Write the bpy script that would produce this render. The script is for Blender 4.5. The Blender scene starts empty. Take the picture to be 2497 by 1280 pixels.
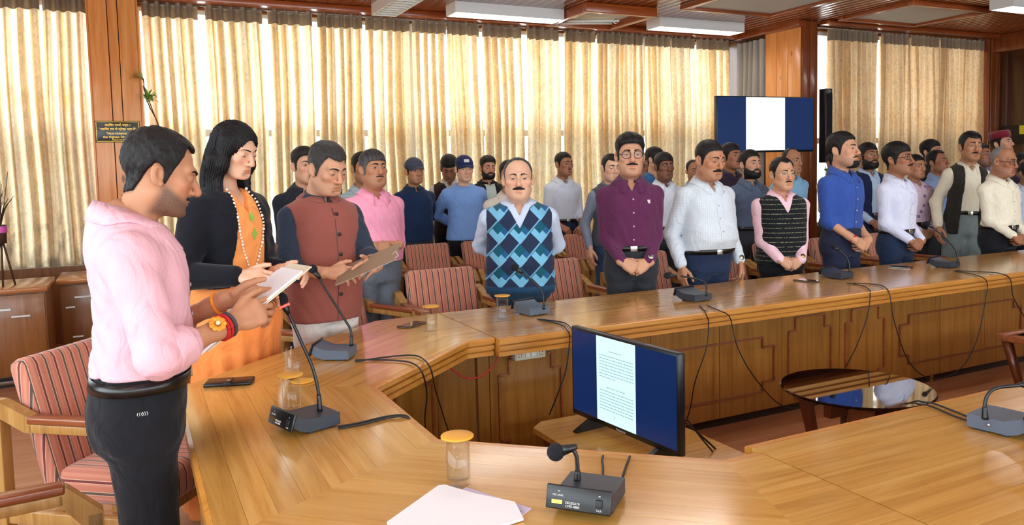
# Conference hall with a U-shaped wooden table and people standing behind it
import bpy, bmesh, math, random
import numpy as np
from mathutils import Matrix, Vector

random.seed(7)
RNG = np.random.default_rng(7)
scene = bpy.context.scene
C = scene.collection

# ------------------------------------------------------------------ camera
def make_camera():
    yaw, pitch, roll = math.radians(26.07), math.radians(4.07), math.radians(-1.35)
    F = Vector((math.sin(yaw) * math.cos(pitch), math.cos(yaw) * math.cos(pitch), -math.sin(pitch)))
    R0 = Vector((math.cos(yaw), -math.sin(yaw), 0))
    U0 = R0.cross(F)
    r = math.cos(roll) * R0 + math.sin(roll) * U0
    u = -math.sin(roll) * R0 + math.cos(roll) * U0
    cd = bpy.data.cameras.new('camera')
    cd.sensor_width = 36.0
    cd.lens = 1903.0 / 2497.0 * 36.0
    cd.shift_y = -90.0 / 2497.0
    cd.clip_start = 0.05
    cd.clip_end = 200
    o = bpy.data.objects.new('camera', cd)
    C.objects.link(o)
    m = Matrix((r, u, -F)).transposed().to_4x4()
    m.translation = (0, 0, 1.52)
    o.matrix_world = m
    scene.camera = o
make_camera()

# ------------------------------------------------------------------ light and exposure
scene.view_settings.view_transform = 'Standard'
scene.view_settings.look = 'None'
scene.view_settings.gamma = 1.0
scene.view_settings.use_curve_mapping = False
scene.view_settings.exposure = 0.25
world = bpy.data.worlds.new('overcast_sky')
scene.world = world
world.use_nodes = True
_bg = world.node_tree.nodes['Background']
_bg.inputs['Color'].default_value = (0.87, 0.94, 1.0, 1)
_bg.inputs['Strength'].default_value = 6.0
try:
    cy = scene.cycles
    cy.use_denoising = True
    cy.max_bounces = 7
    cy.diffuse_bounces = 4
    cy.glossy_bounces = 3
    cy.transmission_bounces = 4
    cy.transparent_max_bounces = 10
    cy.use_adaptive_sampling = True
    cy.adaptive_threshold = 0.04
    cy.caustics_reflective = False
    cy.caustics_refractive = False
    cy.sample_clamp_indirect = 6.0
except Exception:
    pass

# ------------------------------------------------------------------ materials
def srgb(r, g, b):
    f = lambda c: (c / 255 / 12.92) if c / 255 <= 0.04045 else ((c / 255 + 0.055) / 1.055) ** 2.4
    return (f(r), f(g), f(b))

def nmat(name):
    m = bpy.data.materials.new(name)
    m.use_nodes = True
    nt = m.node_tree
    return m, nt, nt.nodes, nt.links, nt.nodes['Principled BSDF']

def plain(name, col, rough=0.5, metal=0.0, spec=0.5, bump=0.0, bscale=60, coat=0.0):
    m, nt, N, L, b = nmat(name)
    b.inputs['Base Color'].default_value = (*col, 1)
    b.inputs['Roughness'].default_value = rough
    b.inputs['Metallic'].default_value = metal
    b.inputs['Specular IOR Level'].default_value = spec
    b.inputs['Coat Weight'].default_value = coat
    if bump > 0:
        tc = N.new('ShaderNodeTexCoord')
        n = N.new('ShaderNodeTexNoise'); n.inputs['Scale'].default_value = bscale
        bp = N.new('ShaderNodeBump'); bp.inputs['Strength'].default_value = bump; bp.inputs['Distance'].default_value = 0.01
        L.new(tc.outputs['Object'], n.inputs['Vector']); L.new(n.outputs['Fac'], bp.inputs['Height'])
        L.new(bp.outputs['Normal'], b.inputs['Normal'])
    return m

def emit(name, col, s):
    m, nt, N, L, b = nmat(name)
    b.inputs['Base Color'].default_value = (*[c * 0.1 for c in col], 1)
    b.inputs['Roughness'].default_value = 0.25
    b.inputs['Emission Color'].default_value = (*col, 1)
    b.inputs['Emission Strength'].default_value = s
    return m

def ramp(N, stops, interp='LINEAR'):
    r = N.new('ShaderNodeValToRGB')
    cr = r.color_ramp
    cr.interpolation = interp
    while len(cr.elements) > 1:
        cr.elements.remove(cr.elements[-1])
    cr.elements[0].position = stops[0][0]
    cr.elements[0].color = (*stops[0][1], 1)
    for p, c in stops[1:]:
        e = cr.elements.new(p)
        e.color = (*c, 1)
    return r

def wood(name, dark, mid, light, axis=0, rough=0.3, coat=0.3, scale=1.0, knots=False, vary=0.18):
    """grain runs along the object's local axis; every plank gets its own tone"""
    m, nt, N, L, b = nmat(name)
    tc = N.new('ShaderNodeTexCoord')
    mp = N.new('ShaderNodeMapping')
    s = [26.0 * scale] * 3
    s[axis] = 1.6 * scale
    mp.inputs['Scale'].default_value = s
    oi = N.new('ShaderNodeObjectInfo')
    mul = N.new('ShaderNodeMath'); mul.operation = 'MULTIPLY'; mul.inputs[1].default_value = 37.0
    add = N.new('ShaderNodeVectorMath'); add.operation = 'ADD'
    L.new(oi.outputs['Random'], mul.inputs[0])
    L.new(tc.outputs['Object'], add.inputs[0]); L.new(mul.outputs[0], add.inputs[1])
    L.new(add.outputs[0], mp.inputs['Vector'])
    n1 = N.new('ShaderNodeTexNoise'); n1.inputs['Scale'].default_value = 1.0; n1.inputs['Detail'].default_value = 6; n1.inputs['Roughness'].default_value = 0.62
    n1.inputs['Distortion'].default_value = 0.6
    L.new(mp.outputs[0], n1.inputs['Vector'])
    r = ramp(N, [(0.25, dark), (0.5, mid), (0.75, light)])
    L.new(n1.outputs['Fac'], r.inputs['Fac'])
    hsv = N.new('ShaderNodeHueSaturation')
    mr = N.new('ShaderNodeMapRange')
    mr.inputs['To Min'].default_value = 1 - vary; mr.inputs['To Max'].default_value = 1 + vary
    L.new(oi.outputs['Random'], mr.inputs['Value']); L.new(mr.outputs[0], hsv.inputs['Value'])
    L.new(r.outputs[0], hsv.inputs['Color'])
    col = hsv.outputs[0]
    if knots:
        v = N.new('ShaderNodeTexVoronoi'); v.inputs['Scale'].default_value = 1.0
        mk = N.new('ShaderNodeMapping'); sk = [5.5] * 3; sk[axis] = 2.2; mk.inputs['Scale'].default_value = sk
        L.new(add.outputs[0], mk.inputs['Vector']); L.new(mk.outputs[0], v.inputs['Vector'])
        rk = ramp(N, [(0.0, (1, 1, 1)), (0.07, (0.75, 0.75, 0.75)), (0.11, (0, 0, 0))])
        L.new(v.outputs['Distance'], rk.inputs['Fac'])
        mx = N.new('ShaderNodeMix'); mx.data_type = 'RGBA'
        L.new(rk.outputs[0], mx.inputs[0]); L.new(col, mx.inputs[6]); mx.inputs[7].default_value = (*[c * 0.25 for c in dark], 1)
        col = mx.outputs[2]
    L.new(col, b.inputs['Base Color'])
    b.inputs['Roughness'].default_value = rough
    b.inputs['Coat Weight'].default_value = coat
    b.inputs['Coat Roughness'].default_value = 0.12
    bp = N.new('ShaderNodeBump'); bp.inputs['Strength'].default_value = 0.12; bp.inputs['Distance'].default_value = 0.002
    L.new(n1.outputs['Fac'], bp.inputs['Height']); L.new(bp.outputs['Normal'], b.inputs['Normal'])
    return m

def cloth(name, col, rough=0.85, kind=None, col2=None, scale=1.0, bump=0.55, sheen=0.1):
    """fabric; kind: None, check, windowpane, argyle, stripes_h, floral, melange"""
    m, nt, N, L, b = nmat(name)
    tc = N.new('ShaderNodeTexCoord')
    out = None
    def weave_noise(sc, vec=None):
        n = N.new('ShaderNodeTexNoise'); n.inputs['Scale'].default_value = sc; n.inputs['Detail'].default_value = 3
        L.new(vec or tc.outputs['Object'], n.inputs['Vector'])
        return n
    def math_(op, a, bb=None, c=None):
        x = N.new('ShaderNodeMath'); x.operation = op
        for i, v in enumerate((a, bb, c)):
            if v is None: continue
            if isinstance(v, (int, float)): x.inputs[i].default_value = v
            else: L.new(v, x.inputs[i])
        return x.outputs[0]
    def mix(f, a, bb):
        x = N.new('ShaderNodeMix'); x.data_type = 'RGBA'
        L.new(f, x.inputs[0]) if not isinstance(f, (int, float)) else setattr(x.inputs[0], 'default_value', f)
        for i, v in ((6, a), (7, bb)):
            if isinstance(v, tuple): x.inputs[i].default_value = (*v, 1)
            else: L.new(v, x.inputs[i])
        return x.outputs[2]
    sep = N.new('ShaderNodeSeparateXYZ'); L.new(tc.outputs['Object'], sep.inputs[0])
    X, Y, Z = sep.outputs
    base = col
    if kind in ('check', 'windowpane'):
        p = 0.011 * scale
        w = 0.30 if kind == 'check' else 0.14
        fx = math_('FRACT', math_('MULTIPLY', math_('ARCTAN2', X, Y), 0.14 / p)); fz = math_('FRACT', math_('MULTIPLY', Z, 1 / p))
        lx = math_('LESS_THAN', fx, w); lz = math_('LESS_THAN', fz, w)
        f = math_('MULTIPLY', math_('ADD', lx, lz), 0.5)
        base = mix(f, col, col2)
    elif kind == 'stripes_h':
        p = 0.034 * scale
        fz = math_('FRACT', math_('MULTIPLY', Z, 1 / p))
        n = weave_noise(140)
        f = math_('MULTIPLY', math_('LESS_THAN', fz, 0.13), math_('GREATER_THAN', n.outputs['Fac'], 0.47))
        base = mix(f, col, col2)
    elif kind == 'stripes_v':
        p = 0.012 * scale
        fx = math_('FRACT', math_('MULTIPLY', X, 1 / p))
        base = mix(math_('LESS_THAN', fx, 0.35), col, col2)
    elif kind == 'floral':
        v = N.new('ShaderNodeTexVoronoi'); v.inputs['Scale'].default_value = 16 * scale
        L.new(tc.outputs['Object'], v.inputs['Vector'])
        base = mix(math_('LESS_THAN', v.outputs['Distance'], 0.30), col, col2)
    elif kind == 'melange':
        n = weave_noise(220 * scale)
        base = mix(n.outputs['Fac'], col, col2)
    elif kind == 'argyle':
        # columns of lozenges: navy, sky blue and teal, with stepped teal and pale line overlays
        wx, wz = 0.125, 0.135
        u = math_('MULTIPLY', X, 1 / wx); v = math_('MULTIPLY', Z, 1 / wz)
        a1 = math_('ADD', u, v); a2 = math_('SUBTRACT', u, v)
        c1 = math_('FLOOR', a1); c2 = math_('FLOOR', a2)
        par = math_('MODULO', math_('ABSOLUTE', math_('ADD', c1, c2)), 2.0)
        kk = math_('MODULO', math_('ABSOLUTE', math_('SUBTRACT', c1, math_('MULTIPLY', c2, 1.0))), 4.0)
        f1 = math_('FRACT', a1); f2 = math_('FRACT', a2)
        navy = srgb(38, 50, 78); sky = srgb(120, 190, 225); teal = srgb(20, 88, 110); blue = srgb(36, 92, 140)
        is_sky = math_('GREATER_THAN', par, 0.5)
        t = mix(is_sky, navy, sky)
        # teal patch taking one corner of the sky lozenge (stepped look)
        q = math_('MULTIPLY', math_('GREATER_THAN', f1, 0.5), math_('LESS_THAN', f2, 0.62))
        t = mix(math_('MULTIPLY', q, is_sky), t, teal)
        q2 = math_('MULTIPLY', math_('LESS_THAN', f1, 0.5), math_('LESS_THAN', f2, 0.35))
        t = mix(math_('MULTIPLY', q2, is_sky), t, blue)
        ln = math_('LESS_THAN', math_('ABSOLUTE', math_('SUBTRACT', f1, 0.08)), 0.05)
        t = mix(math_('MULTIPLY', ln, 0.8), t, sky)
        base = t
    n2 = weave_noise(9)
    hs = N.new('ShaderNodeHueSaturation')
    mr = N.new('ShaderNodeMapRange'); mr.inputs['To Min'].default_value = 0.93; mr.inputs['To Max'].default_value = 1.07
    L.new(n2.outputs['Fac'], mr.inputs['Value']); L.new(mr.outputs[0], hs.inputs['Value'])
    if isinstance(base, tuple): hs.inputs['Color'].default_value = (*base, 1)
    else: L.new(base, hs.inputs['Color'])
    L.new(hs.outputs[0], b.inputs['Base Color'])
    b.inputs['Roughness'].default_value = rough
    b.inputs['Specular IOR Level'].default_value = 0.2
    b.inputs['Sheen Weight'].default_value = sheen
    if bump:
        mpn = N.new('ShaderNodeMapping'); mpn.inputs['Scale'].default_value = (14, 14, 9)
        L.new(tc.outputs['Object'], mpn.inputs['Vector'])
        n3 = weave_noise(1.0, mpn.outputs[0]); n3.inputs['Distortion'].default_value = 1.2
        bp = N.new('ShaderNodeBump'); bp.inputs['Strength'].default_value = bump; bp.inputs['Distance'].default_value = 0.02
        L.new(n3.outputs['Fac'], bp.inputs['Height']); L.new(bp.outputs['Normal'], b.inputs['Normal'])
    return m

def attr_mat(name, rough, bump, bscale, spec=0.4, stretch=None, sss=0.0):
    m, nt, N, L, b = nmat(name)
    a = N.new('ShaderNodeAttribute'); a.attribute_name = 'Col'
    L.new(a.outputs['Color'], b.inputs['Base Color'])
    b.inputs['Roughness'].default_value = rough
    b.inputs['Specular IOR Level'].default_value = spec
    if sss:
        b.inputs['Subsurface Weight'].default_value = sss
        b.inputs['Subsurface Radius'].default_value = (0.012, 0.005, 0.003)
        b.inputs['Subsurface Scale'].default_value = 0.5
    tc = N.new('ShaderNodeTexCoord')
    mp = N.new('ShaderNodeMapping'); mp.inputs['Scale'].default_value = stretch or (1, 1, 1)
    n = N.new('ShaderNodeTexNoise'); n.inputs['Scale'].default_value = bscale; n.inputs['Detail'].default_value = 3
    bp = N.new('ShaderNodeBump'); bp.inputs['Strength'].default_value = bump; bp.inputs['Distance'].default_value = 0.004
    L.new(tc.outputs['Object'], mp.inputs['Vector']); L.new(mp.outputs[0], n.inputs['Vector'])
    L.new(n.outputs['Fac'], bp.inputs['Height']); L.new(bp.outputs['Normal'], b.inputs['Normal'])
    return m

def curtain_mat(name, base, trans, patt, amount, stain=0.0):
    m, nt, N, L, b = nmat(name)
    N.remove(b)
    out = N['Material Output']
    tc = N.new('ShaderNodeTexCoord')
    mp = N.new('ShaderNodeMapping'); mp.inputs['Scale'].default_value = (1, 1, 0.6)
    L.new(tc.outputs['Object'], mp.inputs['Vector'])
    n = N.new('ShaderNodeTexNoise'); n.inputs['Scale'].default_value = 26; n.inputs['Detail'].default_value = 5; n.inputs['Roughness'].default_value = 0.65
    n.inputs['Distortion'].default_value = 1.5
    L.new(mp.outputs[0], n.inputs['Vector'])
    r = ramp(N, [(0.47, (0, 0, 0)), (0.60, (amount, amount, amount))])
    L.new(n.outputs['Fac'], r.inputs['Fac'])
    # damp stains, large soft blotches
    n2 = N.new('ShaderNodeTexNoise'); n2.inputs['Scale'].default_value = 2.3; n2.inputs['Detail'].default_value = 2
    L.new(tc.outputs['Object'], n2.inputs['Vector'])
    r2 = ramp(N, [(0.5, (1, 1, 1)), (0.72, (0.92, 0.78, 0.55))])
    L.new(n2.outputs['Fac'], r2.inputs['Fac'])
    mx = N.new('ShaderNodeMix'); mx.data_type = 'RGBA'
    L.new(r.outputs[0], mx.inputs[0]); mx.inputs[6].default_value = (*trans, 1); mx.inputs[7].default_value = (*patt, 1)
    mu = N.new('ShaderNodeMix'); mu.data_type = 'RGBA'; mu.blend_type = 'MULTIPLY'; mu.inputs[0].default_value = 1
    L.new(mx.outputs[2], mu.inputs[6]); L.new(r2.outputs[0], mu.inputs[7])
    d = N.new('ShaderNodeBsdfDiffuse'); d.inputs['Color'].default_value = (*base, 1)
    if stain:      # mould creeping up from the bottom of the cloth
        sp = N.new('ShaderNodeSeparateXYZ'); L.new(tc.outputs['Object'], sp.inputs[0])
        n3 = N.new('ShaderNodeTexNoise'); n3.inputs['Scale'].default_value = 7; n3.inputs['Detail'].default_value = 6; L.new(tc.outputs['Object'], n3.inputs['Vector'])
        ma = N.new('ShaderNodeMath'); ma.operation = 'MULTIPLY_ADD'; ma.inputs[1].default_value = -0.35; L.new(sp.outputs[2], ma.inputs[0]); L.new(n3.outputs['Fac'], ma.inputs[2])
        r3 = ramp(N, [(0.42, (0, 0, 0)), (0.62, (stain,) * 3)]); L.new(ma.outputs[0], r3.inputs['Fac'])
        m3 = N.new('ShaderNodeMix'); m3.data_type = 'RGBA'; L.new(r3.outputs[0], m3.inputs[0]); L.new(mu.outputs[2], m3.inputs[6]); m3.inputs[7].default_value = (0.09, 0.075, 0.055, 1)
        mu = m3
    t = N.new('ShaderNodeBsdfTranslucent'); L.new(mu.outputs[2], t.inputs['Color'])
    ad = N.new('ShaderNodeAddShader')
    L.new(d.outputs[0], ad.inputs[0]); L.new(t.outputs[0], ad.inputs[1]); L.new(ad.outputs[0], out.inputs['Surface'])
    return m

def stripe_mat(name='striped_upholstery', side=2):
    """upholstery: stripes run up the back and along the seat (vary with local x)"""
    m, nt, N, L, b = nmat(name)
    tc = N.new('ShaderNodeTexCoord')
    sep = N.new('ShaderNodeSeparateXYZ'); L.new(tc.outputs['Object'], sep.inputs[0])
    mu = N.new('ShaderNodeMath'); mu.operation = 'MULTIPLY'; mu.inputs[1].default_value = 1 / 0.088
    fr = N.new('ShaderNodeMath'); fr.operation = 'FRACT'
    sn = N.new('ShaderNodeSeparateXYZ'); L.new(tc.outputs['Normal'], sn.inputs[0])
    ab = N.new('ShaderNodeMath'); ab.operation = 'ABSOLUTE'; L.new(sn.outputs[0], ab.inputs[0])
    gt = N.new('ShaderNodeMath'); gt.operation = 'GREATER_THAN'; gt.inputs[1].default_value = 0.72; L.new(ab.outputs[0], gt.inputs[0])
    mxc = N.new('ShaderNodeMix'); mxc.data_type = 'FLOAT'     # the cloth is wrapped over the sides
    L.new(gt.outputs[0], mxc.inputs[0]); L.new(sep.outputs[0], mxc.inputs[2]); L.new(sep.outputs[side], mxc.inputs[3])
    L.new(mxc.outputs[0], mu.inputs[0]); L.new(mu.outputs[0], fr.inputs[0])
    sal = srgb(192, 118, 96); sal2 = srgb(202, 134, 110); cre = srgb(214, 184, 152); mar = srgb(116, 44, 48); gry = srgb(92, 72, 66)
    r = ramp(N, [(0.0, sal), (0.13, sal2), (0.22, cre), (0.25, mar), (0.36, cre), (0.39, sal), (0.5, sal2), (0.63, sal), (0.72, cre), (0.75, gry), (0.86, cre), (0.89, sal)], 'CONSTANT')
    L.new(fr.outputs[0], r.inputs['Fac'])
    L.new(r.outputs[0], b.inputs['Base Color'])
    b.inputs['Roughness'].default_value = 0.9
    b.inputs['Sheen Weight'].default_value = 0.3
    n = N.new('ShaderNodeTexNoise'); n.inputs['Scale'].default_value = 260
    bp = N.new('ShaderNodeBump'); bp.inputs['Strength'].default_value = 0.3; bp.inputs['Distance'].default_value = 0.003
    L.new(tc.outputs['Object'], n.inputs['Vector']); L.new(n.outputs['Fac'], bp.inputs['Height']); L.new(bp.outputs['Normal'], b.inputs['Normal'])
    return m

def glass_mat(name, tint=(1, 1, 1), alpha=0.12, rough=0.02):
    m, nt, N, L, b = nmat(name)
    N.remove(b)
    out = N['Material Output']
    t = N.new('ShaderNodeBsdfTransparent'); t.inputs['Color'].default_value = (*tint, 1)
    g = N.new('ShaderNodeBsdfGlossy'); g.inputs['Roughness'].default_value = rough
    fr = N.new('ShaderNodeLayerWeight'); fr.inputs['Blend'].default_value = 0.5
    pw = N.new('ShaderNodeMath'); pw.operation = 'POWER'; pw.inputs[1].default_value = 4.0
    L.new(fr.outputs['Facing'], pw.inputs[0])
    mt = N.new('ShaderNodeMath'); mt.operation = 'MULTIPLY_ADD'; mt.inputs[1].default_value = 0.4; mt.inputs[2].default_value = alpha
    L.new(pw.outputs[0], mt.inputs[0])
    mx = N.new('ShaderNodeMixShader')
    L.new(mt.outputs[0], mx.inputs[0]); L.new(t.outputs[0], mx.inputs[1]); L.new(g.outputs[0], mx.inputs[2]); L.new(mx.outputs[0], out.inputs['Surface'])
    return m

M = {}
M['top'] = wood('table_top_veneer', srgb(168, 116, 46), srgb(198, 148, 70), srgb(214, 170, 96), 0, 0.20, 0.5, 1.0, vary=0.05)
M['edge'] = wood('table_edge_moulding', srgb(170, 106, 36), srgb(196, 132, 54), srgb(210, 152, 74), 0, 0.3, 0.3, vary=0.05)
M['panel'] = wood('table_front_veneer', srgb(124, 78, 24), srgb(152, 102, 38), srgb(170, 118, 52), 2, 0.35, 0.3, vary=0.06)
M['trim'] = wood('panel_trim_wood', srgb(120, 62, 32), srgb(142, 78, 42), srgb(160, 100, 62), 0, 0.4, 0.2)
M['kick'] = plain('dark_plinth', srgb(40, 28, 20), 0.6)
M['pine'] = wood('chair_frame_wood', srgb(140, 98, 44), srgb(172, 128, 66), srgb(194, 154, 92), 2, 0.4, 0.2, vary=0.06)
M['armwood'] = wood('armrest_top_wood', srgb(110, 50, 24), srgb(140, 72, 36), srgb(158, 92, 52), 1, 0.32, 0.4, vary=0.06)
M['ceil'] = wood('ceiling_plank_varnish', srgb(120, 58, 22), srgb(150, 78, 34), srgb(172, 98, 48), 1, 0.22, 0.6, vary=0.12)
M['beam'] = wood('ceiling_beam_wood', srgb(120, 52, 18), srgb(150, 70, 26), srgb(168, 86, 36), 0, 0.3, 0.4)
M['pillar'] = wood('pine_cladding', srgb(222, 128, 58), srgb(240, 158, 84), srgb(248, 180, 108), 2, 0.32, 0.2, knots=True, vary=0.05)
M['pillar_dark'] = wood('dark_shaded_pine_cladding', srgb(96, 44, 18), srgb(126, 62, 28), srgb(146, 80, 38), 2, 0.32, 0.4, knots=True, vary=0.08)
M['wall_wood'] = wood('dark_wall_panelling', srgb(54, 28, 12), srgb(74, 42, 20), srgb(90, 52, 26), 2, 0.35, 0.3)
M['cab'] = wood('cabinet_veneer', srgb(112, 64, 24), srgb(136, 84, 34), srgb(152, 98, 46), 2, 0.35, 0.3, vary=0.06)
M['cabtop'] = wood('cabinet_top_wood', srgb(158, 92, 42), srgb(186, 118, 62), srgb(204, 140, 82), 0, 0.28, 0.4)
M['floor'] = wood('floor_laminate', srgb(150, 96, 62), srgb(178, 122, 84), srgb(198, 146, 106), 0, 0.34, 0.15, 0.5, vary=0.04)
M['stripe'] = stripe_mat()
M['stripe_back'] = stripe_mat('striped_back_upholstery', 1)
M['curtain'] = curtain_mat('cream_curtain_fabric', (0.20, 0.165, 0.12), (0.58, 0.45, 0.28), (0.30, 0.24, 0.165), 0.6)
M['curtain_stained'] = curtain_mat('stained_curtain_fabric', (0.26, 0.22, 0.16), (0.56, 0.44, 0.29), (0.30, 0.25, 0.19), 0.6, 0.9)
M['curtain_grey'] = curtain_mat('grey_curtain_fabric', (0.44, 0.40, 0.34), (0.06, 0.05, 0.04), (0.03, 0.025, 0.02), 0.5)
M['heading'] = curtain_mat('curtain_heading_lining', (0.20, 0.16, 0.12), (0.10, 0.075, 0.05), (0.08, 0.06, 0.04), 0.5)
M['white_metal'] = plain('white_enamel', srgb(226, 226, 222), 0.4)
M['grey_panel'] = plain('pale_grey_board', srgb(190, 190, 186), 0.6)
M['tube'] = emit('lit_fluorescent_tube', (1.0, 0.98, 0.95), 30.0)
M['rail'] = plain('curtain_rail_metal', srgb(150, 140, 130), 0.3, 0.8)
M['mic'] = plain('blue_grey_plastic', srgb(46, 54, 66), 0.42, bump=0.05, bscale=400)
M['mic_light'] = plain('slate_grey_plastic', srgb(84, 96, 112), 0.42, bump=0.05, bscale=400)
M['black'] = plain('black_plastic', srgb(16, 17, 20), 0.35)
M['foam'] = plain('black_foam', srgb(14, 16, 26), 0.95, bump=0.4, bscale=500)
M['rubber'] = plain('black_rubber', srgb(14, 14, 15), 0.5)
M['red_led'] = emit('lit_red_ring', srgb(255, 70, 60), 3.0)
M['screen_blue'] = emit('screen_blue', srgb(14, 52, 112), 0.5)
M['screen_white'] = emit('screen_page', srgb(206, 240, 242), 1.0)
M['screen_white2'] = emit('screen_page_bright', srgb(240, 246, 250), 1.15)
M['screen_text'] = emit('screen_print', srgb(150, 190, 194), 0.8)
M['gold'] = plain('gold', srgb(214, 168, 70), 0.3, 0.9)
M['print_white'] = plain('white_print', srgb(220, 220, 215), 0.6)
M['glass'] = glass_mat('clear_glass', (0.996, 0.998, 0.998), 0.03)
M['water'] = glass_mat('water', (0.985, 0.992, 0.995), 0.01)
M['pane'] = glass_mat('window_pane', (0.96, 0.98, 0.98), 0.0)
M['pane_low'] = glass_mat('dimmed_low_pane', (0.66, 0.68, 0.68), 0.0)  # tint added to stand for dimmer daylight below the transom
M['lens'] = glass_mat('spectacle_lens', (0.95, 0.97, 0.97), 0.010)
M['lid'] = plain('amber_plastic', srgb(226, 164, 48), 0.45)
M['paper'] = plain('white_paper', srgb(246, 246, 250), 0.8)
M['paper_lav'] = plain('lavender_paper', srgb(206, 196, 222), 0.8)
M['board'] = plain('brown_card', srgb(142, 116, 92), 0.75)
M['paper_edge'] = plain('cream_card', srgb(222, 212, 186), 0.8)
M['pink_slip'] = plain('pink_paper', srgb(226, 110, 128), 0.8)
M['ink'] = plain('ink', srgb(80, 70, 100), 0.8)
M['black_glass'] = plain('black_glass', srgb(6, 6, 8), 0.03, coat=1.0)
M['dark_wood'] = wood('dark_table_leg_wood', srgb(84, 38, 18), srgb(116, 56, 26), srgb(134, 72, 36), 2, 0.3, 0.4)
M['socket'] = plain('cream_socket_plastic', srgb(216, 208, 188), 0.45)
M['red_wire'] = plain('red_wire', srgb(190, 40, 36), 0.5)
M['plaque'] = plain('black_plaque', srgb(22, 24, 24), 0.25)
M['leaf'] = plain('leaf_green', srgb(150, 192, 80), 0.5)
M['leaf_d'] = plain('leaf_dark_green', srgb(92, 142, 56), 0.5)
M['stem'] = plain('brown_stem', srgb(70, 46, 30), 0.7)
M['dried'] = plain('dried_flower', srgb(222, 206, 176), 0.8)
M['pink_rib'] = plain('pink_ribbon', srgb(206, 86, 176), 0.4)
M['yellow'] = plain('yellow_note', srgb(214, 206, 40), 0.6)
M['steel'] = plain('brushed_steel', srgb(190, 190, 188), 0.3, 0.9)
M['dark_recess'] = plain('dark_recess', srgb(22, 14, 10), 0.7)

# ------------------------------------------------------------------ mesh helpers
def tag(o, label=None, cat=None, group=None, kind=None):
    if label: o['label'] = label
    if cat: o['category'] = cat
    if group: o['group'] = group
    if kind: o['kind'] = kind
    return o

def empty(name, loc=(0, 0, 0), rz=0.0, parent=None):
    o = bpy.data.objects.new(name, None)
    o.empty_display_size = 0.05
    C.objects.link(o)
    o.location = loc
    o.rotation_euler = (0, 0, rz)
    if parent: o.parent = parent
    return o

def link(name, me, mat=None, parent=None, loc=None, rot=None):
    o = bpy.data.objects.new(name, me)
    C.objects.link(o)
    if mat is not None and not me.materials:
        me.materials.append(mat)
    if parent: o.parent = parent
    if loc is not None: o.location = loc
    if rot is not None: o.rotation_euler = rot
    return o

def np_mesh(name, V, Q, smooth=True, col=None):
    """V (n,3), Q (m,3|4) index arrays"""
    me = bpy.data.meshes.new(name)
    V = np.asarray(V, np.float32); Q = np.asarray(Q, np.int32)
    k = Q.shape[1]
    me.vertices.add(len(V)); me.vertices.foreach_set('co', V.ravel())
    me.loops.add(Q.size); me.loops.foreach_set('vertex_index', Q.ravel())
    me.polygons.add(len(Q))
    me.polygons.foreach_set('loop_start', np.arange(0, Q.size, k, dtype=np.int32))
    me.polygons.foreach_set('loop_total', np.full(len(Q), k, np.int32))
    me.polygons.foreach_set('use_smooth', np.full(len(Q), smooth, bool))
    me.update(calc_edges=True)
    if col is not None:
        a = me.color_attributes.new('Col', 'FLOAT_COLOR', 'POINT')
        c4 = np.ones((len(V), 4), np.float32); c4[:, :3] = col
        a.data.foreach_set('color', c4.ravel())
    return me

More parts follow.
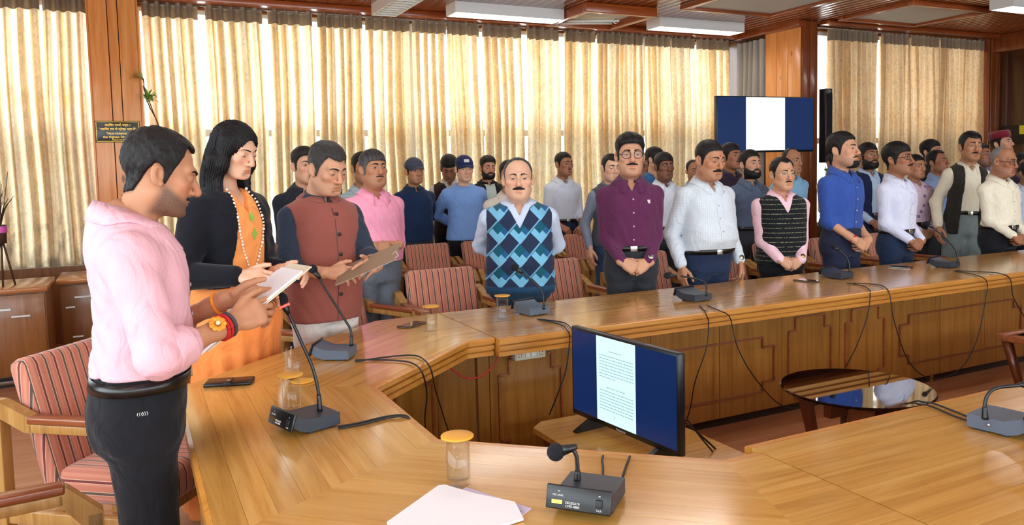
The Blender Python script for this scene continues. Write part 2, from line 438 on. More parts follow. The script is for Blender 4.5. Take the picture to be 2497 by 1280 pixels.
class MB:
    """collects simple solids into one mesh"""
    def __init__(s):
        s.v, s.f, s.sm = [], [], []
    def add(s, vs, fs, smooth=False, mtx=None):
        n = len(s.v)
        for p in vs:
            p = Vector(p)
            s.v.append(mtx @ p if mtx else p)
        for q in fs:
            s.f.append(tuple(i + n for i in q)); s.sm.append(smooth)
        return s
    def box(s, lo, hi, mtx=None, bev=0.0):
        x0, y0, z0 = lo; x1, y1, z1 = hi
        if bev <= 0:
            vs = [(x0, y0, z0), (x1, y0, z0), (x1, y1, z0), (x0, y1, z0), (x0, y0, z1), (x1, y0, z1), (x1, y1, z1), (x0, y1, z1)]
            return s.add(vs, [(0, 3, 2, 1), (4, 5, 6, 7), (0, 1, 5, 4), (1, 2, 6, 5), (2, 3, 7, 6), (3, 0, 4, 7)], False, mtx)
        bm = bmesh.new()
        bmesh.ops.create_cube(bm, size=1)
        for v in bm.verts:
            v.co = Vector(((x0 + x1) / 2 + v.co.x * (x1 - x0), (y0 + y1) / 2 + v.co.y * (y1 - y0), (z0 + z1) / 2 + v.co.z * (z1 - z0)))
        bmesh.ops.bevel(bm, geom=bm.edges[:], offset=bev, segments=2, profile=0.5, affect='EDGES')
        bm.verts.index_update()
        s.add([v.co.copy() for v in bm.verts], [[v.index for v in f.verts] for f in bm.faces], True, mtx)
        bm.free()
        return s
    def prism(s, poly, z0, z1, mtx=None, smooth=False):
        n = len(poly)
        vs = [(x, y, z0) for x, y in poly] + [(x, y, z1) for x, y in poly]
        fs = [tuple(range(n - 1, -1, -1)), tuple(range(n, 2 * n))]
        fs += [(i, (i + 1) % n, n + (i + 1) % n, n + i) for i in range(n)]
        return s.add(vs, fs, smooth, mtx)
    def tube(s, pts, r, n=8, caps=True, mtx=None):
        pts = [Vector(p) for p in pts]
        rs = r if isinstance(r, (list, tuple)) else [r] * len(pts)
        vs, fs = [], []
        up = None
        for i, p in enumerate(pts):
            d = (pts[min(i + 1, len(pts) - 1)] - pts[max(i - 1, 0)]).normalized()
            if up is None:
                up = d.orthogonal().normalized()
            else:
                up = (up - d * up.dot(d)).normalized()
            w = d.cross(up)
            for k in range(n):
                a = 2 * math.pi * k / n
                vs.append(p + (up * math.cos(a) + w * math.sin(a)) * rs[i])
        for i in range(len(pts) - 1):
            for k in range(n):
                fs.append((i * n + k, i * n + (k + 1) % n, (i + 1) * n + (k + 1) % n, (i + 1) * n + k))
        if caps:
            fs.append(tuple(range(n - 1, -1, -1))); fs.append(tuple((len(pts) - 1) * n + k for k in range(n)))
        return s.add(vs, fs, True, mtx)
    def lathe(s, prof, n=24, mtx=None, caps=False):
        vs, fs = [], []
        for r, z in prof:
            for k in range(n):
                a = 2 * math.pi * k / n
                vs.append((r * math.cos(a), r * math.sin(a), z))
        for i in range(len(prof) - 1):
            for k in range(n):
                fs.append((i * n + k, i * n + (k + 1) % n, (i + 1) * n + (k + 1) % n, (i + 1) * n + k))
        if caps:
            fs.append(tuple(range(n - 1, -1, -1))); fs.append(tuple((len(prof) - 1) * n + k for k in range(n)))
        return s.add(vs, fs, True, mtx)
    def sphere(s, c, r, n=12, mtx=None):
        rr = r if isinstance(r, (list, tuple)) else (r, r, r)
        vs, fs = [], []
        m = max(6, n // 2 + 1)
        for i in range(1, m):
            t = math.pi * i / m
            for k in range(n):
                a = 2 * math.pi * k / n
                vs.append((c[0] + rr[0] * math.sin(t) * math.cos(a), c[1] + rr[1] * math.sin(t) * math.sin(a), c[2] + rr[2] * math.cos(t)))
        top = len(vs); vs.append((c[0], c[1], c[2] + rr[2])); bot = len(vs); vs.append((c[0], c[1], c[2] - rr[2]))
        for i in range(m - 2):
            for k in range(n):
                fs.append((i * n + k, (i + 1) * n + k, (i + 1) * n + (k + 1) % n, i * n + (k + 1) % n))
        for k in range(n):
            fs.append((top, k, (k + 1) % n)); fs.append((bot, (m - 2) * n + (k + 1) % n, (m - 2) * n + k))
        return s.add(vs, fs, True, mtx)
    def mesh(s, name):
        me = bpy.data.meshes.new(name)
        me.from_pydata([tuple(v) for v in s.v], [], s.f)
        me.polygons.foreach_set('use_smooth', s.sm)
        me.update()
        return me
    def build(s, name, mat, parent=None, loc=None, rot=None):
        return link(name, s.mesh(name), mat, parent, loc, rot)

def smooth_angle(o, deg=35):
    me = o.data
    try:
        me.set_sharp_from_angle(angle=math.radians(deg))
    except Exception:
        pass
    return o

def box(name, lo, hi, mat, parent=None, bev=0.0, **kw):
    return MB().box(lo, hi, bev=bev).build(name, mat, parent, **kw)

def frame_mtx(origin, x, y=None, z=None):
    """matrix whose columns are the given axes (orthonormalised, x kept)"""
    x = Vector(x).normalized()
    if z is not None:
        z = Vector(z); z = (z - x * z.dot(x)).normalized(); y = z.cross(x)
    else:
        y = Vector(y); y = (y - x * y.dot(x)).normalized(); z = x.cross(y)
    m = Matrix((x, y, z)).transposed().to_4x4()
    m.translation = Vector(origin)
    return m

def sweep(path, prof, closed=False, zoff=0.0):
    """mitred sweep of a (offset, z) profile along a 2D path; offset is to the left of travel"""
    P = [Vector((p[0], p[1])) for p in path]
    n = len(P)
    vs, fs = [], []
    for i in range(n):
        if i == 0 and not closed: d0 = d1 = (P[1] - P[0]).normalized()
        elif i == n - 1 and not closed: d0 = d1 = (P[-1] - P[-2]).normalized()
        else: d0 = (P[i] - P[i - 1]).normalized(); d1 = (P[(i + 1) % n] - P[i]).normalized()
        n0 = Vector((-d0.y, d0.x)); n1 = Vector((-d1.y, d1.x))
        b = (n0 + n1); b = b / max(1e-6, b.dot(n0))
        for o, z in prof:
            q = P[i] + b * o
            vs.append((q.x, q.y, z + zoff))
    m = len(prof)
    for i in range(n if closed else n - 1):
        j = (i + 1) % n
        for k in range(m):
            k2 = (k + 1) % m
            fs.append((i * m + k, j * m + k, j * m + k2, i * m + k2))
    if not closed:
        fs.append(tuple(range(m - 1, -1, -1))); fs.append(tuple((n - 1) * m + k for k in range(m)))
    return vs, fs

def fix_normals(o):
    bm = bmesh.new(); bm.from_mesh(o.data); bmesh.ops.recalc_face_normals(bm, faces=bm.faces[:]); bm.to_mesh(o.data); bm.free(); o.data.update()
    return o

def copy_tree(o, parent=None):
    c = o.copy(); C.objects.link(c)
    c.parent = parent
    if parent: c.matrix_parent_inverse = o.matrix_parent_inverse
    for ch in list(o.children): copy_tree(ch, c)
    return c

def arc(p, q, sag, n=10):
    p, q = Vector(p), Vector(q)
    return [p.lerp(q, i / n) + Vector((0, 0, -sag * 4 * (i / n) * (1 - i / n))) for i in range(n + 1)]

def spline(pts, n=8):
    """Catmull-Rom through points"""
    P = [Vector(p) for p in pts]
    P = [P[0] * 2 - P[1]] + P + [P[-1] * 2 - P[-2]]
    out = []
    for i in range(1, len(P) - 2):
        for k in range(n):
            t = k / n
            a, b, c, d = P[i - 1], P[i], P[i + 1], P[i + 2]
            out.append(0.5 * ((2 * b) + (c - a) * t + (2 * a - 5 * b + 4 * c - d) * t * t + (3 * b - a - 3 * c + d) * t ** 3))
    out.append(P[-2])
    return out

def text(name, s, size, mat, parent, mtx, align='CENTER', extrude=0.0004):
    cu = bpy.data.curves.new(name, 'FONT')
    cu.body = s; cu.size = size; cu.align_x = align; cu.align_y = 'CENTER'; cu.extrude = extrude
    cu.materials.append(mat)
    o = bpy.data.objects.new(name, cu); C.objects.link(o)
    dg = bpy.context.evaluated_depsgraph_get()
    me = bpy.data.meshes.new_from_object(o.evaluated_get(dg))
    bpy.data.objects.remove(o); bpy.data.curves.remove(cu)
    if not me.materials: me.materials.append(mat)
    o = bpy.data.objects.new(name, me); C.objects.link(o)
    o.parent = parent
    o.matrix_local = mtx
    return o
# ------------------------------------------------------------------ measured positions (metres)
MICS = {
    'A': dict(c=(0.909, 1.491), rz=-0.835, neck=[(0.907, 1.538, 0.795), (0.909, 1.54, 0.827), (0.907, 1.543, 0.853), (0.897, 1.549, 0.866), (0.88, 1.557, 0.863)], foam=(0.865, 1.564, 0.859)),
    'B': dict(c=(0.451, 2.384), rz=-1.265, neck=[(0.494, 2.389, 0.795), (0.492, 2.395, 0.858), (0.48, 2.406, 0.928), (0.454, 2.425, 1.005), (0.422, 2.448, 1.098), (0.413, 2.454, 1.119)], foam=(0.406, 2.459, 1.139)),
    'C': dict(c=(0.743, 3.25), rz=4.181, neck=[(0.813, 3.237, 0.795), (0.813, 3.242, 0.859), (0.789, 3.258, 0.912), (0.736, 3.293, 1.017), (0.696, 3.318, 1.1)], foam=(0.683, 3.326, 1.121)),
    'D': dict(c=(1.908, 3.686), rz=3.290, neck=[(1.914, 3.558, 0.795), (1.914, 3.563, 0.863), (1.886, 3.581, 0.918), (1.82, 3.619, 0.986)], foam=(1.789, 3.636, 1.012)),
    'E': dict(c=(2.886, 3.545), rz=3.241, neck=[(2.871, 3.415, 0.795), (2.874, 3.418, 0.852), (2.84, 3.437, 0.883), (2.749, 3.484, 0.906)], foam=(2.681, 3.517, 0.91)),
    'F': dict(c=(4.222, 3.702), rz=3.241, neck=[(4.27, 3.64, 0.795), (4.268, 3.646, 0.855), (4.242, 3.663, 0.91), (4.2, 3.687, 0.949)], foam=(4.181, 3.697, 0.966)),
    'G': dict(c=(5.251, 3.656), rz=3.241, neck=[(5.228, 3.535, 0.795), (5.219, 3.546, 0.876), (5.156, 3.584, 0.97), (5.074, 3.63, 1.048)], foam=(5.047, 3.646, 1.074)),
    'H': dict(c=(2.203, 1.336), rz=0.149, neck=[(2.127, 1.351, 0.795), (2.129, 1.353, 0.833), (2.138, 1.35, 0.861), (2.16, 1.341, 0.877), (2.202, 1.321, 0.882), (2.243, 1.301, 0.883)], foam=(2.264, 1.29, 0.881)),
}

CABLES = {
    'A': [[(1.01, 1.59, 0.756), (1.051, 1.652, 0.756), (1.076, 1.696, 0.756), (1.141, 1.787, 0.73), (1.271, 1.985, 0.62)], [(1.044, 1.559, 0.756), (1.101, 1.624, 0.756), (1.136, 1.662, 0.756), (1.197, 1.741, 0.73), (1.357, 1.957, 0.6)]],
    'B': [[(0.533, 2.322, 0.756), (0.604, 2.326, 0.756), (0.687, 2.342, 0.756), (0.735, 2.333, 0.756), (0.763, 2.336, 0.74), (0.862, 2.617, 0.6)], [(0.529, 2.303, 0.756), (0.605, 2.307, 0.756), (0.696, 2.327, 0.756), (0.737, 2.313, 0.756), (0.771, 2.329, 0.73), (0.861, 2.568, 0.6)]],
    'C': [[(0.799, 3.129, 0.756), (0.88, 3.088, 0.756), (0.961, 3.013, 0.756), (0.987, 2.935, 0.756), (0.988, 2.843, 0.74), (1.069, 3.029, 0.6), (1.158, 3.318, 0.4), (1.166, 3.327, 0.3)], [(0.792, 3.102, 0.756), (0.905, 3.113, 0.756), (1.023, 3.091, 0.756), (1.048, 3.009, 0.756), (1.038, 2.886, 0.74), (1.122, 3.068, 0.6), (1.251, 3.332, 0.4), (1.316, 3.404, 0.25)]],
    'D': [[(1.842, 3.498, 0.756), (1.867, 3.392, 0.756), (1.87, 3.292, 0.756), (1.836, 3.186, 0.756), (1.85, 3.185, 0.715), (1.827, 3.185, 0.567), (1.788, 3.2, 0.45), (1.768, 3.25, 0.339)], [(1.851, 3.492, 0.756), (1.895, 3.399, 0.756), (1.909, 3.328, 0.756), (1.872, 3.209, 0.756), (1.871, 3.185, 0.73), (1.878, 3.185, 0.62), (1.884, 3.2, 0.496)]],
    'E': [[(2.77, 3.353, 0.756), (2.69, 3.214, 0.756), (2.622, 3.12, 0.756), (2.692, 3.185, 0.691), (2.671, 3.18, 0.563), (2.613, 3.2, 0.392), (2.657, 3.3, 0.204), (2.634, 3.35, 0.069)], [(2.806, 3.329, 0.756), (2.748, 3.147, 0.756), (2.734, 3.1, 0.756), (2.838, 3.18, 0.698), (2.87, 3.16, 0.543), (2.975, 3.15, 0.375), (3.203, 3.2, 0.18), (3.391, 3.2, 0.127), (3.575, 3.25, 0.121)]],
    'F': [[(4.054, 3.478, 0.756), (4.042, 3.359, 0.756), (3.958, 3.236, 0.756), (3.909, 3.185, 0.73), (3.88, 3.18, 0.611), (3.82, 3.2, 0.442), (3.784, 3.25, 0.301)], [(4.085, 3.456, 0.756), (4.148, 3.326, 0.756), (4.077, 3.212, 0.756), (4.073, 3.18, 0.716), (4.086, 3.16, 0.568), (4.173, 3.14, 0.336), (4.325, 3.14, 0.201), (4.519, 3.14, 0.156), (4.732, 3.15, 0.209), (4.887, 3.16, 0.375), (4.995, 3.18, 0.631), (5.008, 3.185, 0.71), (4.902, 3.142, 0.756), (5.021, 3.297, 0.756), (5.057, 3.452, 0.756)]],
    'G': [[(5.087, 3.457, 0.756), (5.175, 3.312, 0.756), (5.181, 3.205, 0.756), (5.252, 3.185, 0.717), (5.278, 3.18, 0.604), (5.356, 3.17, 0.487), (5.451, 3.17, 0.393)]],
    'H': [[(2.169, 1.413, 0.756), (2.18, 1.486, 0.756), (2.208, 1.573, 0.756), (2.195, 1.606, 0.756), (2.293, 1.7, 0.72), (2.591, 1.964, 0.6)], [(2.2, 1.43, 0.756), (2.221, 1.508, 0.756), (2.238, 1.581, 0.756), (2.225, 1.614, 0.756), (2.32, 1.706, 0.72), (2.746, 2.063, 0.55)]],
}

GLASSES = [(0.693, 1.751), (0.441, 2.571), (0.531, 2.992), (1.283, 3.54), (1.711, 3.633)]

REDWIRE = [(1.541, 3.3, 0.659), (1.493, 3.3, 0.597), (1.428, 3.3, 0.56), (1.356, 3.3, 0.563), (1.306, 3.3, 0.602), (1.256, 3.3, 0.638)]

TVCABLE = [(1.921, 2.45, 0.518), (1.988, 2.45, 0.465), (2.093, 2.45, 0.37), (2.179, 2.45, 0.285)]
POS = {
    'pink': dict(x=0.0, y=2.43, yaw=0.05, st=1.70),
    'woman': dict(x=0.397, y=3.680, yaw=-0.945, st=1.772),
    'brown': dict(x=0.874, y=3.980, yaw=-1.333, st=1.691),
    'argyle': dict(x=2.132, y=4.260, yaw=-2.000, st=1.593),
    'maroon': dict(x=2.954, y=4.260, yaw=-2.037, st=1.733),
    'check': dict(x=3.572, y=4.240, yaw=-1.677, st=1.698),
    'stripe': dict(x=4.302, y=4.280, yaw=-1.975, st=1.565),
    'blue': dict(x=4.957, y=4.300, yaw=-1.519, st=1.748),
    'lav': dict(x=5.585, y=4.300, yaw=-1.508, st=1.663),
    'dark': dict(x=6.971, y=4.720, yaw=-2.162, st=1.778),
    'cream': dict(x=6.753, y=4.200, yaw=-1.678, st=1.626),
    'edge': dict(x=8.070, y=4.750, yaw=-1.911, st=1.479),
    'black': dict(x=1.144, y=5.750, yaw=-1.523, st=1.717),
    'hid1': dict(x=1.569, y=7.250, yaw=-1.609, st=1.778),
    'pink2': dict(x=1.515, y=5.250, yaw=-1.468, st=1.676),
    'hid2': dict(x=1.673, y=6.100, yaw=-1.489, st=1.686),
    'navy': dict(x=2.463, y=7.150, yaw=-1.554, st=1.654),
    'bowed': dict(x=3.004, y=7.600, yaw=-1.947, st=1.712),
    'sweater': dict(x=2.961, y=7.100, yaw=-1.687, st=1.670),
    'beard': dict(x=3.543, y=7.820, yaw=-1.682, st=1.677),
    'hid3': dict(x=2.771, y=5.700, yaw=-1.936, st=1.595),
    'white': dict(x=4.151, y=7.220, yaw=-1.674, st=1.696),
    'grey': dict(x=3.848, y=5.850, yaw=-1.769, st=1.643),
    'hid4': dict(x=5.337, y=7.400, yaw=-2.021, st=1.637),
    'bpolo': dict(x=5.169, y=7.000, yaw=-1.858, st=1.727),
    'wdark': dict(x=4.506, y=5.950, yaw=-1.765, st=1.646),
    'bald1': dict(x=5.627, y=6.900, yaw=-1.906, st=1.580),
    'plum': dict(x=5.470, y=6.120, yaw=-1.637, st=1.738),
    'gbeard': dict(x=5.046, y=5.400, yaw=-1.729, st=1.645),
    'cyan': dict(x=6.173, y=6.000, yaw=-1.742, st=1.670),
    'nvest': dict(x=6.829, y=5.600, yaw=-1.826, st=1.709),
    'hid5': dict(x=7.129, y=6.300, yaw=-1.720, st=1.630),
    'floral': dict(x=6.939, y=5.150, yaw=-1.805, st=1.574),
    'green': dict(x=8.364, y=6.000, yaw=-1.507, st=1.749),
    'bstripe': dict(x=7.705, y=5.450, yaw=-1.549, st=1.620),
    'gls2': dict(x=8.183, y=5.300, yaw=-1.607, st=1.684),
    'kullu': dict(x=9.286, y=5.750, yaw=-1.575, st=1.830),
    'hid6': dict(x=9.758, y=6.150, yaw=-1.881, st=1.617),
    'hid7': dict(x=8.651, y=5.150, yaw=-1.906, st=1.578),
}
# ------------------------------------------------------------------ the room
YB = 8.25          # line of the back curtains
ZC = 3.24          # ceiling
def struct(o):
    o['kind'] = 'structure'
    return o

fl = struct(box('floor', (-3.1, -4.1, -0.1), (11.3, 8.6, 0.0), M['floor']))

# ceiling: a deck with individual varnished planks under it
ceil = struct(box('ceiling', (-3.1, -4.1, ZC + 0.02), (11.3, 8.6, ZC + 0.12), M['wall_wood']))
pk = MB().box((-0.0535, -6.2, 0), (0.0535, 6.2, 0.02), bev=0.004).mesh('plank')
pk.materials.append(M['ceil'])
for i in range(130):
    link('plank', pk, None, ceil, (-3.0 + 0.11 * i, 2.15, ZC))

def wall_boxes(name, boxes, mat):
    mb = MB()
    for lo, hi in boxes: mb.box(lo, hi)
    return struct(mb.build(name, mat))

wall_boxes('wall_back', [((-3.1, 8.34, 0), (7.5, 8.5, 0.72)), ((-3.1, 8.34, 3.16), (7.5, 8.5, 3.26))], M['cab'])
wall_boxes('wall_step', [((7.44, 7.62, 0), (7.56, 8.5, 3.26))], M['wall_wood'])
wall_boxes('wall_wing', [((7.5, 7.18, 0), (11.3, 7.34, 0.72)), ((7.5, 7.18, 3.16), (11.3, 7.34, 3.26))], M['cab'])
wr = wall_boxes('wall_right', [((11.2, -4.1, 0), (11.32, 7.3, 3.26))], M['wall_wood'])
bd = MB().box((-0.012, -0.118, 0.0), (0.0, 0.118, 3.22), bev=0.004).mesh('board')
bd.materials.append(M['wall_wood'])
for i in range(10):
    link('board', bd, None, wr, (11.2, 7.0 - 0.24 * i, 0.0))
wall_boxes('wall_left', [((-3.12, -4.1, 0), (-3.0, 8.5, 0.8)), ((-3.12, -4.1, 2.95), (-3.0, 8.5, 3.26)), ((-3.12, 4.2, 0.8), (-3.0, 8.5, 2.95)), ((-3.12, -4.1, 0.8), (-3.0, -3.6, 2.95))], M['wall_wood'])
wall_boxes('wall_near', [((-3.1, -4.12, 0), (11.3, -4.0, 0.7)), ((-3.1, -4.12, 2.95), (11.3, -4.0, 3.26)), ((-3.1, -4.12, 0.7), (-2.7, -4.0, 2.95)), ((10.2, -4.12, 0.7), (11.3, -4.0, 2.95))], M['wall_wood'])
struct(box('trim_1', (-3.0, 8.02, 3.18), (7.45, 8.16, ZC), M['beam'], bev=0.006))
struct(box('trim_2', (7.66, 6.86, 3.19), (11.2, 7.0, ZC), M['beam'], bev=0.006))
struct(box('trim_3', (7.30, 7.0, 3.16), (7.44, 8.1, ZC), M['beam'], bev=0.006))
struct(box('trim_4', (10.98, -4.0, 3.0), (11.2, 7.1, ZC), M['pillar_dark'], bev=0.006))

# windows: frame bars and two panes each
WN = [0]
def window(p0, p1, along, fixed, z0, z1, zt, low='pane_low', frame=None, high='pane'):
    """window in a wall; along = 0 (runs in x) or 1 (runs in y); fixed = the other coordinate"""
    WN[0] += 1
    w = struct(empty('window_%d' % WN[0], ((p0 + p1) / 2 if along == 0 else fixed, fixed if along == 0 else (p0 + p1) / 2, z0)))
    fm = frame or M['white_metal']
    L = (p1 - p0) / 2
    def bx(nm, a0, a1, za, zb, t, mat):
        if along == 0: box(nm, (a0, -t, za), (a1, t, zb), mat, w)
        else: box(nm, (-t, a0, za), (t, a1, zb), mat, w)
    h = z1 - z0
    bx('stile', -L, -L + 0.03, 0, h, 0.03, fm); bx('stile', L - 0.03, L, 0, h, 0.03, fm)
    bx('rail', -L + 0.03, L - 0.03, 0, 0.04, 0.03, fm); bx('rail', -L + 0.03, L - 0.03, h - 0.04, h, 0.03, fm)
    if zt:
        bx('transom', -L + 0.03, L - 0.03, zt - z0 - 0.035, zt - z0 + 0.035, 0.03, fm)
        bx('pane', -L + 0.03, L - 0.03, 0.04, zt - z0 - 0.035, 0.003, M[low])
        bx('pane', -L + 0.03, L - 0.03, zt - z0 + 0.035, h - 0.04, 0.003, M[high])
    else:
        bx('pane', -L + 0.03, L - 0.03, 0.04, h - 0.04, 0.003, M['pane'])
    return w
for a, b in zip((-3.0, -2.1, -1.2), (-2.1, -1.2, -0.25)): window(a, b, 0, 8.40, 0.72, 3.16, 1.96)
xs = [0.15 + 0.9125 * i for i in range(9)]
for a, b in zip(xs[:-1], xs[1:]): window(a, b, 0, 8.40, 0.72, 3.16, 1.96)
M['pane_wing'] = glass_mat('dimmed_wing_pane', (0.80, 0.77, 0.72), 0.0)  # tint added to darken the daylight behind the wing curtains
M['pane_wing_low'] = glass_mat('dimmed_wing_low_pane', (0.52, 0.51, 0.48), 0.0)  # same added dimming, stronger below the transom
for a, b in ((7.66, 8.48), (8.48, 9.3), (9.3, 10.12), (10.12, 10.95)): window(a, b, 0, 7.26, 0.72, 3.16, 1.80, 'pane_wing_low', high='pane_wing')
for a in range(5): window(-2.7 + 2.58 * a, -2.7 + 2.58 * (a + 1), 0, -4.06, 0.7, 2.95, None)
for a in range(3): window(-3.6 + 2.6 * a, -3.6 + 2.6 * (a + 1), 1, -3.06, 0.8, 2.95, None)

def portal(name, loc, rot, sx, sy):
    l = bpy.data.lights.new(name, 'AREA'); l.shape = 'RECTANGLE'; l.size = sx; l.size_y = sy
    l.cycles.is_portal = True
    o = bpy.data.objects.new(name, l); C.objects.link(o); o.location = loc; o.rotation_euler = rot
H90 = math.pi / 2
portal('window_portal_back', (2.25, 8.46, 1.94), (-H90, 0, 0), 10.5, 2.44)
portal('window_portal_wing', (9.3, 7.32, 1.94), (-H90, 0, 0), 3.3, 2.44)
portal('window_portal_near', (3.75, -4.1, 1.83), (H90, 0, 0), 12.9, 2.25)
portal('window_portal_left', (-3.1, 0.3, 1.88), (0, -H90, 0), 2.15, 7.8)

# clad pillars: a core and single boards
def pillar(name, label, lo, hi, faces, mat, mat2=None):
    p = empty(name, ((lo[0] + hi[0]) / 2, (lo[1] + hi[1]) / 2, 0)); struct(p)
    cx, cy = (lo[0] + hi[0]) / 2, (lo[1] + hi[1]) / 2
    box('core', (lo[0] - cx + 0.004, lo[1] - cy + 0.004, 0), (hi[0] - cx - 0.004, hi[1] - cy - 0.004, ZC), M['dark_recess'], p)
    for f in faces:
        side, cuts = f[0], f[1]
        mm = f[2] if len(f) > 2 else mat
        for a, b in zip(cuts[:-1], cuts[1:]):
            g = 0.003
            if side == 'front': box('board', (a - cx + g, lo[1] - cy - 0.016, 0), (b - cx - g, lo[1] - cy + 0.003, ZC), mm, p, bev=0.004)
            elif side == 'left': box('board', (lo[0] - cx - 0.016, a - cy + g, 0), (lo[0] - cx + 0.003, b - cy - g, ZC), mm, p, bev=0.004)
            elif side == 'right': box('board', (hi[0] - cx - 0.003, a - cy + g, 0), (hi[0] - cx + 0.016, b - cy - g, ZC), mm, p, bev=0.004)
    return p
pillar('wall_pillar', '', (-0.25, 8.10, 0), (0.145, 8.38, ZC), [('front', (-0.25, -0.095, -0.01, 0.145)), ('left', (8.10, 8.24, 8.38)), ('right', (8.10, 8.24, 8.38))], M['pillar'])
pillar('wall_corner_column', '', (7.40, 7.04, 0), (7.66, 7.62, ZC), [('left', (7.04, 7.24, 7.43, 7.62)), ('front', (7.40, 7.53, 7.66), M['pillar_dark'])], M['pillar'])  # front boards darker: the column's shaded side is put into the wood colour
pillar('wall_end_column', '', (10.95, 6.98, 0), (11.16, 7.34, ZC), [('left', (6.98, 7.34)), ('front', (10.95, 11.06, 11.16))], M['pillar_dark'])

# ------------------------------------------------------------------ curtains, one object per panel
def curtain(x0, x1, y, zt, zb, folds, seed, mat, label, group, along=0, heading=True, amp=0.058, flare=0.0):
    rn = random.Random(seed)
    nx, nz = folds * 8 + 1, 15
    w = x1 - x0
    ph, p2 = rn.uniform(0, 6.28), rn.uniform(0, 6.28)
    root = empty('window_curtain', ((x0 + x1) / 2, y, zb) if along == 0 else (y, (x0 + x1) / 2, zb), 0.0 if along == 0 else -H90)
    def pt(u, t, off=0.0):
        # t: 0 top .. 1 bottom; pleats narrow at the top, rounder below
        s = math.sin(2 * math.pi * folds * u + ph + 0.5 * math.sin(2 * math.pi * u + p2) + 0.25 * t * math.sin(5 * u + p2))
        sh = math.copysign(abs(s) ** (0.55 + 0.6 * t), s)
        yy = amp * (0.75 + 0.35 * t) * sh + 0.012 * math.sin(9 * u + 6 * t + p2)
        xx = (u - 0.5) * w * (1 + flare * t) + 0.010 * math.sin(6 * t + seed)
        return (xx, yy + off, (zt - zb) * (1 - t))
    def sheet(t0, t1, n, off):
        vs, fs = [], []
        for j in range(n):
            t = t0 + (t1 - t0) * j / (n - 1)
            for i in range(nx): vs.append(pt(i / (nx - 1), t, off))
        for j in range(n - 1):
            for i in range(nx - 1):
                a = j * nx + i
                fs.append((a, a + nx, a + nx + 1, a + 1))
        return MB().add(vs, fs, True)
    dr = sheet(0, 1, nz, 0)
    # gathered cloth doubled behind each pleat, added so less daylight passes the folds
    for k in range(folds):
        uc = (k + rn.uniform(0.2, 0.8)) / folds; w0 = rn.uniform(0.25, 0.6) / folds
        vs, fs = [], []
        for j in range(8):
            t = j / 7
            ww = w0 * (1.0 - 0.45 * t + 0.15 * math.sin(4 * t + k + seed))
            for i in range(4):
                x_, y_, z_ = pt(min(1, max(0, uc + (i / 3 - 0.5) * ww)), t, 0.0)
                vs.append((x_, y_ + 0.022 + 0.012 * (i in (1, 2)), z_))
        for j in range(7):
            for i in range(3):
                a = j * 4 + i; fs.append((a, a + 4, a + 5, a + 1))
        dr.add(vs, fs, True)
    dr.build('drape', mat, root)
    if heading:
        hh = 0.105 / (zt - zb)
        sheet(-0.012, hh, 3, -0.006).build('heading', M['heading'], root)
        mb = MB()
        for k in range(folds):
            u = (k + 0.5) / folds
            mb.tube([((u - 0.5) * w, 0.0, zt - zb + 0.004), ((u - 0.5) * w, 0.0, zt - zb + 0.035)], 0.004, 6)
        mb.build('hook_row', M['rail'], root)
    tag(root, label, 'curtain', group)
    return root
ORD = ['first', 'second', 'third', 'fourth', 'fifth', 'sixth', 'seventh', 'eighth', 'ninth', 'tenth', 'eleventh', 'twelfth', 'thirteenth', 'fourteenth', 'fifteenth']
gaps = [0.16, 0.19, 0.73, 1.32, 1.81, 2.32, 2.85, 3.70, 4.23, 4.72, 5.21, 5.58, 5.92, 6.76, 7.36]
gw = [0.0, 0.02, 0.05, 0.03, 0.025, 0.02, 0.045, 0.02, 0.025, 0.06, 0.045, 0.03, 0.03, 0.06, 0.03]
k = 0
for i in range(1, len(gaps) - 1):
    a, b = gaps[i] + gw[i] / 2 + 0.005, gaps[i + 1] - gw[i + 1] / 2 - 0.005
    spans = [(a, b)] if b - a < 0.7 else [(a, (a + b) / 2 - 0.003), ((a + b) / 2 + 0.003, b)]
    for (p, q) in spans:
        curtain(p, q, YB - 0.03, 3.15, 0.45, max(4, round((q - p) / 0.105)), 11 + k, M['curtain'],
                'cream curtain panel, %s to the right of the wooden pillar with the plaque' % (ORD + ['sixteenth', 'seventeenth', 'eighteenth'])[k], 'curtains along the window wall')
        k += 1
for j, (p, q) in enumerate(((-0.62, -0.27), (-1.06, -0.63), (-1.6, -1.08))):
    curtain(p, q, YB - 0.03 - 0.02 * j, 3.15, 0.74, 4, 71 + j, M['curtain_stained'], 'cream water-stained curtain panel, %s to the left of the pillar with the plaque' % ORD[j], 'curtains along the window wall', flare=0.1)
wing = [7.91, 8.24, 8.30, 8.76, 8.84, 9.30, 9.36, 9.90, 9.92, 10.42, 10.43, 10.92]
for j in range(6):
    curtain(wing[2 * j], wing[2 * j + 1], 7.06, 3.14, 0.5, 5, 91 + j, M['curtain'], 'brown-shaded curtain panel, %s to the right of the corner column' % ORD[j], 'curtains beside the wall screen')
curtain(7.66, 8.17, 7.40, 3.12, 0.5, 5, 121, M['curtain_grey'], 'dull grey curtain in the corner behind the wall screen', None, along=1, heading=False)
for nm, a, b, y in (('curtain_rail', 0.15, 7.4, YB - 0.04), ('curtain_rail', -3.0, -0.26, YB - 0.04), ('curtain_rail', 7.67, 10.94, 7.05)):
    r_ = empty(nm, ((a + b) / 2, y, 3.175))
    MB().tube([(-(b - a) / 2, 0, 0), ((b - a) / 2, 0, 0)], 0.009, 8).build('rod', M['rail'], r_)
    for sx in (-1, 0, 1):
        box('bracket', (sx * (b - a) / 2.1 - 0.008, -0.008, 0.0), (sx * (b - a) / 2.1 + 0.008, 0.05, 0.03), M['rail'], r_)
    tag(r_, {0.15: 'thin metal curtain rail over the long window wall', -3.0: 'short metal curtain rail left of the pillar', 7.67: 'metal curtain rail over the right window'}[a], 'curtain rail')

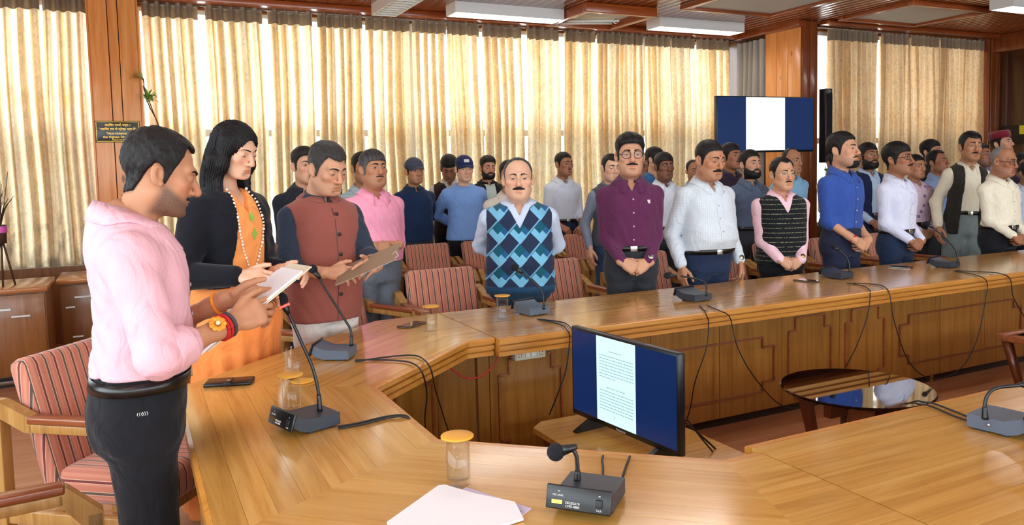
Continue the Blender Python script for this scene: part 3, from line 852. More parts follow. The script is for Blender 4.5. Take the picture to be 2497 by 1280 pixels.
# ------------------------------------------------------------------ ceiling fittings
def fixture(x, y, label, lit=True, ln=1.27, group='ceiling light fittings', rz=0.0):
    r = empty('ceiling_light', (x, y, ZC - 0.09), rz)
    mb = MB()
    mb.box((-ln / 2, -0.13, 0.03), (ln / 2, 0.13, 0.09)); mb.box((-ln / 2, -0.13, -0.02), (ln / 2, -0.118, 0.03)); mb.box((-ln / 2, 0.118, -0.02), (ln / 2, 0.13, 0.03))
    mb.box((-ln / 2, -0.118, -0.02), (-ln / 2 + 0.012, 0.118, 0.03)); mb.box((ln / 2 - 0.012, -0.118, -0.02), (ln / 2, 0.118, 0.03))
    mb.build('housing', M['white_metal'], r)
    for yy in (-0.06, 0.06):
        MB().tube([(-ln / 2 + 0.015, yy, 0.014), (ln / 2 - 0.015, yy, 0.014)], 0.014, 8).build('tube_lamp', M['tube'] if lit else M['white_metal'], r)
    lv = MB().box((-0.002, -0.117, -0.018), (0.002, 0.117, 0.0)).mesh('louvre')
    lv.materials.append(M['white_metal'])
    for i in range(11):
        link('louvre', lv, None, r, (-ln / 2 + ln * (i + 1) / 12, 0, 0))
    tag(r, label, 'ceiling light', group)
    return r
fixture(3.70, 7.58, 'white louvred ceiling light above the middle curtains')
fixture(6.22, 7.55, 'bright white ceiling light left of the corner column')
fixture(2.45, 7.26, 'unlit grey ceiling light nearest the pillar with the plaque', False, rz=H90)
fixture(9.15, 5.32, 'ceiling light at the top right corner above the far men')
k = 0
for yy in (5.2, 2.9, 0.6, -1.8):  # fittings out of view, added to fill the room with light
    for xx in (-1.2, 1.4, 4.0, 6.6):
        if yy == 5.2 and xx > 6: continue
        fixture(xx, yy, 'unseen ceiling light added for fill, %s of the %s row from the windows' % (ORD[int(round((xx + 1.2) / 2.6))], ORD[int(round((5.2 - yy) / 2.3)) + 1]), True, group='unseen fill lights over the table')
        k += 1

def ceiling_frame(name, x0, x1, y0, y1, drop, label, bars=False):
    r = empty(name, ((x0 + x1) / 2, (y0 + y1) / 2, ZC - drop))
    a, b = (x1 - x0) / 2, (y1 - y0) / 2
    for lo, hi in (((-a, -b, 0), (a, -b + 0.07, drop)), ((-a, b - 0.07, 0), (a, b, drop)), ((-a, -b + 0.07, 0), (-a + 0.07, b - 0.07, drop)), ((a - 0.07, -b + 0.07, 0), (a, b - 0.07, drop))):
        box('border', lo, hi, M['beam'], r, bev=0.006)
    box('panel', (-a + 0.07, -b + 0.07, drop - 0.02), (a - 0.07, b - 0.07, drop), M['grey_panel'], r)
    if bars:
        for s in (-0.07, 0.07):
            MB().tube([(-0.30, 0.28 + s, 0.03), (0.18, -0.05 + s, 0.0)], 0.014, 6).build('bar', M['white_metal'], r)
        MB().sphere((0.18, -0.05, 0.01), 0.03, 10).build('joint', M['steel'], r)
    tag(r, label, 'ceiling panel')
ceiling_frame('ceiling_panel', 4.35, 5.25, 7.02, 7.92, 0.10, 'square wooden ceiling frame with white bars inside, between two lights', True)
ceiling_frame('ceiling_panel', 5.42, 6.72, 5.75, 6.85, 0.05, 'pale grey ceiling panel with wooden border left of the corner column')
ceiling_frame('ceiling_panel', 7.65, 8.98, 5.72, 6.72, 0.05, 'pale grey ceiling panel with wooden border above the right curtains')
hk = MB()
for i in range(16):
    pass
hk.tube([(0.022 * math.cos(t * math.pi / 8), 0, 0.022 * math.sin(t * math.pi / 8)) for t in range(17)], 0.005, 6, caps=False)
tag(hk.build('ceiling_hook', M['white_metal'], None, (1.38, 7.6, ZC - 0.022)), 'small white ring hook on the ceiling above the left curtains', 'hook')

# ------------------------------------------------------------------ cabinets at the left
def cabinet(name, x0, x1, y0, y1, h, label, doors, dz=0.08):
    r = empty(name, ((x0 + x1) / 2, (y0 + y1) / 2, 0))
    a, b = (x1 - x0) / 2, (y1 - y0) / 2
    box('body', (-a, -b + 0.02, dz), (a, b, h - 0.035), M['cab'], r)
    box('plinth', (-a + 0.01, -b + 0.05, 0), (a - 0.01, b, dz), M['kick'], r)
    box('top', (-a - 0.02, -b - 0.03, h - 0.035), (a + 0.02, b, h), M['cabtop'], r, bev=0.006)
    w = (2 * a) / doors
    for i in range(doors):
        d = box('door', (-a + w * i + 0.006, -b, dz + 0.01), (-a + w * (i + 1) - 0.006, -b + 0.02, h - 0.05), M['cab'], r, bev=0.003)
        c = -a + w * (i + 0.5)
        for lo, hi in (((c - w * 0.28, -b - 0.012, h - 0.16), (c + w * 0.24, -b, h - 0.145)), ((c - w * 0.42, -b - 0.012, h - 0.24), (c - w * 0.28, -b, h - 0.228)), ((c + w * 0.24, -b - 0.012, h - 0.215), (c + w * 0.38, -b, h - 0.203)),
                       ((c - w * 0.34, -b - 0.012, dz + 0.13), (c - w * 0.18, -b, dz + 0.142))):
            box('trim_bar', lo, hi, M['steel'], d)
    MB().tube([(-a, -b + 0.03, 0.04), (a, -b + 0.03, 0.04)], 0.018, 8).build('foot_rail', M['steel'], r)
    tag(r, label, 'cabinet')
    return r
cabinet('low_cabinet', -2.3, -0.60, 6.72, 7.36, 0.74, 'low wooden cabinet with pale trim bars at the far left', 2)
cabinet('low_cabinet', -0.56, 0.90, 7.42, 8.02, 0.70, 'low brown cabinet under the pillar, set back behind the striped chair', 3)
# ------------------------------------------------------------------ conference table
TZ = 0.75
XS = 1.48
IN_HEAD = [(XS, 1.545), (1.36, 1.545), (0.755, 2.08), (0.755, 2.725), (1.345, 3.25), (XS, 3.25)]
OUT_HEAD = [(XS, 0.84), (1.12, 0.86), (0.13, 1.72), (0.13, 3.085), (1.12, 3.945), (XS, 3.97)]
EDGE_PROF = [(-0.010, TZ - 0.001), (-0.016, TZ - 0.006), (-0.016, TZ - 0.024), (0.004, TZ - 0.027), (0.004, TZ - 0.033), (-0.010, TZ - 0.036), (-0.010, TZ - 0.053),
             (0.008, TZ - 0.056), (0.008, TZ - 0.062), (-0.004, TZ - 0.065), (-0.004, TZ - 0.084), (0.055, TZ - 0.084), (0.055, TZ - 0.030), (0.012, TZ - 0.030), (0.012, TZ - 0.001)]

def slab_planks(root, seg, n=9):
    """seg = (inner a, inner b, outer a, outer b); n boards running along the length"""
    ia, ib, oa, ob = [Vector((*p, 0)) for p in seg]
    mid = (ia + ib + oa + ob) / 4
    d = ((ib + ob) - (ia + oa)).normalized()
    m = frame_mtx(mid, d, z=(0, 0, 1))
    inv = m.inverted()
    sh = (oa - ia).length
    for k in range(n):
        t0, t1 = k / n, (k + 1) / n
        g = 0.0005 / sh * 0.75
        t0 = t0 + g + (0.012 / sh if k == 0 else 0); t1 = t1 - g
        q = [ia.lerp(oa, t0), ib.lerp(ob, t0), ib.lerp(ob, t1), ia.lerp(oa, t1)]
        q = [inv @ p for p in q]
        poly = [(p.x, p.y) for p in q]
        ar = sum(poly[i][0] * poly[(i + 1) % 4][1] - poly[(i + 1) % 4][0] * poly[i][1] for i in range(4))
        if ar < 0: poly = poly[::-1]
        o = MB().prism(poly, TZ - 0.03, TZ).build('board', M['top'], root)
        o.matrix_local = Matrix.Translation(-root.location) @ m

def sweep_obj(name, path, prof, mat, root):
    vs, fs = sweep(path, prof)
    o = MB().add([Vector(v) - root.location for v in vs], fs).build(name, mat, root)
    return fix_normals(o)

def stepped_frame(x0, x1, z0, z1, sx, sz, w=0.011):
    """moulding outline with stepped corners, in the local xz plane, proud to -y"""
    mb = MB()
    def hbar(a, b, z): mb.box((a, -0.012, z - w / 2), (b, 0, z + w / 2))
    def vbar(x, a, b): mb.box((x - w / 2, -0.012, a), (x + w / 2, 0, b))
    hbar(x0 + sx, x1 - sx, z1); hbar(x0 + sx, x1 - sx, z0)
    for x, xi in ((x0, x0 + sx), (x1, x1 - sx)):
        vbar(x, z0 + sz, z1 - sz)
        vbar(xi, z1 - sz, z1); vbar(xi, z0, z0 + sz)
        hbar(min(x, xi), max(x, xi), z1 - sz); hbar(min(x, xi), max(x, xi), z0 + sz)
    return mb

def front_panel(root, a, b, cuts, frames):
    """panel run from a to b (2D, aisle on the right of travel a->b); cuts along its length; frames (i0, i1, z0, z1)"""
    a, b = Vector((*a, 0)), Vector((*b, 0))
    d = (b - a).normalized()
    m = frame_mtx(a, d, z=(0, 0, 1))
    loc = Matrix.Translation(-root.location) @ m
    for u0, u1 in zip(cuts[:-1], cuts[1:]):
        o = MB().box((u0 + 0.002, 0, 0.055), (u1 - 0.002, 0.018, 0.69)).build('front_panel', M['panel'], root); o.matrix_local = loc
    for (u0, u1, z0, z1, sx, sz) in frames:
        o = stepped_frame(u0, u1, z0, z1, sx, sz).build('panel_moulding', M['trim'], root); o.matrix_local = loc
    o = MB().box((cuts[0], 0.03, 0.0), (cuts[-1], 0.05, 0.06)).build('plinth', M['kick'], root); o.matrix_local = loc

# head section (chamfered corners)
th = empty('conference_table', (0.7, 2.4, 0))
for i in range(5):
    slab_planks(th, (IN_HEAD[i], IN_HEAD[i + 1], OUT_HEAD[i], OUT_HEAD[i + 1]), 9 if i != 0 and i != 4 else 8)
sweep_obj('edge_moulding', IN_HEAD, EDGE_PROF, M['edge'], th)
sweep_obj('outer_edge', OUT_HEAD[::-1], [(0.0, TZ - 0.001), (-0.012, TZ - 0.008), (-0.012, TZ - 0.045), (0.04, TZ - 0.045), (0.04, TZ - 0.031), (0.0, TZ - 0.031)], M['edge'], th)
PH = [(XS, 1.33), (1.44, 1.33), (0.545, 2.02), (0.545, 2.785), (1.31, 3.46), (XS, 3.46)]
PH = [(XS, 1.31), (1.31, 1.31), (0.52, 2.0), (0.52, 2.80), (1.28, 3.475), (XS, 3.475)]
for i in range(5):
    a, b = Vector(PH[i]), Vector(PH[i + 1])
    ln = (b - a).length
    # the aisle must be on the right of travel: reverse of the edge path
    if i in (1, 3):
        front_panel(th, PH[i], PH[i + 1], [0, ln / 2, ln], [(0.06, ln / 2 - 0.05, 0.10, 0.60, 0.06, 0.07), (ln / 2 + 0.05, ln - 0.06, 0.10, 0.60, 0.06, 0.07)])
    elif i == 2:
        front_panel(th, PH[i], PH[i + 1], [0, ln], [(0.08, ln - 0.08, 0.14, 0.56, 0.07, 0.07)])
    else:
        front_panel(th, PH[i], PH[i + 1], [0, ln], [])
for lo, hi in (((0.17, 1.86, 0), (0.19, 2.96, 0.715)), ((0.35, 1.55, 0), (0.52, 1.58, 0.715)), ((0.42, 3.25, 0), (0.6, 3.28, 0.715))):
    c = th.location
    box('side_panel', (lo[0] - c.x, lo[1] - c.y, lo[2]), (hi[0] - c.x, hi[1] - c.y, hi[2]), M['panel'], th)
tag(th, 'honey-coloured head section of the wooden conference table with angled corners', 'table')

def row_table(name, x0, x1, yi, yo, label, far):
    r = empty(name, ((x0 + x1) / 2, (yi + yo) / 2, 0))
    slab_planks(r, ((x0, yi), (x1, yi), (x0, yo), (x1, yo)), 9)
    p = [(x0, yi), (x1, yi)] if far else [(x1, yi), (x0, yi)]
    sweep_obj('edge_moulding', p, EDGE_PROF, M['edge'], r)
    po = [(x1, yo), (x0, yo)] if far else [(x0, yo), (x1, yo)]
    sweep_obj('outer_edge', po, [(0.0, TZ - 0.001), (-0.012, TZ - 0.008), (-0.012, TZ - 0.045), (0.04, TZ - 0.045), (0.04, TZ - 0.031), (0.0, TZ - 0.031)], M['edge'], r)
    s = 1 if far else -1
    yp = yi + s * 0.255
    n = int((x1 - x0 - 0.065) / 0.4845)
    cuts = [0.0] + [0.065 + 0.4845 * i for i in range(n + 1)] + [x1 - x0]
    fr = []
    base = 0.065
    pat = [1, 1, 2, 1, 1, 3, 1, 1, 2, 1, 1]
    u = base
    for q in pat:
        w = 0.4845 * q
        if u + w > x1 - x0: break
        if q == 1: fr.append((u + 0.05, u + w - 0.08, 0.09, 0.585, 0.055, 0.08))
        else: fr.append((u + 0.07, u + w - 0.07, 0.165, 0.495, 0.09, 0.06))
        u += w
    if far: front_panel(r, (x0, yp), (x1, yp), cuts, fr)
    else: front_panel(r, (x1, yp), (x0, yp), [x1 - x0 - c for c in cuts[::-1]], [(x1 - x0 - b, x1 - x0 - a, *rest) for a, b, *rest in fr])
    for xx in (x0 + 0.03, (x0 + x1) / 2, x1 - 0.03):
        c = r.location
        y0, y1 = sorted((yp + s * 0.02, yo - s * 0.06))
        box('side_panel', (xx - 0.015 - c.x, y0 - c.y, 0), (xx + 0.015 - c.x, y1 - c.y, 0.715), M['panel'], r)
    tag(r, label, 'table')
    return r
row_table('conference_table', XS + 0.006, 8.3, 3.208, 3.97, 'long far row of the wooden conference table with panelled front, men standing behind', True)
row_table('conference_table', XS + 0.006, 6.6, 1.596, 0.84, 'near row of the wooden conference table at the lower right corner', False)

# ------------------------------------------------------------------ striped armchairs
def make_chair():
    r = empty('armchair')
    def rot_box(lo, hi, ang, piv, bev):
        mm = Matrix.Translation(piv) @ Matrix.Rotation(ang, 4, 'X') @ Matrix.Translation(-Vector(piv))
        return MB().box(lo, hi, mtx=mm, bev=bev)
    b = rot_box((-0.255, -0.245, 0.27), (0.255, -0.155, 0.86), math.radians(15), (0, -0.2, 0.30), 0.032).build('backrest', M['stripe_back'], r)
    b2 = MB().box((-0.25, -0.20, 0.28), (0.25, 0.27, 0.425), bev=0.04).build('seat', M['stripe'], r)
    for s in (-1, 1):
        x0, x1 = (0.275, 0.325) if s > 0 else (-0.325, -0.275)
        box('front_leg', (x0, 0.235, 0), (x1, 0.28, 0.545), M['pine'], r, bev=0.004)
        box('rear_leg', (x0, -0.40, 0), (x1, -0.355, 0.695), M['pine'], r, bev=0.004)
        MB().prism([(0.28, 0.545), (0.28, 0.50), (0.235, 0.50), (0.17, 0.585), (0.17, 0.635), (0.19, 0.635)][::-1], x0, x1, Matrix(((0, 0, 1, 0), (1, 0, 0, 0), (0, 1, 0, 0), (0, 0, 0, 1)))).build('front_slope', M['pine'], r)
        MB().prism([(-0.40, 0.70), (-0.36, 0.70), (-0.22, 0.64), (-0.22, 0.585), (-0.25, 0.585), (-0.40, 0.655)][::-1], x0, x1, Matrix(((0, 0, 1, 0), (1, 0, 0, 0), (0, 1, 0, 0), (0, 0, 0, 1)))).build('rear_slope', M['pine'], r)
        box('arm_rail', (x0, -0.23, 0.585), (x1, 0.18, 0.618), M['pine'], r, bev=0.003)
        box('armrest', (x0 - 0.004, -0.235, 0.618), (x1 + 0.004, 0.185, 0.645), M['armwood'], r, bev=0.006)
        box('side_rail', (x0 + 0.008, -0.36, 0.225), (x1 - 0.008, 0.24, 0.275), M['pine'], r, bev=0.003)
    for y in (-0.17, 0.20):
        box('cross_rail', (-0.28, y - 0.02, 0.23), (0.28, y + 0.02, 0.27), M['pine'], r, bev=0.003)
    return r
chair0 = make_chair()
chair_used = [False]
def chair(x, y, face, label, group, sx=1.0):
    """face: world direction the sitter looks to, as an angle"""
    if not chair_used[0]:
        c = chair0; chair_used[0] = True
    else:
        c = copy_tree(chair0)
    c.location = (x, y, 0); c.rotation_euler = (0, 0, face - H90)
    c.scale = (sx, 1, 1)
    tag(c, label, 'chair', group)
    return c
DN = -H90
chair(0.0, 3.47, math.radians(-38), 'striped wooden armchair at the left behind the man in pale pink', 'striped armchairs')
chair(-0.37, 2.25, math.radians(5), 'striped wooden armchair cut off at the lower left corner, only its arm showing', 'striped armchairs')
chair(0.52, 4.32, math.radians(-52), 'striped armchair between the woman and the man in the brown waistcoat', 'striped armchairs')
chair(1.26, 4.78, math.radians(-66), 'striped armchair hidden behind the man in the brown waistcoat', 'striped armchairs')
for x, l in ((1.93, 'left of the man in the argyle vest'), (2.80, 'right of the man in the argyle vest'), (3.62, 'right of the man in the maroon shirt'), (4.42, 'between the checked-shirt man and the striped-vest man'), (5.08, 'right of the striped-vest man'), (5.74, 'right of the man in the blue shirt'), (6.38, 'beside the man in the open dark waistcoat')):
    chair(x, 4.78, DN, 'striped armchair at the far table, ' + l, 'front row of striped armchairs', 1.0 if x < 6.2 else 0.8)
for x, l in ((0.82, 'behind the woman in the orange sari'), (1.38, 'behind the man in the brown waistcoat'), (1.94, 'directly behind the second man in pink'), (2.50, 'in front of the man in the grey cap'), (3.07, 'in front of the man in the light blue sweater'), (3.64, 'behind the man in the argyle vest'), (4.21, 'under the hands of the man in the white shirt'), (4.79, 'behind the man in the maroon shirt'), (5.38, 'behind the man in the checked shirt'), (6.3, 'behind the man in the blue shirt')):
    chair(x, 6.62 if x < 5 else (6.45 if x < 6 else 6.75), DN, 'striped armchair of the middle row, ' + l, 'middle row of striped armchairs', 0.84)
for x, l in ((2.02, 'behind the man in the grey cap'), (2.62, 'between the two men in caps'), (4.55, 'right of the man in the white shirt'), (1.40, 'at the curtains behind the black shirt')):
    chair(x, 7.80, DN, 'striped armchair of the rear row, ' + l, 'rear row of striped armchairs', 0.84)

# ------------------------------------------------------------------ monitor on a low desk in the aisle
dk = empty('low_desk', (1.87, 2.52, 0))
MB().prism([(-0.29, 0.54), (-0.29, -0.60), (0.30, -0.60), (0.30, 0.60), (-0.22, 0.60)], 0.335, 0.36).build('top', M['top'], dk, rot=None)
sweep_o = MB()
for lo, hi in (((-0.26, -0.56, 0.0), (-0.22, 0.50, 0.335)), ((0.24, -0.56, 0.0), (0.27, 0.56, 0.335)), ((-0.22, -0.56, 0.05), (0.24, -0.54, 0.33)), ((-0.22, 0.50, 0.05), (0.24, 0.52, 0.33))):
    box('side', lo, hi, M['dark_wood'], dk)
tag(dk, 'low wooden desk in the aisle carrying the monitor', 'desk')

def tv(name, origin, xdir, w, h, t, label, cat, page, white, textlines, brand, stand):
    """origin = bottom left of the screen seen from its front; xdir = to the right seen from the front"""
    x = Vector(xdir).normalized()
    n = x.cross(Vector((0, 0, 1)))       # towards the viewer
    m = Matrix((x, -n, Vector((0, 0, 1)))).transposed().to_4x4()
    r = empty(name, origin)
    r.rotation_euler = m.to_euler()
    box('casing', (0, 0.0, 0), (w, t, h), M['black'], r, bev=0.006)
    box('back_bulge', (w * 0.15, t - 0.005, 0.05), (w * 0.85, t + 0.03, h * 0.7), M['black'], r, bev=0.012)
    b = 0.012
    sc = box('screen', (b, -0.0012, b + 0.012), (w - b, 0.0005, h - b), M['screen_blue'], r)
    p0, p1 = page
    box('page', (p0 * w, -0.002, b + 0.012), (p1 * w, -0.0011, h - b), white, sc)
    rn = random.Random(3)
    if textlines:
        mb = MB()
        pw = (p1 - p0) * w
        def line(zz, a, c2):
            xx = p0 * w + pw * a
            while xx < p0 * w + pw * c2:
                l = rn.uniform(0.006, 0.018)
                mb.box((xx, -0.0028, h * zz - 0.0018), (min(xx + l, p0 * w + pw * c2), -0.0019, h * zz + 0.0018)); xx += l + 0.004
        line(0.83, 0.34, 0.66)
        for i in range(8): line(0.775 - 0.033 * i, 0.08, 0.95 if i < 7 else 0.5)
        line(0.44, 0.28, 0.75)
        for i in range(7): line(0.395 - 0.033 * i, 0.08, 0.95)
        line(0.14, 0.45, 0.5)
        tag(mb.build('printed_lines', M['screen_text'], sc), kind='stuff')
    if brand:
        text('brand_lettering', brand, 0.016, M['print_white'], r, Matrix.Translation((w / 2, -0.0015, 0.011)) @ Matrix.Rotation(H90, 4, 'X'))
    if stand:
        for xx in (w * 0.18, w * 0.82):
            MB().prism([(-0.10, 0), (0.10, 0), (0.10, 0.006), (0.02, 0.045), (-0.02, 0.045), (-0.10, 0.006)], xx - 0.012, xx + 0.012, Matrix(((0, 0, 1, 0), (1, 0, 0, 0.02), (0, 1, 0, -0.043), (0, 0, 0, 1)))).build('foot', M['black'], r)
    tag(r, label, cat)
    return r
mo = Vector((1.772, 3.036, 0.404)); md = Vector((1.838, 2.347, 0.404)) - mo
tv('monitor', mo, md, md.length, 0.405, 0.035, 'flat monitor on the low desk showing a white page between blue bars', 'monitor', (0.27, 0.64), M['screen_white'], True, 'Panasonic', True)

def cable(name, pts, r, mat, parent=None, n=6):
    P = spline(pts, 6)
    if parent is not None: P = [parent.matrix_world.inverted() @ p for p in P]
    return MB().tube(P, r, n).build(name, mat, parent)
tag(cable('monitor_cable', TVCABLE, 0.004, M['rubber']), 'black cable trailing from the right side of the monitor', 'cable')
tag(cable('monitor_cable', [(p[0] + 0.02, p[1] - 0.02, p[2] - 0.03 * i) for i, p in enumerate(TVCABLE)], 0.0035, M['rubber']), 'thinner black cable hanging below the other behind the monitor', 'cable')

# round black glass table
rt = empty('round_table', (3.04, 2.55, 0))
MB().lathe([(0.0, 0.446), (0.335, 0.446), (0.342, 0.450), (0.342, 0.456), (0.336, 0.460), (0.0, 0.460)], 56).build('glass_top', M['black_glass'], rt)
smooth_angle(rt.children[0], 20)
for k in range(4):
    a = math.radians(45 + 90 * k)
    m_ = Matrix.Rotation(a, 4, 'Z')
    MB().add([(0.13, -0.055, 0), (0.17, -0.055, 0), (0.27, -0.055, 0.446), (0.20, -0.055, 0.446), (0.13, 0.055, 0), (0.17, 0.055, 0), (0.27, 0.055, 0.446), (0.20, 0.055, 0.446)],
             [(0, 1, 2, 3), (7, 6, 5, 4), (0, 4, 5, 1), (1, 5, 6, 2), (2, 6, 7, 3), (3, 7, 4, 0)], False, m_).build('leg', M['dark_wood'], rt)
MB().box((-0.19, -0.02, 0.34), (0.19, 0.02, 0.40)).box((-0.02, -0.19, 0.34), (0.02, 0.19, 0.40)).build('cross_brace', M['dark_wood'], rt)
tag(rt, 'round coffee table with black glass top in the aisle', 'table')
st = empty('side_table', (5.05, 2.62, 0))
box('glass_top', (-0.30, -0.24, 0.445), (0.30, 0.24, 0.455), M['black_glass'], st)
for lo, hi in (((-0.36, -0.30, 0.42), (0.36, -0.24, 0.46)), ((-0.36, 0.24, 0.42), (0.36, 0.30, 0.46)), ((-0.36, -0.24, 0.42), (-0.30, 0.24, 0.46)), ((0.30, -0.24, 0.42), (0.36, 0.24, 0.46))):
    box('top_border', lo, hi, M['trim'], st, bev=0.004)
for sx in (-1, 1):
    for sy in (-1, 1):
        MB().tube([(sx * 0.24, sy * 0.18, 0), (sx * 0.32, sy * 0.26, 0.42)], [0.02, 0.03], 4).build('leg', M['dark_wood'], st)
tag(st, 'dark wooden side table with glass inlay at the right edge of the aisle', 'table')

# ------------------------------------------------------------------ delegate microphones
def mic(key, label, light=False, longtext=False):
    d = MICS[key]
    mat = M['mic_light'] if light else M['mic']
    r = empty('microphone_unit', (d['c'][0], d['c'][1], TZ), d['rz'])
    bpy.context.view_layer.update()
    sec = [(-0.078, 0.030), (-0.068, 0.062), (-0.020, 0.043), (0.078, 0.043), (0.078, 0.006), (-0.030, 0.006), (-0.055, 0.014)]
    mx = Matrix(((0, 0, 1, 0), (1, 0, 0, 0), (0, 1, 0, 0), (0, 0, 0, 1)))
    b = smooth_angle(fix_normals(MB().prism(sec, -0.066, 0.066, mx).build('base', mat, r)))
    pm = frame_mtx((0, -0.0775, 0.0455), (1, 0, 0), z=(0, -0.955, 0.297))
    fp = MB().box((-0.074, -0.026, -0.002), (0.074, 0.026, 0.006), bev=0.003).build('front_panel', M['black'], r); fp.matrix_local = pm
    if longtext:
        def tx(s, x, y, size, mt): text('lettering', s, size, mt, fp, Matrix.Translation((x, y, 0.0065)))
        tx('MIC LEVEL', -0.046, 0.004, 0.0055, M['print_white']); tx('DELEGATE', -0.012, -0.010, 0.007, M['print_white']); tx('CMD-4000', -0.012, -0.017, 0.007, M['print_white']); tx('TALK', 0.048, -0.018, 0.0055, M['print_white'])
        box('logo_plate', (-0.060, -0.014, 0.0058), (-0.036, -0.006, 0.0066), M['gold'], fp)
        box('level_mark', (-0.047, 0.012, 0.0058), (-0.043, 0.0135, 0.0066), M['print_white'], fp)
        box('talk_mark', (0.046, 0.011, 0.0058), (0.050, 0.0125, 0.0066), M['print_white'], fp)
    box('talk_button', (0.040, -0.012, 0.0055), (0.056, 0.005, 0.0095), M['rubber'], fp, bev=0.0015)
    for sx in (-0.05, 0.05):
        box('foot', (sx - 0.012, 0.02, 0), (sx + 0.012, 0.06, 0.007), M['rubber'], r); box('foot', (sx - 0.012, -0.028, 0), (sx + 0.012, -0.012, 0.007), M['rubber'], r)
    MB().tube([(-0.0665, 0.02, 0.024), (-0.069, 0.02, 0.024)], 0.005, 10).build('jack', M['steel'], r)
    inv = r.matrix_world.inverted()
    N_ = [inv @ Vector(p) for p in d['neck']]
    P = spline([Vector((N_[0].x, N_[0].y, 0.04))] + N_[1:], 6)
    L_ = len(P)
    MB().tube(P[:max(3, L_ // 5)], [0.009 - 0.003 * i / max(1, L_ // 5) for i in range(max(3, L_ // 5))], 10).build('neck_sleeve', M['black'], r)
    MB().tube(P, 0.0052, 8).build('gooseneck', M['black'], r)
    f = inv @ Vector(d['foam'])
    ax = (f - P[-1])
    ax = ax.normalized() if ax.length > 1e-4 else Vector((0, 0, 1))
    MB().tube([f - ax * 0.052, f - ax * 0.035, f - ax * 0.014], [0.006, 0.010, 0.0135], 12).build('capsule', M['black'], r)
    if key == 'B':
        MB().tube([f - ax * 0.026, f - ax * 0.019], [0.0155, 0.0165], 16).build('light_ring', M['red_led'], r)
    fm = frame_mtx(f, ax, z=(0, 0, 1) if abs(ax.z) < 0.9 else (1, 0, 0))
    MB().sphere((0, 0, 0), (0.024 if key == 'B' else 0.021, 0.019, 0.019) if key != 'A' else (0.021, 0.021, 0.021), 16, fm).build('foam_windscreen', M['foam'], r)
    for c in CABLES[key]:
        cable('cable', c, 0.0032, M['rubber'], r)
    tag(r, label, 'microphone', 'table microphones')
    return r
mic('A', 'dark delegate microphone unit with lettered front panel beside the papers in the foreground', longtext=True)
mic('B', 'dark delegate microphone with glowing red ring in front of the man in the pink shirt', longtext=True)
mic('C', 'slate grey microphone unit in front of the man in the brown waistcoat', True)
mic('D', 'slate grey microphone unit in front of the man in the argyle vest', True)
mic('E', 'dark microphone unit with bent neck in front of the man in the checked shirt')
mic('F', 'dark microphone unit in front of the man in the blue shirt')
mic('G', 'dark microphone unit in front of the man in the open dark waistcoat')
mic('H', 'slate grey microphone unit on the near table row at the right edge', True)

# ------------------------------------------------------------------ water glasses
def glass(x, y, label, lid=True, size=1.0, tilt_lid=False):
    r = empty('water_glass', (x, y, TZ))
    h, ro = 0.118 * size, 0.0315 * size
    MB().lathe([(0, 0.002), (ro * 0.9, 0.0), (ro * 0.95, 0.004), (ro, h), (ro - 0.002, h), (ro * 0.93 - 0.002, 0.016), (0, 0.014)], 24).build('tumbler', M['glass'], r)
    MB().lathe([(0, 0.017), (ro * 0.90, 0.017), (ro - 0.004, h * 0.86), (0, h * 0.86)], 24).build('water', M['water'], r)
    if lid:
        MB().lathe([(0, h), (ro * 1.05, h), (ro * 1.28, h + 0.001), (ro * 1.3, h + 0.004), (ro * 1.25, h + 0.006), (ro * 0.5, h + 0.005), (0, h + 0.005)], 28).build('lid', M['lid'], r)
    tag(r, label, 'glass', 'glasses of water on the table')
    return r
GL = ['glass of water with amber lid in the foreground, nearest the papers', 'glass of water with amber lid behind the red-ring microphone', 'uncovered glass of water nearest the man in the brown waistcoat', 'glass of water with amber lid beside the black phone on the far corner', 'glass of water with amber lid in front of the argyle vest']
for i, (g, l) in enumerate(zip(GLASSES, GL)):
    glass(g[0], g[1], l, i != 2)
tag(MB().lathe([(0, 0.0), (0.036, 0.0), (0.042, 0.002), (0.042, 0.005), (0.038, 0.006), (0, 0.006)], 28).build('glass_lid', M['lid'], None, (0.545, 2.925, TZ)), 'loose amber lid lying beside the uncovered glass', 'lid')

# ------------------------------------------------------------------ phones, wallet case, papers
def phone(name, x, y, rz, w, l, label, screen=True):
    r = empty(name, (x, y, TZ), rz)
    box('case', (-w / 2, -l / 2, 0), (w / 2, l / 2, 0.009), M['black'], r, bev=0.003)
    box('screen', (-w / 2 + 0.003, -l / 2 + 0.004, 0.0088), (w / 2 - 0.003, l / 2 - 0.004, 0.0096), M['black_glass'], r)
    box('frame_band', (-w / 2 - 0.0006, -l / 2 - 0.0006, 0.003), (w / 2 + 0.0006, l / 2 + 0.0006, 0.006), M['steel'], r)
    tag(r, label, 'phone')
    return r
phone('phone', 1.245, 3.72, math.radians(-148 + 90), 0.072, 0.15, 'black phone with shiny screen beside a covered glass on the far corner')
phone('phone', 3.94, 3.70, math.radians(8), 0.072, 0.15, 'black phone lying in front of the striped-vest man')
phone('phone', 4.98, 3.80, math.radians(20), 0.075, 0.15, 'dark phone with pale edge below the clasped hands of the spectacled man')
wl = empty('wallet_case', (0.30, 3.045, TZ), math.radians(-18))
box('cover', (-0.085, -0.045, 0), (0.085, 0.045, 0.013), M['black'], wl, bev=0.005)
box('clasp_strap', (-0.012, -0.048, 0.002), (0.014, 0.02, 0.0155), M['rubber'], wl, bev=0.002)
box('clasp_button', (-0.006, -0.02, 0.015), (0.008, -0.006, 0.017), M['steel'], wl)
tag(wl, 'black wallet-style phone case with a clasp on the table near the orange sari', 'phone case')

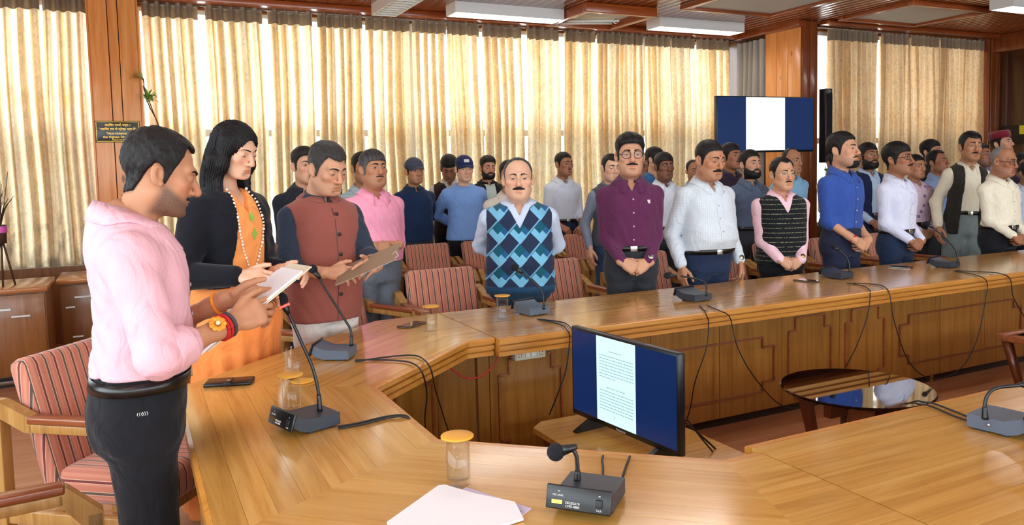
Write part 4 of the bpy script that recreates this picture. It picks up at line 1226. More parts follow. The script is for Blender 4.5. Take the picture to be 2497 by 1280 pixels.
def sheet(name, poly, z, t, mat, parent=None):
    return MB().prism(poly, z, z + t).build(name, mat, parent)
pp = empty('paper_stack', (0.62, 1.60, TZ))
def rel(pts): return [(x - 0.62, y - 1.60) for x, y in pts]
sheet('lower_sheet', rel([(0.690, 1.480), (0.784, 1.537), (0.700, 1.72), (0.60, 1.66)]), 0.0, 0.002, M['paper_lav'], pp)
sheet('upper_sheet', rel([(0.475, 1.46), (0.74, 1.49), (0.762, 1.577), (0.700, 1.665), (0.656, 1.749), (0.640, 1.752), (0.47, 1.62)]), 0.0022, 0.005, M['paper'], pp)
_ink = MB()
rn = random.Random(5)
for i in range(5):
    x = -0.004 + i * 0.006
    _ink.box((x, -0.002, 0), (x + 0.0015, 0.005 + 0.002 * rn.random(), 0.0004)); _ink.box((x - 0.001, 0.004, 0), (x + 0.006, 0.0052, 0.0004))
_o = _ink.build('handwriting', M['ink'], pp); _o.location = (0.115, -0.055, 0.0023); _o.rotation_euler = (0, 0, math.radians(-40))
tag(pp, 'white papers over a lavender sheet on the table in the foreground', 'papers')

# ------------------------------------------------------------------ power sockets and red wire under the table edge
sk = empty('socket_strip', (1.74, 3.40, 0.585))
box('plate', (-0.085, -0.02, 0), (0.085, 0.03, 0.062), M['socket'], sk, bev=0.005)
for i, x in enumerate((-0.06, -0.02, 0.012, 0.055)):
    if i in (0, 3):
        f = box('socket', (x - 0.02, -0.024, 0.01), (x + 0.02, -0.019, 0.054), M['socket'], sk, bev=0.002)
        for dx, dz, rr in ((0, 0.014, 0.004), (-0.008, 0.0, 0.003), (0.008, 0.0, 0.003), (-0.006, -0.012, 0.0025), (0.006, -0.012, 0.0025)):
            MB().tube([(x + dx, -0.0245, 0.032 + dz), (x + dx, -0.0235, 0.032 + dz)], rr, 10).build('hole', M['black'], f)
    else:
        box('switch', (x - 0.011, -0.027, 0.014), (x + 0.011, -0.019, 0.05), M['white_metal'], sk, bev=0.002)
tag(sk, 'cream power socket strip with switches under the far table edge', 'socket')
tag(cable('red_wire', REDWIRE, 0.004, M['red_wire']), 'red wire looping below the table edge by the power sockets', 'wire')

# ------------------------------------------------------------------ wall screen, speaker, plaque, plants
tv('wall_screen', (5.98, 6.92, 1.655), (1.40, -0.10, 0), 1.40, 0.645, 0.05, 'large wall screen with a white page between blue bars, on the corner column', 'screen', (0.29, 0.69), M['screen_white2'], False, None, False)
wb = empty('screen_bracket', (7.2, 7.0, 1.9))
box('plate', (-0.1, -0.02, 0), (0.1, 0.0, 0.2), M['black'], wb)
box('arm', (-0.02, 0.0, 0.08), (0.2, 0.05, 0.12), M['black'], wb)
tag(wb, 'black bracket holding the wall screen to the corner column', 'bracket')
sp = empty('column_speaker', (7.72, 6.95, 1.52))
box('cabinet', (-0.055, -0.05, 0), (0.055, 0.06, 0.90), M['black'], sp, bev=0.008)
box('grille', (-0.045, -0.058, 0.02), (0.045, -0.048, 0.84), M['foam'], sp)
box('badge', (-0.02, -0.060, 0.855), (0.02, -0.05, 0.875), M['steel'], sp)
tag(sp, 'tall black column speaker beside the wall screen', 'speaker')
pq = empty('plaque', (-0.06, 8.07, 1.86))
box('plate', (-0.185, 0, 0), (0.185, 0.014, 0.195), M['plaque'], pq, bev=0.002)
for lo, hi in (((-0.175, -0.001, 0.008), (0.175, 0.001, 0.011)), ((-0.175, -0.001, 0.184), (0.175, 0.001, 0.187)), ((-0.177, -0.001, 0.008), (-0.174, 0.001, 0.187)), ((0.174, -0.001, 0.008), (0.177, 0.001, 0.187))):
    box('border_line', lo, hi, M['gold'], pq)
RX = Matrix.Rotation(H90, 4, 'X')
for s, z, sz in (('\u0905\u0939\u093f\u0902\u0938\u093e \u092a\u0930\u092e\u094b \u0927\u0930\u094d\u092e\u0903\u0964', 0.156, 0.030), ('"\u0905\u0939\u093f\u0902\u0938\u093e \u0938\u092c \u0938\u0947 \u0936\u094d\u0930\u0947\u0937\u094d\u0920 \u0927\u0930\u094d\u092e \u0939\u0948"', 0.120, 0.028), ('"Non-violence is', 0.080, 0.029), ('the Highest Dharma"', 0.048, 0.029), ('Mahatma Gandhi', 0.023, 0.015)):
    text('lettering', s, sz, M['gold'], pq, Matrix.Translation((0, -0.0008, z)) @ RX)
tag(pq, 'black plaque with gold lettering and border on the wooden pillar', 'plaque')

def leaf_mesh(l, w, droop):
    vs, fs = [], []
    n = 5
    for i in range(n + 1):
        t = i / n
        ww = w * math.sin(math.pi * min(1, t * 0.92 + 0.08)) ** 0.8 * (1 if i < n else 0.05)
        z = l * 0.5 * t - droop * l * t * t
        vs += [(-ww / 2, l * t * 0.85, z), (0, l * t * 0.85, z - 0.12 * ww), (ww / 2, l * t * 0.85, z)]
    for i in range(n):
        for k in range(2):
            a = i * 3 + k
            fs.append((a, a + 1, a + 4, a + 3))
    return MB().add(vs, fs, True).mesh('leaf')
pl = empty('hanging_plant', (0.235, 8.0, 2.02))
MB().tube(spline([(0.07, 0, -0.12), (0.03, 0, 0.04), (-0.02, 0, 0.16), (-0.05, 0, 0.26), (-0.06, 0, 0.42)], 5), 0.005, 6).build('stem', M['stem'], pl)
MB().tube(spline([(0.05, 0.0, -0.02), (0.0, 0.0, 0.14), (-0.03, 0, 0.24)], 5), 0.004, 6).build('stem', M['stem'], pl)
rn = random.Random(9)
lf = leaf_mesh(0.16, 0.028, 0.3); lf.materials.append(M['leaf'])
lf2 = leaf_mesh(0.15, 0.026, 0.75); lf2.materials.append(M['leaf_d'])
for i in range(26):
    o = link('leaf', lf if i % 3 else lf2, None, pl)
    top = i % 4 == 0
    o.location = (-0.06, 0, 0.40) if top else (-0.045 + 0.02 * rn.random(), 0, 0.20 + 0.06 * rn.random())
    o.rotation_euler = (rn.uniform(-0.2, 0.9), 0, (rn.uniform(0, 6.28) if not top else rn.uniform(0.9, 2.2)))
tag(pl, 'small green leafy plant sprig against the curtain right of the pillar', 'plant')

fa = empty('dried_flower_stand', (-0.86, 6.95, 0.74))
for a, b in (((0.05, 0, 0.0), (-0.01, 0, 0.33)), ((-0.09, 0.02, 0.0), (-0.03, 0, 0.33)), ((-0.02, -0.07, 0.0), (-0.02, 0, 0.33))):
    MB().tube([a, b], 0.008, 6).build('leg', M['stem'], fa)
MB().lathe([(0.0, 0.32), (0.035, 0.32), (0.04, 0.44), (0.035, 0.46), (0, 0.46)], 12, Matrix.Translation((-0.02, 0, 0))).build('holder', M['stem'], fa)
MB().lathe([(0.043, 0.40), (0.044, 0.45)], 12, Matrix.Translation((-0.02, 0, 0))).build('ribbon', M['pink_rib'], fa)
for i in range(22):
    a = rn.uniform(0, 6.28); sp_ = rn.uniform(0.03, 0.13); hh = rn.uniform(0.62, 0.86)
    pts = [(-0.02, 0, 0.44), (-0.02 + sp_ * 0.4 * math.cos(a), sp_ * 0.4 * math.sin(a), 0.58), (-0.02 + sp_ * math.cos(a), sp_ * math.sin(a), hh)]
    MB().tube(spline(pts, 3), [0.005 - 0.0005 * j for j in range(7)], 5).build('twig', M['stem'], fa)
for i in range(10):
    a = rn.uniform(0, 6.28); q = rn.uniform(0.0, 0.06)
    MB().sphere((-0.02 + q * math.cos(a), q * math.sin(a), rn.uniform(0.5, 0.78)), (0.018, 0.018, 0.028), 8).build('flower_head', M['dried'], fa)
tag(fa, 'dried twigs and pale flowers in a dark stand with a pink ribbon on the cabinet', 'dried flowers')
gl = empty('creeper_sprig', (7.72, 6.93, 1.36))
MB().tube([(0.0, 0.0, -0.12), (-0.01, 0, 0.0), (0.0, 0.02, 0.12)], 0.004, 5).build('stem', M['leaf_d'], gl)
lf3 = leaf_mesh(0.10, 0.07, 0.5); lf3.materials.append(M['leaf'])
for i in range(5):
    o = link('leaf', lf3, None, gl); o.location = (0, 0, -0.1 + 0.05 * i); o.rotation_euler = (0.5, 0, 2.4 + 1.3 * (i % 3))
tag(gl, 'small green leaves hanging below the column speaker', 'plant')
nb = empty('notice_box', (11.15, 6.72, 1.72))
box('panel', (-0.03, -0.2, 0), (0.02, 0.18, 0.26), M['black'], nb)
box('note', (-0.036, -0.19, 0.13), (-0.029, -0.06, 0.25), M['yellow'], nb)
MB().tube([(-0.02, -0.1, 0.26), (-0.02, -0.09, 0.7)], 0.003, 5).build('cord', M['rubber'], nb)
tag(nb, 'black box with a yellow note on the dark wall at the far right', 'notice box')
# ------------------------------------------------------------------ people: smooth implicit bodies meshed with surface nets
M['skin'] = attr_mat('skin', 0.5, 0.06, 90, 0.4)
M['hair'] = attr_mat('hair', 0.5, 0.5, 1.0, 0.22, stretch=(420, 420, 60))
M['eye'] = attr_mat('eye', 0.12, 0.0, 10, 0.6)
M['denim'] = cloth('blue_denim', srgb(52, 74, 108), 0.9)

def smin(a, b, k):
    if k <= 0: return np.minimum(a, b)
    h = np.clip(0.5 + 0.5 * (b - a) / k, 0, 1)
    return b + (a - b) * h - k * h * (1 - h)
def smax(a, b, k): return -smin(-a, -b, k)

class Field:
    def __init__(s, lo, hi, h):
        s.lo = np.array(lo, np.float32); s.h = h
        n = [int(math.ceil((hi[i] - lo[i]) / h)) + 1 for i in range(3)]
        s.n = n
        s.ax = [(lo[i] + h * np.arange(n[i])).astype(np.float32) for i in range(3)]
        s.D = np.full(n, 0.5, np.float32)
    def grid(s, lo=None, hi=None):
        if lo is None: sl = (slice(None),) * 3
        else:
            sl = []
            for i in range(3):
                a = max(0, int(math.floor((lo[i] - s.lo[i]) / s.h))); b = min(s.n[i], int(math.ceil((hi[i] - s.lo[i]) / s.h)) + 1)
                if b <= a: return None, None
                sl.append(slice(a, b))
            sl = tuple(sl)
        return sl, (s.ax[0][sl[0]][:, None, None], s.ax[1][sl[1]][None, :, None], s.ax[2][sl[2]][None, None, :])
    def op(s, fn, lo=None, hi=None, k=0.0, mode='u'):
        sl, g = s.grid(lo, hi)
        if sl is None: return s
        b = fn(*g)
        if mode == 'u': s.D[sl] = smin(s.D[sl], b, k)
        elif mode == 's': s.D[sl] = smax(s.D[sl], -b, k)
        else: s.D[sl] = smax(s.D[sl], b, k)
        return s
    def ell(s, c, r, k=0.01, mode='u', rot=None):
        c = np.array(c, float); r = np.array(r, float)
        def fn(x, y, z):
            dx, dy, dz = x - c[0], y - c[1], z - c[2]
            if rot is not None:
                R = rot
                dx, dy, dz = R[0][0] * dx + R[0][1] * dy + R[0][2] * dz, R[1][0] * dx + R[1][1] * dy + R[1][2] * dz, R[2][0] * dx + R[2][1] * dy + R[2][2] * dz
            k0 = np.sqrt((dx / r[0]) ** 2 + (dy / r[1]) ** 2 + (dz / r[2]) ** 2)
            k1 = np.sqrt((dx / r[0] ** 2) ** 2 + (dy / r[1] ** 2) ** 2 + (dz / r[2] ** 2) ** 2)
            return k0 * (k0 - 1) / np.maximum(k1, 1e-6)
        m = (r.max() if rot is not None else r) + k + 2 * s.h
        return s.op(fn, c - m, c + m, k, mode)
    def cap(s, a, b, ra, rb, k=0.01, mode='u'):
        a = np.array(a, float); b = np.array(b, float)
        ba = b - a; L2 = max(1e-9, float(ba @ ba))
        def fn(x, y, z):
            px, py, pz = x - a[0], y - a[1], z - a[2]
            t = np.clip((px * ba[0] + py * ba[1] + pz * ba[2]) / L2, 0, 1)
            return np.sqrt((px - ba[0] * t) ** 2 + (py - ba[1] * t) ** 2 + (pz - ba[2] * t) ** 2) - (ra + (rb - ra) * t)
        m = max(ra, rb) + k + 2 * s.h
        return s.op(fn, np.minimum(a, b) - m, np.maximum(a, b) + m, k, mode)
    def sample(s, P):
        P = np.asarray(P, np.float32)
        q = (P - s.lo) / s.h
        i = np.clip(np.floor(q).astype(int), 0, np.array(s.n) - 2)
        f = np.clip(q - i, 0, 1)
        D = s.D
        def c(a, b, d): return D[i[:, 0] + a, i[:, 1] + b, i[:, 2] + d]
        x0 = c(0, 0, 0) * (1 - f[:, 0]) + c(1, 0, 0) * f[:, 0]; x1 = c(0, 1, 0) * (1 - f[:, 0]) + c(1, 1, 0) * f[:, 0]
        x2 = c(0, 0, 1) * (1 - f[:, 0]) + c(1, 0, 1) * f[:, 0]; x3 = c(0, 1, 1) * (1 - f[:, 0]) + c(1, 1, 1) * f[:, 0]
        y0 = x0 * (1 - f[:, 1]) + x1 * f[:, 1]; y1 = x2 * (1 - f[:, 1]) + x3 * f[:, 1]
        return y0 * (1 - f[:, 2]) + y1 * f[:, 2]
    def grad(s, P):
        e = s.h
        g = np.stack([s.sample(P + d) - s.sample(P - d) for d in np.eye(3, dtype=np.float32) * e], 1)
        return g / np.maximum(np.linalg.norm(g, axis=1, keepdims=True), 1e-6)
    def push(s, P, off, both=False, it=6):
        P = np.array(P, np.float32)
        for _ in range(it):
            d = s.sample(P); g = s.grad(P)
            m = (off - d)
            if not both: m = np.maximum(m, 0)
            P = P + g * np.clip(m, -0.03, 0.03)[:, None]
        return P
    def front(s, x, z, y0=None):
        """front surface y at (x, z)"""
        ys = s.ax[1][::-1]
        P = np.stack([np.full_like(ys, x), ys, np.full_like(ys, z)], 1)
        d = s.sample(P)
        k = np.argmax(d < 0)
        if d[k] >= 0: return y0 if y0 is not None else 0.0
        if k == 0: return float(ys[0])
        t = d[k - 1] / (d[k - 1] - d[k])
        return float(ys[k - 1] + (ys[k] - ys[k - 1]) * t)
    def nets(s):
        D = s.D.copy()
        for ax in range(3):
            sl = [slice(None)] * 3
            for e in (0, -1):
                sl[ax] = e; D[tuple(sl)] = np.maximum(D[tuple(sl)], 1e-4)
        S = D < 0
        cnt = sum(S[a:S.shape[0] - 1 + a, b:S.shape[1] - 1 + b, c:S.shape[2] - 1 + c].astype(np.int8) for a in (0, 1) for b in (0, 1) for c in (0, 1))
        act = (cnt > 0) & (cnt < 8)
        idx = np.argwhere(act)
        if len(idx) == 0: return np.zeros((0, 3), np.float32), np.zeros((0, 4), np.int32)
        I = np.full(act.shape, -1, np.int32); I[act] = np.arange(len(idx))
        co = [(a, b, c) for a in (0, 1) for b in (0, 1) for c in (0, 1)]
        V = {o: D[idx[:, 0] + o[0], idx[:, 1] + o[1], idx[:, 2] + o[2]] for o in co}
        acc = np.zeros((len(idx), 3), np.float32); n = np.zeros(len(idx), np.float32)
        for o in co:
            for ax in range(3):
                if o[ax]: continue
                p = list(o); p[ax] = 1; p = tuple(p)
                a, b = V[o], V[p]
                m = (a < 0) != (b < 0)
                t = np.where(m, a / np.where(m, a - b, 1), 0)
                pos = np.tile(np.array(o, np.float32), (len(idx), 1)); pos[:, ax] += t
                acc += pos * m[:, None]; n += m
        P = s.lo + (idx + acc / n[:, None]) * s.h
        Q = []
        for ax in range(3):
            u, v = ((1, 2), (2, 0), (0, 1))[ax]
            sa = [slice(1, -1)] * 3; sb = [slice(1, -1)] * 3
            sa[ax] = slice(0, -1); sb[ax] = slice(1, None)
            A, B = S[tuple(sa)], S[tuple(sb)]
            g = np.argwhere(A != B)
            if len(g) == 0: continue
            ins = A[g[:, 0], g[:, 1], g[:, 2]]
            base = g.copy()
            for w in (u, v): base[:, w] += 0
            def cell(du, dv):
                c = base.copy(); c[:, u] += du; c[:, v] += dv
                return I[c[:, 0], c[:, 1], c[:, 2]]
            q = np.stack([cell(0, 0), cell(1, 0), cell(1, 1), cell(0, 1)], 1)
            q[~ins] = q[~ins][:, ::-1]
            Q.append(q)
        return P.astype(np.float32), np.concatenate(Q).astype(np.int32)

class Skin:
    """collects pieces of one continuous body mesh with vertex colours"""
    def __init__(s): s.v, s.q, s.c, s.n = [], [], [], 0
    def add(s, v, q, c):
        if len(v) == 0: return
        s.v.append(v); s.q.append(q + s.n); s.c.append(np.broadcast_to(np.asarray(c, np.float32), (len(v), 3))); s.n += len(v)
    def mesh(s, name, scale):
        return np_mesh(name, np.concatenate(s.v) * scale, np.concatenate(s.q), True, np.concatenate(s.c))

def ik(S, W, L1, L2, hint):
    S, W, hint = np.array(S, float), np.array(W, float), np.array(hint, float)
    d = W - S; dist = np.linalg.norm(d)
    u = d / dist
    if dist > (L1 + L2) * 0.995:
        dist = (L1 + L2) * 0.995; W = S + u * dist
    a = (L1 ** 2 - L2 ** 2 + dist ** 2) / (2 * dist); h = math.sqrt(max(0, L1 ** 2 - a * a))
    p = hint - u * (hint @ u); p /= np.linalg.norm(p)
    return S + u * a + p * h, W

def rotm(ax, a):
    c, s = math.cos(a), math.sin(a)
    return np.array({'x': [[1, 0, 0], [0, c, -s], [0, s, c]], 'y': [[c, 0, s], [0, 1, 0], [-s, 0, c]], 'z': [[c, -s, 0], [s, c, 0], [0, 0, 1]]}[ax], float)

# ---------------------------------------------------------------- head
HAIRLINES = {  # azimuth from the front (deg) -> lowest z of the hair
    'short':    [(0, .066), (25, .064), (42, .052), (56, .024), (66, -.030), (74, -.034), (80, .012), (100, .022), (118, -.012), (140, -.066), (180, -.078)],
    'widow':    [(0, .060), (18, .066), (36, .074), (48, .054), (60, .018), (68, -.034), (76, -.036), (82, .012), (100, .022), (118, -.012), (140, -.066), (180, -.078)],
    'recede':   [(0, .078), (18, .086), (34, .092), (46, .066), (60, .018), (68, -.028), (76, -.03), (82, .012), (100, .022), (118, -.012), (140, -.066), (180, -.078)],
    'balding':  [(0, .104), (30, .104), (52, .086), (64, .040), (72, -.018), (80, -.01), (86, .014), (102, .022), (118, -.012), (140, -.066), (180, -.078)],
    'fringe':   [(0, .050), (25, .048), (42, .040), (56, .010), (66, -.036), (74, -.040), (80, .010), (100, .020), (118, -.016), (140, -.07), (180, -.084)],
    'bald':     [(0, .16), (60, .16), (76, .10), (84, .05), (92, .04), (104, .032), (120, .0), (140, -.05), (180, -.066)],
}
def head(sp, h):
    """returns field, parts in head space"""
    w = sp.get('fw', 1.0); jaw = sp.get('jaw', 1.0); nose = sp.get('nose', 1.0); fat = sp.get('fat', 0.0)
    f = Field((-0.112, -0.128, -0.275), (0.112, 0.136, 0.150), h)
    f.ell((0, -0.014, 0.036), (0.0735 * w, 0.092, 0.080), 0.02)
    f.ell((0, 0.022, -0.025), (0.0615 * w, 0.066, 0.082), 0.03)
    f.ell((0, 0.034, -0.072), (0.050 * w * jaw, 0.050, 0.042), 0.03)
    f.cap((0.048 * w * jaw, 0.0, -0.058), (0.020 * jaw, 0.066, -0.092), 0.017, 0.018, 0.03); f.cap((-0.048 * w * jaw, 0.0, -0.058), (-0.020 * jaw, 0.066, -0.092), 0.017, 0.018, 0.03)
    f.cap((0, -0.022, -0.06), (0, -0.036, -0.20), 0.050 + fat * 0.4, 0.055 + fat * 0.4, 0.03)
    if fat > 0: f.ell((0, 0.028, -0.100), (0.046, 0.042, 0.022 + fat * 0.7), 0.03)
    f.ell((0, -0.012, -0.245), (0.090, 0.072, 0.058), 0.03)
    skull = f.D.copy()
    f.ell((0, 0.074, -0.097), (0.020 * jaw, 0.016, 0.015), 0.018)
    for s in (-1, 1):
        f.ell((s * 0.040 * w, 0.060, -0.018), (0.020 + fat * 0.4, 0.018, 0.018), 0.02)
        f.cap((s * 0.010, 0.083, 0.026), (s * 0.042 * w, 0.066, 0.027), 0.010, 0.010, 0.016)
        f.ell((s * 0.0315, 0.094, 0.006), (0.0165, 0.014, 0.0125), 0.010, 's')
        f.ell((s * 0.0315, 0.0725, 0.004), (0.0145, 0.0145, 0.0135), 0.004)
    f.cap((0, 0.082, 0.018), (0, 0.104 + 0.004 * nose, -0.026), 0.0075, 0.0105 * nose, 0.010)
    f.ell((0, 0.103 + 0.004 * nose, -0.031), (0.0115 * nose, 0.0105, 0.0095), 0.008)
    for s in (-1, 1):
        f.ell((s * 0.0125 * nose, 0.093, -0.034), (0.0085 * nose, 0.0105, 0.0075), 0.006)
        f.ell((s * 0.007 * nose, 0.1, -0.0425), (0.0035, 0.004, 0.003), 0.003, 's')
    op = sp.get('mouth', 0.0)
    f.ell((0, 0.084, -0.0595), (0.0235, 0.0105, 0.0058), 0.006)
    f.ell((0, 0.083, -0.0705 - op), (0.0205, 0.0105, 0.0068), 0.006)
    f.ell((0, 0.097, -0.0648 - op / 2), (0.021, 0.010, 0.0014 + op / 2), 0.003, 's')
    f.ell((0, 0.089, -0.082 - op), (0.016, 0.006, 0.005), 0.012, 's')
    es = sp.get('ear', 1.0)
    for s in (-1, 1):
        R = rotm('x', 0.25) @ rotm('z', s * 0.42)
        f.ell((s * 0.0775 * w, -0.012, -0.006), (0.0085, 0.0195 * es, 0.0315 * es), 0.006, 'u', R.T)
        f.ell((s * 0.0855 * w, -0.006, -0.003), (0.007, 0.010 * es, 0.017 * es), 0.004, 's', R.T)
        f.ell((s * 0.0755 * w, 0.004, -0.030), (0.007, 0.007, 0.008), 0.006)
    return f, skull

def hair_region(x, y, z, style):
    tb = HAIRLINES[style]
    th = np.degrees(np.arctan2(np.abs(x), y + 0.012))
    return np.interp(th, [a for a, _ in tb], [b for _, b in tb]).astype(np.float32) - z

def wob(x, y, z, sc, seed):
    return (np.sin(sc * (x * 1.3 + 0.6 * y) + seed) * np.sin(sc * (z * 1.1 - 0.5 * x) + 1.7 * seed) + 0.6 * np.sin(sc * 1.9 * (y + 0.7 * z) + 2.3 * seed) * np.sin(sc * 1.7 * x + seed)) * 0.6

def head_deform(P, sp):
    """yaw / pitch / roll of the head, fading down the neck"""
    P = np.asarray(P, np.float64)
    piv = np.array((0, -0.025, -0.115))
    t = np.clip((P[:, 2] + 0.185) / 0.10, 0, 1); wgt = t * t * (3 - 2 * t)
    out = P.copy()
    ya, pi, ro = [math.radians(sp.get(k, 0.0)) for k in ('hyaw', 'hpitch', 'hroll')]
    q = P - piv
    a = -ya * wgt                                   # positive hyaw turns to the person's right (+x)
    x, y = q[:, 0] * np.cos(a) - q[:, 1] * np.sin(a), q[:, 0] * np.sin(a) + q[:, 1] * np.cos(a)
    q = np.stack([x, y, q[:, 2]], 1)
    # pitch about the axis that is sideways after the yaw; positive looks down
    ax = np.array((math.cos(ya), -math.sin(ya), 0.0)); fw = np.array((math.sin(ya), math.cos(ya), 0.0))
    s_, f_, z_ = q @ ax, q @ fw, q[:, 2]
    p = -pi * wgt
    f2, z2 = f_ * np.cos(p) - z_ * np.sin(p), f_ * np.sin(p) + z_ * np.cos(p)
    r = ro * wgt
    s2, z3 = s_ * np.cos(r) + z2 * np.sin(r), -s_ * np.sin(r) + z2 * np.cos(r)
    return s2[:, None] * ax + f2[:, None] * fw + z3[:, None] * np.array((0, 0, 1.0)) + piv

def grid_faces(nu, nv):
    i, j = np.meshgrid(np.arange(nu - 1), np.arange(nv - 1), indexing='ij')
    a = (i * nv + j).ravel()
    return np.stack([a, a + nv, a + nv + 1, a + 1], 1).astype(np.int32)

def eye_patch(s, opn, gx, gz):
    nu, nv = 22, 11
    u = np.linspace(-1, 1, nu)[:, None] * np.ones((1, nv)); v = np.ones((nu, 1)) * np.linspace(0, 1, nv)[None, :]
    prof = np.maximum(1 - u * u, 0) ** 0.65
    up = opn * prof + 0.02; lo = -0.62 * opn * np.maximum(1 - u * u, 0) - 0.02
    drop = -0.10 - (0.34 - opn) * 0.8
    el = lo + (up - lo) * v + drop
    az = u * 0.92
    r = 0.0147
    P = np.stack([np.sin(az) * np.cos(el), np.cos(az) * np.cos(el), np.sin(el)], 2).reshape(-1, 3)
    g = np.array((math.sin(gx) * math.cos(gz), math.cos(gx) * math.cos(gz), math.sin(gz)))
    ang = np.arccos(np.clip(P @ g, -1, 1))
    c = np.where(ang[:, None] < 0.20, (0.004, 0.003, 0.003), np.where(ang[:, None] < 0.44, (0.045, 0.022, 0.012), (0.36, 0.32, 0.30)))
    e = v.reshape(-1)
    c = np.where(((e > 0.86) | (e < 0.06))[:, None], np.array((0.02, 0.012, 0.01)), c)
    return np.array((s * 0.0315, 0.0725, 0.004)) + P * r, grid_faces(nu, nv)[:, ::-1], c

def surf_patch(f, X, Z, off):
    """patch over the face: X, Z, off arrays (nu, nv)"""
    sh = X.shape
    Y = np.array([f.front(float(a), float(b)) for a, b in zip(X.ravel(), Z.ravel())])
    return np.stack([X.ravel(), Y + off.ravel(), Z.ravel()], 1), grid_faces(*sh)[:, ::-1]

def brow(f, s, thick, tilt=0.0):
    nu, nv = 9, 4
    t = np.linspace(0, 1, nu)[:, None] * np.ones((1, nv)); v = np.linspace(-1, 1, nv)[None, :] * np.ones((nu, 1))
    X = s * (0.0115 + 0.037 * t)
    Z = 0.0235 + 0.007 * np.sin(t * 2.2) - 0.006 * t ** 2 + tilt * (1 - t) + v * thick * (1.0 - 0.75 * t) * 0.5
    off = 0.0022 * (1 - v ** 2) + 0.0004
    return surf_patch(f, X, Z, off)

def moustache(f, wid, hgt, droop, bulge):
    nu, nv = 17, 5
    u = np.linspace(-1, 1, nu)[:, None] * np.ones((1, nv)); v = np.linspace(-1, 1, nv)[None, :] * np.ones((nu, 1))
    hh = hgt * (1 - 0.55 * np.abs(u) ** 1.6)
    X = u * wid; Z = -0.0505 - droop * np.abs(u) ** 1.5 + v * hh * 0.5 + 0.0012 * (np.abs(u) < 0.12)
    off = bulge * (1 - v ** 2) * (1 - 0.6 * np.abs(u) ** 2) * (1 - 0.35 * np.exp(-(u / 0.12) ** 2)) + 0.0005
    return surf_patch(f, X, Z, off)

# ---------------------------------------------------------------- hands
def hand(pose, fdir, flen, fr, h):
    """right hand: wrist at the origin, fingers +x, back of hand +z, thumb side +y"""
    curls = {'relax': [(18, 30, 16)] * 2 + [(24, 34, 18), (28, 36, 20)], 'clasp': [(38, 52, 30), (40, 54, 30), (44, 56, 30), (48, 58, 30)], 'hold': [(22, 38, 18), (26, 42, 20), (32, 46, 22), (38, 50, 24)], 'flat': [(4, 8, 4)] * 4,
             'fist': [(62, 80, 45), (64, 82, 45), (66, 82, 45), (68, 80, 45)], 'point': [(14, 18, 10), (40, 55, 30), (50, 62, 34), (56, 64, 36)]}[pose]
    chains = []
    for i, (y, L) in enumerate(zip((0.029, 0.0095, -0.0095, -0.027), ((.042, .026, .021), (.046, .029, .022), (.042, .027, .021), (.033, .021, .019)))):
        p = np.array((0.088 - 0.003 * abs(i - 1.2) ** 2, y, 0.0)); a = 0.0; pts = [p]
        sp = math.radians((1 - i) * 3.0)
        for j in range(3):
            a += math.radians(curls[i][j])
            d = np.array((math.cos(a) * math.cos(sp), math.sin(sp), -math.sin(a)))
            p = p + d * L[j]; pts.append(p)
        chains.append((pts, (0.0092, 0.0084, 0.0078, 0.0066) if i < 3 else (0.0082, 0.0075, 0.0068, 0.006)))
    td = {'relax': (0.78, 0.48, -0.40), 'clasp': (0.75, 0.30, -0.60), 'hold': (0.86, 0.42, 0.12), 'flat': (0.62, 0.76, -0.1), 'fist': (0.70, 0.15, -0.70), 'point': (0.8, 0.3, -0.5)}[pose]
    td = np.array(td) / np.linalg.norm(td)
    p0 = np.array((0.022, 0.026, -0.006)); p1 = p0 + td * 0.040 + np.array((0, 0.008, 0)); t2 = np.array((0.95, 0.0, td[2] * 0.8)); t2 /= np.linalg.norm(t2)
    p2 = p1 + (td * 0.5 + t2 * 0.5) * 0.031; p3 = p2 + t2 * 0.025
    chains.append(([p0, p1, p2, p3], (0.0145, 0.0115, 0.0098, 0.008)))
    fe = np.array(fdir, float) * flen
    allp = np.array([q for c, _ in chains for q in c] + [(0, 0, 0), fe, (0.05, 0.045, 0), (0.05, -0.045, 0)])
    m = max(0.02, fr + 0.012)
    f = Field(allp.min(0) - m, allp.max(0) + m, h)
    f.ell((0.050, 0.002, -0.002), (0.054, 0.041, 0.0165), 0.01)
    f.cap((0.082, 0.030, 0), (0.082, -0.028, 0), 0.0125, 0.0115, 0.012)
    f.cap((0.01, 0.010, 0), (0.075, 0.022, -0.002), 0.016, 0.014, 0.012); f.cap((0.01, -0.010, 0), (0.07, -0.024, -0.003), 0.016, 0.013, 0.012)
    f.cap((-0.012, 0.007, 0), tuple(fe * 0.25), 0.0235, 0.026, 0.014); f.cap((-0.012, -0.007, 0), tuple(fe * 0.25), 0.0225, 0.025, 0.014)
    f.cap(tuple(fe * 0.2), tuple(fe), 0.0255, fr, 0.014)
    for c, rr in chains:
        for j in range(len(c) - 1): f.cap(c[j], c[j + 1], rr[j], rr[j + 1], 0.0035)
    return f.nets()

